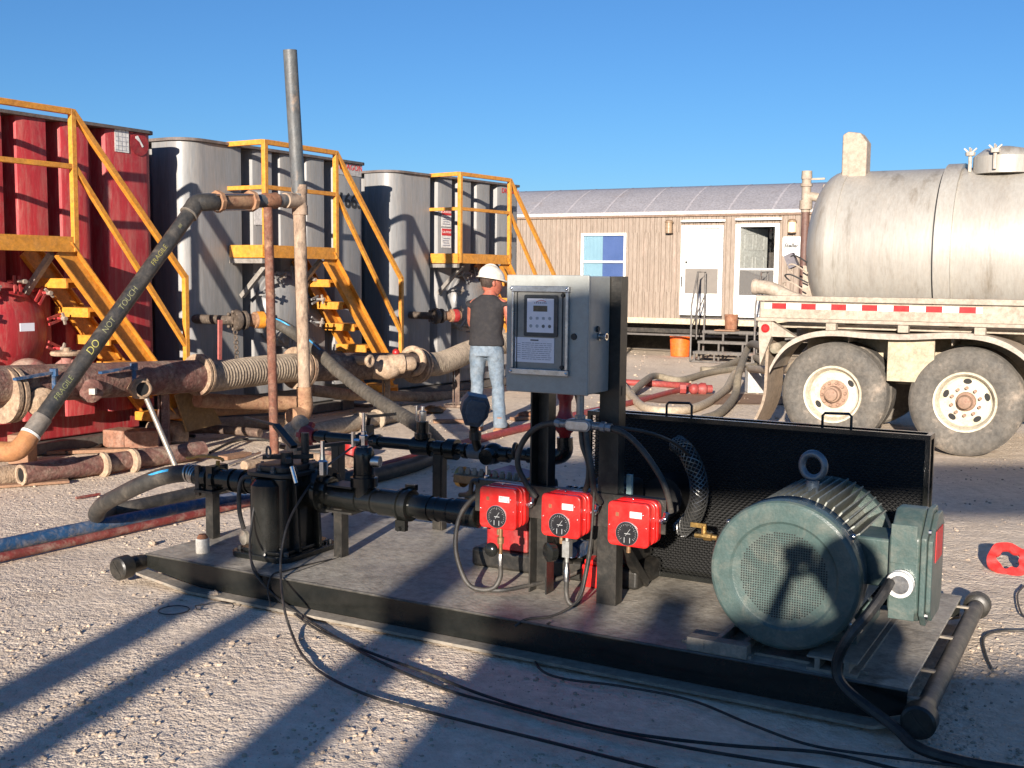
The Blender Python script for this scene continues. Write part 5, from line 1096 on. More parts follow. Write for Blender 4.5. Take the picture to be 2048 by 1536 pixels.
# --- transmitter
root = thing('transmitter', 'blue-gray octagonal transmitter head on a black stem in front of the worker', 'transmitter', SK.w(1.31, 1.22, .70), SK.rz)
M = SK.M @ Matrix.Translation((1.31, 1.22, .895)) @ Matrix.Rotation(math.radians(14), 4, 'Y') @ Matrix.Rotation(math.radians(38), 4, 'Z') @ Matrix.Scale(.92, 4)
b = B(M); b.prism([(-.085, -.02), (-.045, -.095), (.045, -.095), (.085, -.02), (.085, .05), (.06, .095), (-.06, .095), (-.085, .05)], (0, -.05, 0), (1, 0, 0), (0, 0, 1), (0, .10, 0)); b.prism([(-.06, -.02), (-.03, -.07), (.03, -.07), (.06, -.02), (.06, .05), (.04, .075), (-.04, .075), (-.06, .05)], (0, -.07, 0), (1, 0, 0), (0, 0, 1), (0, .14, 0)); b.build('head', mat('blue_gray_casting', (.085, .11, .145), (.07, .09, .12), 4, .45), root, bevel=.004)
b = B(SK); b.tube([(1.31, 1.22, .80), (1.30, 1.24, .74), (1.30, 1.28, .66)], .026, 12); b.lathe((1.305, 1.24, .72), (0, 0, 1), [(0, .035), (.05, .035)], 12); b.build('stem', m_blacks, root)
# --- things under the gauges
root = thing('gauge_shutoff', 'round knob and fitting hanging under the leftmost red gauge', 'valve', SK.w(2.01, .33, .30), SK.rz)
b = B(SK); b.cyl((2.012, .30, .34), (2.012, .30, .475), .010, 10); b.lathe((2.012, .30, .40), (0, 0, 1), [(0, .016), (.03, .016)], 8); b.build('stem', m_bronze, root)
b = B(SK); b.ball((1.985, .26, .375), .034, 18, 12, sc=(1, .7, 1)); b.build('knob', m_black, root)
b = B(SK); b.lathe((2.012, .30, .29), (0, 0, 1), [(0, .011), (.02, .014), (.04, .014), (.06, .011)], 8); b.build('hose_fitting', m_steel, root)
root = thing('gauge_shutoff', 'steel valve body with a large black knob under the middle red gauge', 'valve', SK.w(2.35, .33, .22), SK.rz)
b = B(SK); b.box((2.34, .29, .38), (2.375, .325, .455)); b.cyl((2.355, .31, .35), (2.355, .31, .48), .010, 10); b.build('valve_body', mat('pale_steel_block', (.42, .42, .40), (.3, .3, .28), 8, .45, metal=.6), root)
b = B(SK); b.lathe((2.30, .30, .40), (-.6, -1, 0), [(0, .03), (.01, .045), (.04, .045), (.045, .035)], 16); b.build('knob', m_black, root)
b = B(SK); b.lathe((2.355, .31, .265), (0, 0, 1), [(0, .011), (.0, .015), (.05, .016), (.06, .012), (.09, .012)], 10); b.build('hose_fitting', m_steel, root)
b = B(SK); b.tube([(2.012, .30, .30), (2.012, .30, .24), (1.99, .28, .19), (1.93, .26, .175), (1.86, .25, .20), (1.80, .26, .30), (1.775, .28, .40), (1.775, .32, .50), (1.80, .38, .57), (1.84, .44, .605), (1.87, .5, .62)], .0115, 10, smooth=6); tag(b.build('impulse_hose', m_rubber), 'black hose looping left from the leftmost red gauge', 'hose')
b = B(SK); b.tube([(1.93, .27, .172), (2.02, .30, .175), (2.10, .40, .185), (2.20, .55, .20), (2.3, .68, .24)], .0105, 8, smooth=6); tag(b.build('impulse_hose', m_rubber), 'black hose lying on the deck behind the left rack post', 'hose')
b = B(SK); b.tube([(2.355, .31, .27), (2.355, .31, .21), (2.375, .30, .17), (2.405, .31, .165), (2.41, .36, .22), (2.395, .45, .32), (2.38, .52, .42)], .0115, 10, smooth=6); tag(b.build('impulse_hose', m_rubber), 'black hose in a tight loop below the middle red gauge', 'hose')
b = B(SK); b.cyl((1.87, .5, .60), (1.90, .52, .64), .012, 8); b.lathe((1.84, .46, .63), (0, 0, 1), [(0, .012), (.02, .014), (.05, .012), (.055, .006), (.10, .006)], 8); tag(b.build('needle_valve', m_chrome), 'little chrome needle valve left of the leftmost gauge', 'valve')
# --- conduits
root = thing('conduit_body', 'gray conduit tee hanging below the gray cabinet', 'conduit fitting', SK.w(2.41, .30, .99), SK.rz)
m_cond = mat('gray_cast_conduit', (.30, .32, .34), (.25, .27, .29), 6, .35, metal=.5)
b = B(SK); b.prism(rrect(.13, .054, .026, cx=2.415, cy=.992), (0, .272, 0), (1, 0, 0), (0, 0, 1), (0, .045, 0)); b.build('body', m_cond, root, bevel=.004)
b = B(SK); b.prism(rrect(.115, .040, .019, cx=2.415, cy=.992), (0, .272, 0), (1, 0, 0), (0, 0, 1), (0, -.006, 0)); b.build('cover', m_alu, root, bevel=.003)
b = B(SK); b.cyl((2.415, .30, 1.00), (2.415, .30, 1.14), .018, 14); b.lathe((2.415, .30, 1.015), (0, 0, 1), [(0, .026), (.02, .026)], 8); b.cyl((2.32, .30, .992), (2.52, .30, .992), .018, 12); b.lathe((2.32, .30, .992), (-1, 0, .1), [(0, .021), (.02, .021), (.03, .015)], 8); b.lathe((2.52, .30, .992), (1, 0, -.05), [(0, .024), (.02, .024), (.022, .018), (.05, .02)], 8); b.build('nipple', m_cond, root)
def sv(pts, r, label, m=m_rubber, name='flex_conduit', cat='conduit', grp=None): b = B(SK); b.tube(pts, r, 10, smooth=7); return tag(b.build(name, m), label, cat, grp)
sv([(2.30, .30, .995), (2.22, .30, .975), (2.155, .30, .93), (2.11, .30, .86), (2.10, .30, .78), (2.13, .32, .70), (2.17, .345, .63)], .0135, 'black flexible conduit from the gray tee down to the leftmost gauge')
sv([(2.42, .30, .975), (2.43, .30, .90), (2.46, .30, .82), (2.455, .31, .74), (2.43, .33, .69)], .0125, 'black conduit hanging from the middle of the gray tee')
sv([(2.45, .29, .975), (2.465, .28, .90), (2.49, .27, .80), (2.495, .29, .70), (2.50, .345, .64)], .0135, 'black conduit from the gray tee to the middle gauge')
sv([(2.56, .30, .99), (2.64, .30, .965), (2.72, .30, .90), (2.80, .30, .80), (2.835, .31, .72), (2.84, .345, .635)], .0135, 'black conduit arching from the gray tee to the right gauge')
sv([(2.56, .34, .99), (2.68, .45, .96), (2.75, .6, .90), (2.78, .72, .83)], .008, 'thin black cable arching towards the mesh guard')
sv([(2.36, .36, 1.13), (2.375, .36, 1.07), (2.40, .34, 1.02)], .006, 'thin black wire under the gray cabinet')
sv([(2.50, .28, .70), (2.49, .28, .50), (2.475, .27, .35), (2.46, .22, .22), (2.40, .10, .168), (2.31, .01, .16), (2.27, -.02, .13)], .0055, 'thin black cable dropping beside the middle gauge and across the deck')
b = B(SK); b.lathe((2.95, .35, .545), (1, 0, 0), [(0, .011), (.04, .011), (.042, .018), (.075, .018), (.08, .012), (.10, .012)], 8); b.cyl((2.99, .35, .55), (2.99, .35, .59), .012, 8); b.box((2.93, .345, .58), (3.0, .355, .60)); tag(b.build('brass_valve', m_brass), 'small brass valve between the right gauge and the motor', 'valve')
b = B(SK); b.lathe((.245, .165, DK), (0, 0, 1), [(0, .0), (.0, .035), (.003, .036), (.075, .036), (.078, .034)], 24); cn = b.build('paint_can', mat('chipped_white_can', (.68, .66, .60), (.55, .5, .42), 8, .5, stain=(.25, .14, .08), stain_amt=.25, sscale=14)); tag(cn, 'small chipped white tin with a rusty cap standing on the deck', 'tin')
b = B(SK); b.lathe((.245, .165, DK + .078), (0, 0, 1), [(0, .030), (.012, .026), (.018, .02), (.022, .02)], 18); b.build('rusty_cap', m_rust, cn)
# ================================================================== cables over the deck edge and over the gravel
def cable(pts, r, label, m=m_cable):
    b = B(); b.tube(pts, r, 8, smooth=8); return tag(b.build('cable', m), label, 'cable')
A_ = lambda px, py, v: SK.M @ SK.at(px, py, v)
cable([A_(745, 866, 1.25), A_(690, 905, .9), A_(640, 945, .55), A_(600, 1000, .25), A_(575, 1050, .10), A_(562, 1110, .02), A_(562, 1160, -.05), P(568, 1215, .10), P(583, 1265, .02), P(605, 1310, .012), P(650, 1350, .012), P(740, 1392, .012), P(850, 1422, .012), P(960, 1450, .012), P(1090, 1482, .012), P(1260, 1525, .012), P(1400, 1560, .012)], .0065, 'black cable arching from the back valve over the vessel to the gravel')
cable([A_(535, 945, .30), A_(512, 1000, .22), A_(502, 1060, .15), A_(500, 1105, .05), A_(508, 1135, -.02), P(530, 1170, .10), P(575, 1215, .02), P(640, 1262, .012), P(740, 1305, .012), P(850, 1345, .012), P(960, 1388, .012), P(1080, 1425, .012), P(1250, 1465, .012), P(1450, 1490, .012), P(1650, 1506, .012), P(1800, 1540, .012)], .0065, 'black cable hanging from the vessel lid down to the gravel')
cable([A_(500, 1110, .04), A_(512, 1150, -.03), P(560, 1200, .04), P(640, 1255, .012), P(750, 1318, .012), P(880, 1375, .012), P(1010, 1412, .012), P(1200, 1460, .012), P(1400, 1500, .012), P(1600, 1532, .012), P(1700, 1550, .012)], .0065, 'lower of the paired black cables on the shaded gravel')
cable([A_(1100, 1245, .0), P(1075, 1262, .10), P(1066, 1300, .02), P(1080, 1338, .012), P(1130, 1358, .012), P(1240, 1372, .012), P(1380, 1400, .012), P(1500, 1448, .012), P(1620, 1490, .012), P(1760, 1512, .012), P(1900, 1530, .012), P(2060, 1545, .012)], .0055, 'thin black cable leaving the skid edge below the gauges')
cable([P(1720, 1372, .16), P(1600, 1380, .012) * 0 + P(1480, 1510, .012), P(1300, 1560, .012)], .005, 'black cable end at the lower edge of the picture')if False else None
cb = cable([SK.w(3.81, .10, .52), SK.w(3.80, .04, .49), SK.w(3.76, -.02, .42), SK.w(3.70, -.06, .33), SK.w(3.66, -.05, .22), SK.w(3.70, -.07, .14), P(1790, 1455, .06), P(1835, 1495, .03), P(1920, 1522, .025), P(2020, 1540, .025), P(2150, 1560, .025)], .021, 'thick black motor cable hanging from the terminal box')
b = B(SK); b.tube([(.935, .40, DK + .004), (.90, .25, DK + .004), (.885, .1, DK + .004), (.88, .0, DK + .006), (.89, -.05, DK - .05), (.93, -.075, .02)], .004, 6, smooth=5); tag(b.build('cable', m_cable), 'thin wire lying across the deck beside the front post', 'cable')
b = B(); c = P(348, 1220, .008); b.tube([c + Vector((.075 * math.cos(a * .314), .075 * math.sin(a * .314), 0)) for a in range(20)], .003, 6, closed=True); tag(b.build('wire_loop', m_cable), 'small round loop of black wire on the gravel', 'wire')
b = B(); c = P(430, 1215, .008); b.tube([c + Vector(((.09 + .01 * math.sin(a)) * math.cos(a * .4), .07 * math.sin(a * .4), .004 * (a % 3))) for a in range(11)], .003, 6); tag(b.build('wire_loop', m_cable), 'broken curl of black wire on the gravel beside the round loop', 'wire')
cable([P(2062, 1262, .01), P(2000, 1262, .01), P(1968, 1275, .01), P(1972, 1310, .01), P(1985, 1340, .01)], .006, 'thin dusty cable bending on the sand at the right edge', m_rubber)
cable([P(2050, 1170, .01), P(2035, 1190, .01), P(2042, 1225, .01), P(2060, 1240, .01)], .005, 'short gray cable at the right edge under the red strap', m_rubber)
# red lay-flat strap coil at the right
b = B(); c = P(2016, 1122, .05); M = Matrix.Translation(c) @ Matrix.Rotation(math.radians(42), 4, 'X') @ Matrix.Rotation(math.radians(-12), 4, 'Y')
vs = []; fs = []; n = 40
for i in range(n):
    a = 2 * math.pi * i / n; wv = .006 * math.sin(a * 7); ri, ro = .062 + .008 * math.sin(a * 5), .118 + .006 * math.sin(a * 4 + 1)
    for rr, zz in ((ri, 0), (ro, 0), (ro, .02), (ri, .02)): vs.append(M @ Vector((rr * math.cos(a) * 1.0, rr * math.sin(a), zz + wv)))
for i in range(n):
    j = (i + 1) % n
    for q in range(4): r_ = (q + 1) % 4; fs.append((i * 4 + q, i * 4 + r_, j * 4 + r_, j * 4 + q))
b.v = vs; b.f = fs; tag(b.build('strap_coil', mat('bright_red_strap', (.62, .035, .03), (.5, .03, .028), 6, .5)), 'bright red coiled strap lying on the sand at the right edge', 'strap')
# ================================================================== lines on the ground left of the skid
def gl(pts, r, m, name, label, cat='pipe', n=14, sm=6, group=None): return hose(pts, r, m, name, label, cat, n, sm, None, group)
gl([P(-60, 1104, .045), P(150, 1060, .045), P(400, 1009, .045), P(520, 984, .045), P(640, 958, .045)], .043, m_blue, 'blue_line', 'thick blue hose line lying on the gravel left of the skid', 'hose')
gl([P(-60, 1128, .03), P(150, 1082, .03), P(400, 1026, .03), P(520, 1000, .03), P(660, 966, .03)], .027, m_redhose, 'red_line', 'dull red hose lying along the near side of the blue one', 'hose')
gl([P(640, 968, .03), P(720, 945, .03), P(820, 918, .03), P(900, 895, .03), P(1000, 868, .03), P(1080, 848, .03), P(1160, 828, .03), P(1260, 806, .03), P(1340, 785, .03), P(1392, 772, .05)], .042, m_redpipe, 'red_line_pipe', 'long red line pipe on the ground running behind the skid')
gl([P(1160, 760, .04), P(1240, 764, .04), P(1320, 768, .04), P(1380, 772, .05)], .05, m_redpipe, 'red_line_pipe', 'red pipe meeting the long red one below the office')
b = B(); c = P(1388, 778, .08); b.ball(c, .08, 14, 10); b.lathe(c + Vector((.05, .02, 0)), (1, .1, 0), [(0, .06), (.06, .095), (.12, .09), (.14, .06), (.22, .06)], 14); b.lathe(c + Vector((-.2, .06, 0)), (1, -.1, 0), [(0, .05), (.0, .085), (.09, .085), (.09, .05)], 8); tag(b.build('hammer_union', m_redpipe), 'red hammer union where the two red pipes meet', 'pipe fitting')
gl([P(690, 950, .06), P(640, 958, .06), P(560, 948, .10)], .055, m_rubber, 'rubber_hose', 'short black hose end behind the front vessel', 'hose')
gl([P(895, 900, .06), P(840, 925, .06), P(770, 945, .06), P(700, 958, .06), P(640, 955, .06)], .065, m_rubber, 'rubber_hose', 'thick ribbed black hose lying behind the deck', 'hose')
def tankvalve(px, py, label, cols, M_=TK, y=-.28, ln=1.0):
    c = Vector(M_.at(px, py, y)); root = thing('tank_valve', label, 'valve', M_.M @ c, M_.rz)
    b = B(M_); d = Vector((1, -.35, .0)).normalized(); o = c
    b.lathe(o, d, [(0, .05), (.0, .105), (.03, .115), (.06, .105), (.065, .06), (.10, .06), (.105, .10), (.13, .10), (.135, .06)], 16)
    for i in range(8): a = i * .785; b.ball(o + Vector((0, math.cos(a) * .09, math.sin(a) * .09)) + d * -.01, .02, 8, 6)
    b.cyl((c.x + .03, c.y, c.z), (c.x + .03, .05, c.z), .05, 12); b.build('valve_body', m_dkrust, root)
    b = B(M_); b.lathe(o + d * .135, d, [(0, .065), (.20 * ln, .065), (.205 * ln, .085), (.25 * ln, .09)], 18); b.build('nipple', m_rustmud, root)
    b = B(M_); b.lathe(o + d * (.135 + .25 * ln), d, [(0, .088), (.02, .092), (.08, .092), (.085, .08)], 18); b.build('cam_collar', cols[0], root)
    b = B(M_); b.lathe(o + d * (.22 + .25 * ln), d, [(0, .075), (.02, .078), (.04, .07)], 18); b.build('gasket_ring', cols[1], root)
    return root, o + d * (.26 + .25 * ln)
m_dkrust = mat('grimy_valve_iron', (.10, .08, .065), (.18, .14, .11), 12, .6, metal=.3, stain=(.35, .28, .2), stain_amt=.3, sscale=18, bump=.4)
m_rustmud = mat('rust_and_mud', (.38, .23, .13), (.24, .11, .06), 10, .8, stain=(.15, .06, .03), stain_amt=.4, sscale=16, bump=.4)
m_orcol = mat('orange_collar_paint', (.80, .30, .02), (.7, .25, .02), 8, .5)
v1, vend = tankvalve(468, 641, 'grimy valve with an orange collar on the middle gray tank', (m_orcol, m_trimwhite), TK, -.55, .45)
TK3 = Frame((M3 @ Vector((0, 0, 0))), math.degrees(r3))
v2, _ = tankvalve(868, 632, 'dusty valve with a red collar on the tank behind the worker', (m_redvalve, m_rustmud), TK3, -.45, .6)
# hose from the middle tank across to the skid back
hp = [TK.M @ vend, TK.M @ TK.at(570, 655, -1.0), TK.M @ TK.at(620, 690, -1.2), D(680, 745, 11.0), D(740, 790, 10.3), D(800, 828, 9.6), D(850, 860, 9.2), P(885, 892, .06), P(905, 905, .05)]
hh = hose(hp, .062, mat('dusty_dark_hose', (.06, .055, .048), (.10, .088, .07), 5, .7, stain=(.2, .17, .13), stain_amt=.35), 'suction_hose', 'long dusty black hose with a blue stripe from the middle tank to the ground', n=16)
b = B(); s2 = spline([Vector(p) for p in hp], 8)
hel = []
for i in range((len(s2) - 6) * 10):
    f_ = 3 + i / 10; k_ = int(f_); c = s2[k_].lerp(s2[k_ + 1], f_ - k_); t = (s2[k_ + 1] - s2[k_]).normalized(); x = Vector((0, 0, 1)).cross(t).normalized(); y = t.cross(x); an = i * .7; hel.append(c + (x * math.cos(an) + y * math.sin(an)) * .061)
b = B(); b.tube(hel, .005, 5); b.build('hose_rib', MATS['dusty_dark_hose'], hh)
b = B(); stripe(s2, 3, 20, Vector((.0, -.04, .052)), .0085, b); b.build('stripe', m_bluestripe, hh)
b = B(); stripe(s2, 50, 60, Vector((.01, -.04, .052)), .0085, b); b.build('stripe', m_bluestripe, hh)
b = B(TK); c = Vector(TK.at(438, 640, -.6)); b.prism([(0, 0), (.05, .0), (.03, -.42), (-.01, -.40)], c, (1, 0, 0), (0, 0, 1), (0, .02, 0)); b.build('red_lever', mat('faded_pink_lever', (.46, .13, .11), (.36, .1, .09), 8, .6), v1) if False else tag(b.build('valve_lever', mat('faded_pink_lever', (.46, .13, .11), (.36, .1, .09), 8, .6)), 'faded pink valve lever hanging left of the orange collar', 'lever')
c = Vector(TK.at(471, 665, -.62))
b = B(TK)
for i in range(7):
    cc = c + Vector((.003 * i, 0, -.052 * i)); b.torus(cc, (1, 0, 0) if i % 2 else (.2, 1, 0), .022, .0085, 12, 6)
tag(b.build('chain', m_dkrust), 'short rusty chain hanging below the grimy valve', 'chain')
# ================================================================== manifold in front of the tanks
def Tm(px, py, y=-.95): return TK.M @ TK.at(px, py, y)
root = thing('manifold_pipe', 'large red-brown manifold pipe across the front of the red tank', 'pipe', Tm(150, 850), TK.rz)
b = B(); b.cyl(Tm(-40, 772), Tm(398, 752), .155, 28); b.build('pipe_run', m_redmud, root)
b = B(); d = (Tm(400, 750) - Tm(0, 775)).normalized()
for (px, py, r, L_) in ((2, 790, .23, .10), (392, 750, .20, .07)): b = B(); b.lathe(Tm(px, py), d, [(0, .15), (.002, r), (L_ * .4, r), (L_ * .45, r * .92), (L_ * .6, r * .92), (L_ * .65, r), (L_, r), (L_ + .002, .15)], 28); b.build('flange', m_mudpipe, root)
def outlet(px, py, name, kind, yy=-1.28):
    c0 = Tm(px, py, -.95); c1 = TK.M @ (TK.at(px, py, -.95) + Vector((-.14, yy + .95, 0)))
    ax = (c1 - c0).normalized()
    b = B()
    if kind == 'hex': b.lathe(c0, ax, [(0, .075), (.20, .075), (.201, .10), (.30, .10)], 6); b.lathe(c0 + ax * .29, ax, [(0, .06), (.04, .075), (.045, .062)], 20, cap=False)
    elif kind == 'plug': b.lathe(c0, ax, [(0, .10), (.19, .10), (.20, .085), (.215, .05)], 20)
    else: b.lathe(c0, ax, [(0, .09), (.16, .09), (.165, .12), (.25, .12), (.26, .09), (.30, .06)], 20)
    o = b.build('outlet', m_mudpipe if kind != 'plug' else m_redmud, root)
    if kind == 'hex': b = B(); b.lathe(c0 + ax * .302, ax, [(0, .056), (.001, .056)], 20); b.build('bore', m_dkinside, o)
    if kind == 'plug': b = B(); b.cbox(c0 + ax * .23, (.05, .05, .05)); b.build('square_plug', mat('bare_bright_plug', (.5, .45, .38), (.4, .35, .3), 8, .5), o)
    return c0, ax
c0, ax = outlet(70, 800, 'a', 'round'); 
c1, ax1 = outlet(170, 778, 'b', 'plug')
c2, ax2 = outlet(262, 772, 'c', 'hex')
for (cc, dx) in ((Tm(108, 752, -1.15), -.36), (Tm(268, 740, -1.15), -.36)):
    b = B(); b.cyl(cc - Vector((0, 0, .12)), cc + Vector((0, 0, .02)), .02, 8); b.cyl(cc + Vector((-.0, 0, .0)), cc + Vector((0, 0, .06)), .035, 8); q = cc + TK.X * dx; b.bar(cc + Vector((0, 0, .03)), q + Vector((0, 0, .0)), .045, .02); b.build('blue_lever', m_blue, root)
# red gate valve standing behind the pipe
root2 = thing('gate_valve', 'dusty red gate valve with a handwheel behind the slanting pipe', 'valve', Tm(140, 735, -.55), TK.rz)
c = Tm(135, 745, -.55)
b = B(); b.ball(c + Vector((-.30, -.1, -.02)), .17, 18, 10, sc=(1.1, 1, .9)); b.cyl(c, c + Vector((0, 0, .16)), .05, 12); b.tube([c + Vector((-.14, 0, -.05)), c + Vector((-.10, 0, .05)), c + Vector((0, 0, .12))], .025, 8, smooth=4); b.tube([c + Vector((.14, 0, -.05)), c + Vector((.10, 0, .05)), c + Vector((0, 0, .12))], .025, 8, smooth=4); b.build('valve_body', mat('pink_dusted_valve', (.34, .15, .125), (.26, .10, .085), 6, .8, stain=(.34, .27, .2), stain_amt=.45, grime=.5, dust=.6), root2)
b = B(); b.torus(c + Vector((0, 0, .17)), (0, 0, 1), .12, .022, 24, 8); b.cyl(c + Vector((0, 0, .10)), c + Vector((0, 0, .22)), .03, 10)
for a in range(3): b.bar(c + Vector((0, 0, .17)), c + Vector((.12 * math.cos(a * 2.1), .12 * math.sin(a * 2.1), .17)), .02, .02)
b.build('handwheel', m_mudpipe, root2)
# corrugated hoses
def corr(pts, r, label, pitch=.045):
    sp = spline([Vector(p) for p in pts], 10); L = [0]
    for i in range(1, len(sp)): L.append(L[-1] + (sp[i] - sp[i - 1]).length)
    out = []; rs = []; s_ = 0; k = 0; i = 0
    while s_ < L[-1]:
        while L[i + 1] < s_: i += 1
        t = (s_ - L[i]) / (L[i + 1] - L[i]); out.append(sp[i].lerp(sp[i + 1], t)); rs.append(r if k % 4 in (0, 1) else r * .955); s_ += pitch / 4; k += 1
    b = B(); b.tube(out, rs, 28); o = b.build('corrugated_hose', m_hosecorr, angle=60); return tag(o, label, 'hose')
corr([Tm(398, 754, -.95), Tm(430, 752, -.95), Tm(490, 745, -.95), Tm(550, 738, -.95), Tm(592, 735, -.95)], .152, 'thick dusty corrugated hose between the red-brown pipe and the vertical one', .04)
root = thing('manifold_pipe', 'large dark manifold pipe in front of the middle gray tank', 'pipe', Tm(700, 850), TK.rz)
b = B(); b.cyl(Tm(602, 735), Tm(848, 730), .155, 28); b.build('pipe_run', m_darkpipe, root)
b = B(); d = (Tm(840, 730) - Tm(600, 735)).normalized()
for (px, py, r, L_) in ((590, 736, .225, .12), (828, 731, .22, .10)): b = B(); b.lathe(Tm(px, py), d, [(0, .15), (.002, r), (L_ * .4, r), (L_ * .45, r * .92), (L_ * .6, r * .92), (L_ * .65, r), (L_, r), (L_ + .002, .15)], 28); b.build('flange', m_mudpipe, root)
m_sand = mat('sand_caked_iron', (.48, .35, .24), (.33, .23, .155), 6, .9, stain=(.16, .10, .065), stain_amt=.42, bump=.7, grime=.5, dust=.6)
b = B(); c = Tm(765, 735, -1.1); b.ball(c, .17, 18, 12, sc=(1.35, .9, .85)); b.build('valve_body', m_sand, root)
b = B(); c = Tm(740, 722, -1.25); b.torus(c, TK.Y + Vector((0, 0, 0)), .055, .02, 16, 8); b.cyl(c, c + TK.Y * .2, .05, 12); b.build('hand_knob', m_sand, root)
b = B(); c = Tm(800, 728, -1.25); ax = (TK.X * .9 - TK.Y * .6).normalized(); b.lathe(c - ax * .15, ax, [(0, .10), (.05, .115), (.18, .115), (.20, .085), (.30, .085), (.33, .065)], 18); b.build('plug_valve', m_sand, root)
b = B(); c = Tm(792, 705, -1.2); b.ball(c, .045, 12, 8); b.build('red_cap', m_redvalve, root)
b = B(); b.torus(Tm(826, 722, -1.05), TK.X, .15, .04, 24, 8); b.build('clamp_ring', m_sand, root)
corr([Tm(845, 728, -.95), Tm(875, 728, -.95), Tm(905, 718, -.95), Tm(940, 703, -.92), Tm(985, 690, -.9), Tm(1030, 684, -.9)], .15, 'dusty corrugated hose passing behind the worker', .04)
# pipe stands
def stand(px, py0, py1, label, yy=-.95, m=m_redmud):
    a = Tm(px, py0, yy); b = B(); z0 = a.z
    b.box((a.x - .03, a.y - .03, 0), (a.x + .03, a.y + .03, z0)); b.box((a.x - .16, a.y - .09, 0), (a.x + .16, a.y + .09, .03)); b.box((a.x - .06, a.y - .04, 0.03), (a.x - .045, a.y + .04, z0)); tag(b.build('pipe_stand', m), label, 'pipe stand', 'stands under the manifold')
stand(330, 770, 0, 'reddish post under the manifold pipe, left of the corrugated hose'); stand(775, 745, 0, 'dusty post under the dark manifold pipe near the plug valve', m=m_mudpipe); stand(915, 725, 0, 'post under the corrugated hose just left of the worker', m=m_darkpipe)
# triangular brown sheet under the manifold, second low header pipe
b = B(TK); c = Vector(TK.at(350, 790, -.6)); b.prism([(0, 0), (.35, .05), (.62, -.35), (.15, -.38)], c, (1, 0, 0), (0, 0, 1), (0, .02, 0)); tag(b.build('steel_sheet', mat('ochre_steel_sheet', (.26, .16, .06), (.2, .12, .05), 5, .7)), 'ochre steel sheet leaning under the manifold', 'sheet')
gl([Tm(395, 800, -.75), Tm(450, 803, -.75), Tm(530, 806, -.85), Tm(606, 806, -1.05)], .075, m_rustmud, 'header_pipe', 'short rusty pipe feeding the elbow of the tall vertical pipe', sm=1)
gl([Tm(620, 780, -.3), Tm(700, 790, -.3), Tm(860, 794, -.3), Tm(940, 790, -.3)], .07, m_mudpipe, 'header_pipe', 'low sandy pipe in the shade below the dark manifold', sm=1)
gl([P(380, 850, .07), P(470, 847, .07), P(590, 843, .07)], .075, m_sand, 'ground_pipe', 'sandy pipe on the ground under the corrugated hose', sm=1)
gl([P(430, 840, .35) , P(500, 838, .33), P(585, 836, .33)], .07, m_dkrust, 'ground_pipe', 'dark pipe in the shade above the sandy ground pipe', sm=1) if False else None
b = B(); b.cyl(P(600, 868, .08), P(822, 824, .08), .085, 24); gp = b.build('ground_pipe', m_hosecorr); tag(gp, 'dusty ringed pipe on the ground behind the red hammer union', 'pipe')
b = B(); d = (P(822, 824, .08) - P(600, 868, .08)).normalized()
for (px, py) in ((718, 846), (752, 839)): b = B(); b.lathe(P(px, py, .08), d, [(0, .08), (.002, .115), (.03, .115), (.032, .08)], 24); b.build('collar', m_hosecorr, gp)
b = B(); b.cyl(P(44, 950, .09), P(405, 900, .09), .083, 24); gp = b.build('ground_pipe', m_redmud); tag(gp, 'red-brown pipe with two collars lying on the ground at the left', 'pipe')
b = B(); d = (P(405, 900, .09) - P(44, 950, .09)).normalized(); b.lathe(P(44, 950, .09) - d * .002, d, [(0, .085), (-.012, .085), (-.014, .06), (.03, .055)], 24, cap=False); b.build('end_ring', m_sand, gp)
for (px, py) in ((203, 930), (262, 922)): b = B(); b.lathe(P(px, py, .09), d, [(0, .08), (.002, .105), (.03, .105), (.032, .08)], 24); b.build('collar', m_sand, gp)
b = B(); b.lathe(P(44, 950, .09) - d * .0, d, [(0, .058), (-.003, .058)], 20); b.build('bore', m_dkinside, gp)
gl([P(-30, 958, .06), P(60, 946, .06), P(150, 934, .06)], .09, m_sand, 'ground_pipe', 'tan pipe behind the red-brown pipe at the left edge', sm=1)
b = B(); c = P(355, 862, .12); b.tube([c + Vector((-.3, .1, 0)), c, c + Vector((.02, -.02, -.1))], .09, 14, smooth=5); tag(b.build('pipe_elbow', m_sand), 'sandy elbow on the ground under the ochre sheet', 'pipe fitting')
for (px, py, a, l) in ((243, 892, -20, 'left of the two orange-brown blocks under the red tank'), (290, 893, 14, 'larger orange-brown block beside the leaning steel tube')):
    b = B(); c = P(px, py, 0); M = Matrix.Translation(c) @ Matrix.Rotation(math.radians(a), 4, 'Z'); k = .7 if px < 260 else 1; b = B(M); b.box((-.18 * k, -.12, 0), (.18 * k, .12, .17)); tag(b.build('timber_block', mat('orange_brown_timber', (.33, .16, .10), (.25, .12, .08), 4, .85, bump=.5, grime=.5, dust=.5), bevel=.01), l, 'block', 'timber blocks under the pipes')
b = B(); c = P(46, 925, 0); b.box((c.x - .09, c.y - .1, 0), (c.x + .09, c.y + .1, .26)); tag(b.build('timber_block', m_wood, bevel=.008), 'upright timber block under the elbow of the slanting pipe', 'block', 'timber blocks under the pipes')
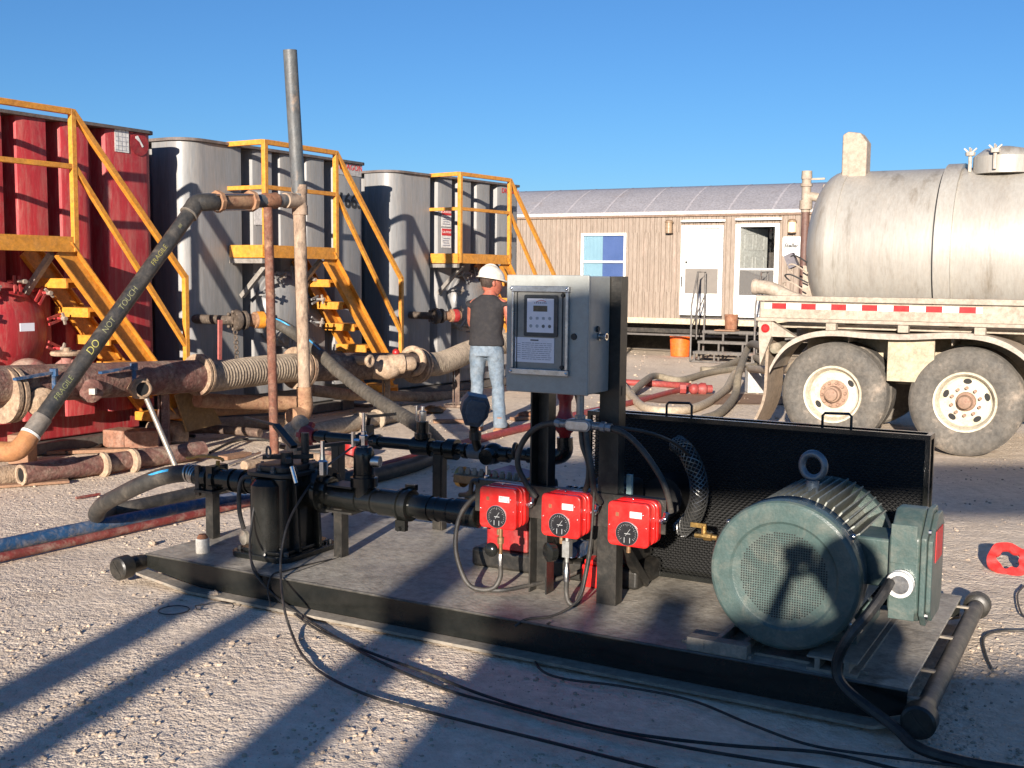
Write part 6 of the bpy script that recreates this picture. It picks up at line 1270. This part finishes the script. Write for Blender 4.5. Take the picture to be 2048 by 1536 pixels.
# ================================================================== tall vertical pipe, slanting pipe, rusty pole
Yp = -1.55
Tp = lambda px, py, y=Yp: TK.M @ TK.at(px, py, y)
root = thing('vertical_pipe', 'tall mud-stained vertical pipe leaning slightly, dark gray towards its top', 'pipe', Tp(606, 830), TK.rz)
top = Tp(580, 100); tee = Tp(597, 380); bot = Tp(609, 800); mid = Tp(600, 425)
b = B(); b.cyl(Tp(598, 402), top, .066, 24); b.build('upper_length', m_pvc_top, root)
b = B(); b.cyl(bot, Tp(599, 430), .062, 24); b.build('lower_length', m_pvc_mud, root)
b = B(); u_ = (tee - bot).normalized(); b.lathe(Tp(600, 430), u_, [(0, .062), (.002, .078), (.09, .078), (.095, .072), (.20, .072), (.21, .078), (.29, .078), (.292, .066)], 24); b.cyl(Tp(599, 402), Tp(570, 401), .074, 20); b.build('tee', m_pvc_mud, root)
b = B(); b.lathe(bot - u_ * .05, u_, [(0, .062), (.002, .076), (.18, .076), (.182, .062)], 24); b.tube([bot + u_ * .02, bot - u_ * .08, bot - u_ * .14 - TK.X * .05, bot - u_ * .145 - TK.X * .2], .082, 16, smooth=4); b.build('bottom_elbow', m_rustmud, root)
root = thing('slanting_pipe', 'black slanting pipe with yellow handwriting in front of the red tank', 'pipe', Tp(45, 905, -1.35), TK.rz)
e0 = Tp(62, 868, -1.38); e1 = Tp(385, 418, -1.45); e2 = Tp(432, 404, -1.5); e3 = Tp(585, 401, Yp)
b = B(); b.cyl(e0, e1, .066, 28); pr_ = b.build('slanting_length', m_poly, root)
b = B(); dd = (e1 - e0).normalized(); hd = (e3 - e2).normalized(); b.tube([e1 - dd * .06, e1, e1 + dd * .07, e2 - hd * .12 + Vector((0, 0, .0)), e2 - hd * .02], .078, 24, smooth=4); b.build('elbow', m_poly, root)
b = B(); b.lathe(e1 - dd * .07, dd, [(0, .078), (.002, .083), (.012, .083), (.014, .078)], 24); b.build('weld_ring', mat('worn_gray_joint', (.12, .11, .10), (.2, .17, .14), 9, .6), root); b = B(); b.lathe(e0 + dd * .01, dd, [(0, .07), (.002, .074), (.15, .074), (.152, .07)], 24); b.build('weld_ring', mat('worn_gray_joint', (.12, .11, .10), (.2, .17, .14), 9, .6), root)
b = B(); b.lathe(e0 - dd * .015, dd, [(0, .066), (.002, .079), (.02, .079), (.022, .066)], 24); b.build('white_ring', m_trimwhite, root)
b = B(); b.cyl(e2 - hd * .02, e3, .062, 24); b.build('horizontal_length', m_pvc_top, root)
b = B(); f0 = Tp(437, 403, -1.5); f1 = Tp(503, 402, -1.52); b.cyl(f0, f1, .070, 20)
b.build('rusted_coupling', m_rustmud, root)
for c in (f0, f1): b = B(); b.lathe(c - hd * .03, hd, [(0, .06), (.002, .10), (.045, .10), (.047, .06)], 8); b.build('coupling_flange', m_rustmud, root)
b = B()
for a in (40, 140, 250, 320):
    v = Vector((-.4, .6, 0)).normalized() * math.cos(math.radians(a)) * .085 + Vector((0, 0, 1)) * math.sin(math.radians(a)) * .085; b.cyl(f0 + v - hd * .05, f1 + v + hd * .04, .008, 6)
b.build('tie_bolts', m_steel, root)
b = B(); b.lathe(f1 + hd * .14, hd, [(0, .062), (.03, .075), (.1, .068), (.16, .080), (.2, .063)], 10); b.build('torn_wrap', m_rust, root)
b = B(); q = e0 - dd * .02; b.tube([q, q - dd * .08, q - dd * .12 + Vector((-.06, -.02, -.02)), q - dd * .12 + Vector((-.30, -.06, .0)), q - dd * .12 + Vector((-.6, -.15, .02))], .078, 18, smooth=5); b.build('bottom_elbow', m_orrust, root) if False else b.build('bottom_elbow', mat('orange_rust_elbow', (.42, .19, .07), (.30, .13, .055), 6, .8, stain=(.16, .06, .03), stain_amt=.3, sscale=9), root)
# handwriting on the slanting pipe, facing the viewer side
def pipe_text(body, s, size, m):
    """lettering wrapped on the pipe surface, s = fraction along the pipe"""
    c = e0.lerp(e1, s); out = (CAM - c); out = (out - dd * out.dot(dd)).normalized(); up = out.cross(dd).normalized()
    M = face_matrix(c, dd, up)
    cu = bpy.data.curves.new('h', 'FONT'); cu.body = body; cu.size = size; cu.extrude = .0015; cu.align_x = 'CENTER'; cu.align_y = 'CENTER'; cu.shear = .15; cu.offset = -.0009
    t = bpy.data.objects.new('h_tmp', cu); COL.objects.link(t); me = bpy.data.meshes.new_from_object(t.evaluated_get(bpy.context.evaluated_depsgraph_get()))
    bm_ = bmesh.new(); bm_.from_mesh(me); bmesh.ops.triangulate(bm_, faces=bm_.faces)
    for _ in range(4):
        le = [e for e in bm_.edges if e.calc_length() > .012]
        if not le: break
        bmesh.ops.subdivide_edges(bm_, edges=le, cuts=1); bmesh.ops.triangulate(bm_, faces=bm_.faces)
    bm_.to_mesh(me); bm_.free()
    b = B(); R_ = .0672
    for v in me.vertices:
        th = v.co.y / R_; rr = R_ + v.co.z; b.v.append(c + dd * v.co.x + (up * math.sin(th) + out * math.cos(th)) * rr)
    b.f = [tuple(p.vertices) for p in me.polygons]; bpy.data.objects.remove(t); b.build('handwriting', m, pr_, flat=True)
m_pale = mat('pale_chalk', (.27, .26, .13), (.12, .12, .06), 60, .8, bump=0)
pipe_text('FRAGILE', .175, .062, mat('faded_green_chalk', (.22, .23, .09), (.10, .11, .05), 60, .8, bump=0)); pipe_text('DO', .345, .085, m_chalk); pipe_text('NOT', .44, .068, m_pale); pipe_text('TOUCH', .56, .068, m_pale); pipe_text('FRAGILE', .76, .060, mat('dull_yellow_chalk', (.34, .30, .08), (.14, .13, .04), 60, .8, bump=0)); pipe_text('88', .90, .04, m_pale)
b = B(); b.cyl(P(549, 905, 0) * 0 + Vector((Tp(549, 905, -1.62).x, Tp(549, 905, -1.62).y, 0)), Tp(536, 415, -1.6), .043, 18); tag(b.build('rusty_pole', m_rustpole), 'rusty red pole propping up the black horizontal pipe', 'pole')
b = B(); b.cyl(Tp(290, 790, -1.2), P(352, 935, .02), .024, 12); tag(b.build('prop_tube', mat('dull_steel_tube', (.34, .31, .27), (.28, .25, .22), 8, .45, metal=.5)), 'bare steel tube leaning from the manifold to the ground', 'tube')
# tee and riser at the end of the upper line
root = thing('pipe_tee', 'sandy pipe tee standing beside the red hammer union', 'pipe fitting', SK.w(-.13, 1.33, 0), SK.rz)
b = B(SK); b.ball((-.10, 1.33, .63), .085, 18, 12); b.cyl((-.10, 1.33, .63), (.0, 1.31, .64), .05, 16); b.lathe((-.09, 1.33, .45), (0, 0, 1), [(0, .055), (.02, .062), (.16, .062), (.2, .08)], 18); b.ball((-.05, 1.33, .70), .06, 14, 10); b.build('tee', m_sand, root)
b = B(SK); b.cyl((-.09, 1.33, .0), (-.09, 1.33, .46), .042, 14); b.build('riser', m_rustmud, root)
# bits on the ground
b = B(); c = P(705, 912, .0); b.lathe(c, (0, 0, 1), [(0, .075), (.03, .08), (.09, .07), (.13, .07), (.14, .04)], 12); b.box((c.x, c.y - .06, .02), (c.x + .16, c.y + .06, .09)); tag(b.build('red_fitting', m_redvalve), 'loose red valve part on the sand behind the riser', 'pipe fitting')
gl([P(488, 932, .04), P(540, 922, .04), P(600, 910, .04), P(660, 920, .05)], .045, m_mudpipe, 'pipe_offcut', 'thin muddy pipe offcut on the ground behind the vessel', sm=1)
gl([P(648, 912, .05), P(662, 912, .05), P(700, 925, .05)], .05, m_redmud, 'pipe_offcut', 'open red pipe end on the ground behind the black post', sm=1)
gl([P(455, 930, .02), P(520, 905, .02)], .012, m_steel, 'steel_rod', 'bright steel rod on the ground behind the yellow handle', 'rod', sm=1)
rnd = random.Random(21)
for i, (px, py, l) in enumerate(((955, 800, 'brown rag heap on the shaded ground left of the worker'), (865, 800, 'small brown debris under the low sandy pipe'), (1060, 812, 'rusty debris on the ground right of the worker'))):
    b = B(); c = P(px, py + 20, .03); b.ball(c, .10, 10, 8, sc=(1.6, 1, .5)); o = b.build('debris', [m_rustmud, m_bronze, m_rust][i]);
    for v in o.data.vertices: v.co += Vector((rnd.uniform(-1, 1), rnd.uniform(-1, 1), rnd.uniform(-1, 1))) * .02
    tag(o, l, 'debris')
gl([P(560, 893, .03), P(640, 905, .03), P(700, 880, .03), P(760, 872, .03)], .022, m_rubber, 'ground_cable', 'thin dark hose on the sunlit ground behind the vessel', 'hose')
gl([P(130, 905, .015), P(190, 897, .015), P(230, 870, .015), P(300, 868, .015), P(390, 872, .015)], .018, m_rubber, 'ground_cable', 'thin dark hose in the shade below the red tank', 'hose')
b = B(); c = P(170, 905, 0); M = Matrix.Translation(c) @ Matrix.Rotation(.3, 4, 'Z'); b = B(M); b.box((-.35, -.06, .0), (.4, .06, .03)); tag(b.build('plank', m_wood), 'thin plank on the ground behind the collared pipe', 'plank')
b = B(); c = P(30, 972, 0); M = Matrix.Translation(c) @ Matrix.Rotation(.5, 4, 'Z'); b = B(M); b.box((-.35, -.05, .0), (.4, .05, .02)); tag(b.build('plank', m_wood), 'thin plank lying in front of the collared pipe at the left edge', 'plank')

# more gear in the shade under and behind the manifold
gl([P(250, 866, .09), P(330, 862, .09), P(420, 858, .09), P(520, 866, .09)], .045, m_darkpipe, 'ground_pipe', 'thin dark pipe in the shade behind the timber blocks', sm=2)
gl([Tm(330, 828, -.5), Tm(430, 822, -.5), Tm(600, 812, -.5)], .055, m_rustmud, 'header_pipe', 'rusty low header pipe in the shade between the stands', sm=1)
gl([P(420, 905, .02), P(470, 882, .02), P(520, 878, .03), P(560, 888, .02)], .014, m_rubber, 'ground_cable', 'dark loop of thin hose on the sunlit sand beside the rusty pole', 'hose', n=8)
gl([P(152, 996, .012), P(176, 992, .012), P(200, 988, .012)], .011, m_redhose, 'strap_end', 'short piece of red strap on the gravel above the blue hose', 'strap', n=8, sm=4)
for i, (px, py, a, s_, l) in enumerate(((640, 852, 20, .8, 'pale broken board on the shaded ground behind the ringed pipe'), (700, 812, -25, 1.0, 'pale board on the ground under the dark manifold pipe'), (905, 845, 10, .7, 'short board on the ground left of the blue-gray transmitter'), (1060, 838, 35, .8, 'short board on the ground behind the cabinet post'), (470, 915, 60, .5, 'small board on the sand near the yellow handle'))):
    c = P(px, py, 0); b = B(Matrix.Translation(c) @ Matrix.Rotation(math.radians(a), 4, 'Z')); b.box((-.32 * s_, -.06, .0), (.32 * s_, .06, .035)); tag(b.build('board', m_wood, bevel=.004), l, 'board', 'boards lying around the pipes')
rnd = random.Random(44)
for i, (px, py, r, l) in enumerate(((742, 975, .035, 'pale stone in the shade beside the riser'), (612, 935, .03, 'pale stone near the vessel lid'), (305, 1085, .022, 'small pale stone above the front beam'), (890, 935, .035, 'pale rock on the ground behind the return line'), (428, 1190, .03, 'pale stone resting by the lower flange'))):
    b = B(); c = P(px, py, r * .5); b.ball(c, r, 9, 7, sc=(1.2, 1, .75)); o = b.build('rock', m_stone, flat=True)
    for v in o.data.vertices: v.co += Vector((rnd.uniform(-1, 1), rnd.uniform(-1, 1), rnd.uniform(-1, 1))) * r * .16
    tag(o, l, 'rock')
# ================================================================== people
def skin_mesh(name, verts, edges, radii, root_i, m, parent, sub=2):
    """continuous surface grown round a skeleton with the Skin modifier; verts in world space"""
    me = bpy.data.meshes.new(name + '_sk'); me.from_pydata([tuple(v) for v in verts], edges, [])
    o = bpy.data.objects.new(name + '_sk', me); COL.objects.link(o); o.modifiers.new('s', 'SKIN'); sb = o.modifiers.new('b', 'SUBSURF'); sb.levels = sub; sb.render_levels = sub
    sv_ = me.skin_vertices[0].data
    for i, r in enumerate(radii): sv_[i].radius = r if isinstance(r, tuple) else (r, r); sv_[i].use_root = (i == root_i)
    e = bpy.data.meshes.new_from_object(o.evaluated_get(bpy.context.evaluated_depsgraph_get()))
    b = B(); b.v = [v.co.copy() for v in e.vertices]; b.f = [tuple(p.vertices) for p in e.polygons]
    bpy.data.objects.remove(o); bpy.data.meshes.remove(e)
    return b.build(name, m, parent, angle=180)
def head(c, fwd, r, m, parent, name='head', hair=None, tilt=0):
    """egg-shaped head with brow, eye sockets, nose, mouth, chin and ears; fwd = facing direction"""
    f = Vector(fwd).normalized(); u = Vector((0, 0, 1)); s_ = f.cross(u).normalized(); R_ = Matrix((s_, f, u)).transposed()
    if tilt: R_ = R_ @ Matrix.Rotation(tilt, 3, 'X')
    vs = []; fs = []; nu, nv = 28, 22
    for j in range(nv + 1):
        th = math.pi * j / nv
        for i in range(nu):
            ph = 2 * math.pi * i / nu; x, y, z = math.sin(th) * math.cos(ph), math.sin(th) * math.sin(ph), math.cos(th)
            w_ = .74 * (1 - .28 * max(0, -z - .1)); d_ = .92; yy = y * d_ + (.10 * max(0, -z) if y > 0 else 0.04 * z)
            k = 1.0
            fx = x / .3
            if y > .3:
                yy += .17 * math.exp(-(x / .10) ** 2 - ((z + .12) / .16) ** 2) + .05 * math.exp(-(x / .35) ** 2 - ((z - .22) / .08) ** 2)
                yy -= .09 * math.exp(-((abs(x) - .28) / .13) ** 2 - ((z - .05) / .09) ** 2)
                yy += .05 * math.exp(-(x / .2) ** 2 - ((z + .43) / .05) ** 2) - .04 * math.exp(-(x / .2) ** 2 - ((z + .49) / .03) ** 2) + .06 * math.exp(-(x / .2) ** 2 - ((z + .75) / .12) ** 2)
            vs.append(R_ @ Vector((x * w_, yy, z * 1.12)) * r + Vector(c))
    for j in range(nv):
        for i in range(nu): i2 = (i + 1) % nu; fs.append((j * nu + i, (j + 1) * nu + i, (j + 1) * nu + i2, j * nu + i2))
    return vs, fs, R_
def fingers(w, d, side, r=.0095, curl=.5, palm_n=None):
    """a relaxed hand: palm plus five bent fingers as branches; returns verts, edges, radii to append"""
    d = Vector(d).normalized(); s_ = Vector(side); s_ = (s_ - d * s_.dot(d)).normalized(); n_ = (palm_n or d.cross(s_)); V = [w, w + d * .045, w + d * .085]; E_ = [(0, 1), (1, 2)]; Rr = [(.022, .017), (.034, .017), (.036, .014)]
    for k, L_ in enumerate((.068, .078, .073, .058)):
        o = w + d * .09 + s_ * (.027 - .018 * k); a = len(V); V += [o, o + d * L_ * .45 + n_ * L_ * .15 * curl, o + d * L_ * .75 + n_ * L_ * .45 * curl, o + d * L_ * .95 + n_ * L_ * .8 * curl]
        E_ += [(2, a), (a, a + 1), (a + 1, a + 2), (a + 2, a + 3)]; Rr += [r, r * .95, r * .9, r * .75]
    a = len(V); o = w + d * .03 + s_ * .034; V += [o, o + d * .03 + s_ * .022, o + d * .055 + s_ * .026 + n_ * .01]; E_ += [(1, a), (a, a + 1), (a + 1, a + 2)]; Rr += [r * 1.15, r * 1.05, r * .85]
    return V, E_, Rr
def person(name, label, G, fwd, K, pose, shirt_m, jeans_m, helmet, headdir, hands=True):
    f = Vector(fwd).normalized(); s_ = f.cross(Vector((0, 0, 1))).normalized()     # s_ = the person's right
    def q(p): return Vector(G) + (s_ * p[0] + f * p[1] + Vector((0, 0, 1)) * p[2]) * K
    root = thing(name, label, 'person', G, 0)
    p = {k: q(v) for k, v in pose.items()}
    # body: one continuous skinned surface: legs, trunk, neck, arms
    names = ['pelvis', 'waist', 'chest', 'collar', 'neck', 'headb', 'shL', 'elL', 'wrL', 'shR', 'elR', 'wrR', 'hipL', 'knL', 'anL', 'toL', 'hipR', 'knR', 'anR', 'toR']
    ed = [(0, 1), (1, 2), (2, 3), (3, 4), (4, 5), (3, 6), (6, 7), (7, 8), (3, 9), (9, 10), (10, 11), (0, 12), (12, 13), (13, 14), (14, 15), (0, 16), (16, 17), (17, 18), (18, 19)]
    rad = [.07, .08, .09, .07, .052, .06, .056, .042, .028, .056, .042, .028, .07, .052, .04, .035, .07, .052, .04, .035]
    V = [p[n] for n in names]; Rr = [((a[0] * K, a[1] * K) if isinstance(a, tuple) else a * K) for a in rad]; E_ = list(ed)
    if hands:
        for (wi, ei, sd) in ((8, 7, -1), (11, 10, 1)):
            d = (V[wi] - V[ei]).normalized(); hv, he, hr = fingers(V[wi] + d * .02, d, pose.get('thumb' + ('L' if sd < 0 else 'R'), f if True else f))
            o = len(V); V += hv; E_ += [(a + o, b_ + o) for a, b_ in he] + [(wi, o)]; Rr += hr
    body = skin_mesh('body', V, E_, Rr, 0, m_skin, root)
    hv, hf, R_ = head(p['head'], headdir, .128 * K, m_skin, root)
    b = B(); b.v = hv; b.f = hf
    for sd in (-1, 1):
        c = p['head'] + R_ @ Vector((sd * .093, -.005, -.005)) * K; b.ball(c, .030 * K, 10, 8, sc=(.35, .75, 1.1), rot=R_)
    b.build('head', m_skin, root, angle=180)
    b = B()
    for sd in (-1, 1): b.ball(p['head'] + R_ @ Vector((sd * .034, .098, .012)) * K, .013 * K, 10, 8)
    b.build('eyes', m_ink, root)
    # hair/beard shell
    b = B(); b.ball(p['head'] + R_ @ Vector((0, -.022, .02)) * K, .122 * K, 20, 14, sc=(.80, .92, 1.02), rot=R_); b.build('hair', m_hair, root)
    # shirt and trousers as lofted shells over the body
    X = s_; Y = f
    def E2(c, a, e, ax=None): return (c, X * a * K, Y * e * K)
    pv, ws, ch, cl = p['pelvis'], p['waist'], p['chest'], p['collar']
    b = B(); Z = Vector((0, 0, 1))
    loft(b, [E2(pv + Z * .015, .192, .142), E2(pv + Z * .02, .200, .150), E2(pv + Z * .07, .192, .140), E2(ws, .178, .122), E2(ws.lerp(ch, .5), .190, .130), E2(ch, .188, .138), E2(ch.lerp(cl, .55), .192, .128), E2(cl - Z * .01, .190, .105), E2(cl + Z * .025, .145, .090), E2(cl + Z * .055, .095, .078), E2(cl + Z * .07, .07, .07)], 28, 2.4)
    for sd in ('L', 'R'):
        a_, e_ = p['sh' + sd], p['el' + sd]; d = (e_ - a_).normalized(); n1 = d.cross(Y).normalized(); n2 = d.cross(n1).normalized()
        loft(b, [(a_ - X * (.05 if sd == 'R' else -.05) + Z * .012, n1 * .062, n2 * .062), (a_ + Z * .004, n1 * .070, n2 * .070), (a_ + d * .014, n1 * .071, n2 * .071), (a_ + d * .022, n1 * .064, n2 * .064)], 16)
    sh_ = b.build('sleeveless_shirt', shirt_m, root, angle=180)
    b = B()
    loft(b, [E2(pv + Z * .09, .150, .112), E2(pv + Z * .03, .172, .128), E2(pv - Z * .04, .180, .140), E2(pv - Z * .10, .168, .135)], 28, 2.3)
    for sd in ('L', 'R'):
        h_, k_, a_ = p['hip' + sd], p['kn' + sd], p['an' + sd]
        loft(b, [(h_ + Z * .09 , X * .080, Y * .115), (h_, X * .094, Y * .118), (h_.lerp(k_, .35), X * .088, Y * .100), (h_.lerp(k_, .75), X * .074, Y * .082), (k_, X * .069, Y * .078), (k_.lerp(a_, .12) - Y * .008, X * .071, Y * .074), (k_.lerp(a_, .35), X * .070, Y * .078), (k_.lerp(a_, .6), X * .069, Y * .074), (k_.lerp(a_, .85), X * .073, Y * .078), (a_ - Z * .015, X * .078, Y * .088), (a_ - Z * .04, X * .074, Y * .088)], 20)
    jn = b.build('jeans', jeans_m, root, angle=180)
    for o_ in (sh_, jn):      # cloth folds
        rm_ = o_.modifiers.new('remesh', 'REMESH'); rm_.mode = 'VOXEL'; rm_.voxel_size = .011; rm_.use_smooth_shade = True
        tx = bpy.data.textures.new('folds', 'CLOUDS'); tx.noise_scale = .10; tx.noise_depth = 2
        dm = o_.modifiers.new('folds', 'DISPLACE'); dm.texture = tx; dm.strength = .022 if o_ is jn else .014; dm.mid_level = .5; dm.texture_coords = 'LOCAL'
        sm2 = o_.modifiers.new('smooth', 'SMOOTH'); sm2.iterations = 3; sm2.factor = .5
    for sd in ('L', 'R'):
        a, t = p['an' + sd], p['to' + sd]; d = (t - a); d.z = 0; d.normalize(); b = B()
        sx = Vector((0, 0, 1)).cross(d); M = Matrix(((sx.x, d.x, 0, a.x), (sx.y, d.y, 0, a.y), (0, 0, 1, 0), (0, 0, 0, 1))); b = B(M)
        b.box((-.05, -.075, .0), (.05, .20, .035)); b.ball((0, .09, .045), .055, 14, 10, sc=(.9, 2.2, .95)); b.ball((0, -.02, .06), .058, 12, 8, sc=(.9, 1.1, 1.2)); b.cyl((0, -.02, .05), (0, -.02, .17), .052, 14); b.build('boot', m_boot, root, bevel=.008)
    if helmet:
        hc = p['head'] + R_ @ Vector((0, -.0, .062)) * K; b = B(); vs = []; fs = []; nu, nv = 32, 9
        for j in range(nv + 1):
            th = (math.pi / 2) * j / nv
            for i in range(nu): ph = 2 * math.pi * i / nu; vs.append(hc + R_ @ Vector((.128 * math.sin(th) * math.cos(ph), .152 * math.sin(th) * math.sin(ph), .138 * math.cos(th))) * K)
        o = len(vs)
        for i in range(nu):
            ph = 2 * math.pi * i / nu; fr = max(0, math.sin(ph)) ** 2; rr = .128 + .0; vs.append(hc + R_ @ Vector((.145 * math.cos(ph), (.178 + .045 * fr) * math.sin(ph), -.018 - .01 * fr)) * K)
        for j in range(nv + 1):
            for i in range(nu):
                i2 = (i + 1) % nu; fs.append((j * nu + i, (j + 1) * nu + i, (j + 1) * nu + i2, j * nu + i2))
        b.v = vs; b.f = fs; h_ = b.build('hard_hat', m_helmet, root, angle=60); sm_ = h_.modifiers.new('t', 'SOLIDIFY'); sm_.thickness = .004
        b = B(); b.tube([hc + R_ @ Vector((0, -.140 + .280 * t / 12, .006 + .136 * math.sin(math.pi * (t / 12)) ** .6)) * K for t in range(1, 12)], .010, 8); b.build('hat_ridge', m_helmet, root)
    return root, p
G = P(972, 862, 0); K = 1.78 / 1.78
pose = dict(pelvis=(.0, .0, .93), waist=(-.01, .01, 1.08), chest=(-.01, .05, 1.28), collar=(.0, .06, 1.43), neck=(.01, .09, 1.51), headb=(.015, .115, 1.59), head=(.02, .125, 1.625),
            shL=(-.185, .06, 1.40), elL=(-.24, .22, 1.16), wrL=(-.12, .42, 1.08), shR=(.200, .06, 1.40), elR=(.262, .06, 1.12), wrR=(.20, .27, .98),
            hipL=(-.095, 0, .86), knL=(-.115, .04, .48), anL=(-.10, -.02, .09), toL=(-.12, .13, .035), hipR=(.095, 0, .86), knR=(.125, .02, .48), anR=(.165, -.03, .09), toR=(.20, .12, .035))
person('person', 'worker in a white hard hat, sleeveless charcoal shirt and faded jeans, seen from behind', G, (.22, 1, 0), K, pose, m_shirt, m_jeans, True, (.93, .36, -.16))
# the one holding the camera phone: stands where the picture is taken from, casts the shadow on the motor
G2 = Vector((.115, -.42, 0))
pose2 = dict(pelvis=(.0, .0, .97), waist=(.0, .01, 1.10), chest=(.0, .0, 1.32), collar=(.0, .0, 1.47), neck=(.0, .02, 1.54), headb=(.0, .04, 1.62), head=(.0, .045, 1.66),
             shL=(-.20, .0, 1.44), elL=(-.33, .14, 1.36), wrL=(-.175, .29, 1.60), shR=(.20, .0, 1.44), elR=(.22, .20, 1.30), wrR=(-.03, .30, 1.62),
             hipL=(-.10, 0, .88), knL=(-.13, .03, .50), anL=(-.15, .0, .09), toL=(-.18, .15, .035), hipR=(.10, 0, .88), knR=(.13, .03, .50), anR=(.15, 0, .09), toR=(.18, .15, .035),
             thumbL=Vector((1, 0, .2)), thumbR=Vector((-1, 0, .2)))
person('person', 'person in a hard hat holding up a phone to take the picture', G2, (-.05, 1, 0), 1.0, pose2, m_shirt, m_jeans, True, (-.1, 1, 0))
b = B(); b.box((-.065, -.045, 1.665), (.065, -.034, 1.735)); tag(b.build('phone', m_blacks, bevel=.003), 'black phone held up by the person taking the picture', 'phone')
# ================================================================== unseen shadow casters added behind the viewer, shaped to throw the long shadows
KH = KS
def shp(x, z, Y):
    """a point of the structure at world depth Y whose shadow line passes plane coordinates (x, z) at y=-2.5 (in units of H=1.65)"""
    t = (Y - (-2.5 * KH)) / SUN.y; return Vector((x * KH + SUN.x * t, Y, z * KH + SUN.z * t))
YB = -7.0
m_caster = mat('gray_caster_steel', (.22, .21, .20), (.16, .15, .14), 4, .6, stain=DUST, stain_amt=.3)
root = thing('shadow_frame', 'unseen steel frame on thick legs, added behind the viewer to cast shadows', 'shadow caster', (shp(-3, 0, YB).x, YB, 0))
for (x, w_) in ((-3.70, .22), (-3.28, .16), (-2.42, .28)):
    a = shp(x - w_ / 2, 2.5, YB); c = shp(x + w_ / 2, 3.3, YB); b = B(); b.box((a.x, YB, 0), (c.x, YB + .15, c.z)); b.build('shadow_leg', m_caster, root)
a = shp(-4.3, 2.55, YB); c = shp(1.9, 3.12, YB); b = B(); b.box((a.x, YB - .14, a.z), (c.x, YB - .02, c.z)); b.build('shadow_girder', m_caster, root)  # beam added for the upper band of shade
a = shp(-2.5, 2.86, YB - .4); c = shp(-1.15, 3.405, YB - .4); b = B(); b.box((a.x, YB - .48, a.z), (c.x, YB - .32, c.z)); b.build('shadow_box', m_caster, root)  # unseen box added to shade the gray cabinet
root = thing('shadow_block', 'unseen low steel block added behind the viewer to shade the foreground', 'tank', (0, YB - .8, 0))
Y2 = YB - .6
pts = [(-2.02, 0), (-2.02, 2.02), (-1.75, 1.98), (-1.45, 1.92), (-1.2, 1.93), (-1.0, 1.93), (-.9, 2.02), (-.42, 2.02), (-.3, 1.86), (0, 1.78), (3.6, 1.76), (3.6, 0)]  # outline follows the wanted shade edge; raised step darkens the lower motor
b = B(); W = []
for p in pts:
    q = shp(p[0], p[1], Y2); W.append((q.x, max(0, q.z) if p[1] > 0 else 0.0))
b.prism(W, (0, Y2, 0), (1, 0, 0), (0, 0, 1), (0, -1.2, 0)); b.build('shadow_wall', m_caster, root)
b = B(); q = shp(-1.28, 2.0, Y2); b.cyl((q.x, Y2 - .3, q.z - .3), (q.x, Y2 - .3, q.z + .12), .10); q = shp(-1.62, 2.0, Y2); b.cyl((q.x, Y2 - .3, q.z - .3), (q.x, Y2 - .3, q.z + .16), .05); b.build('shadow_stub', m_caster, root)
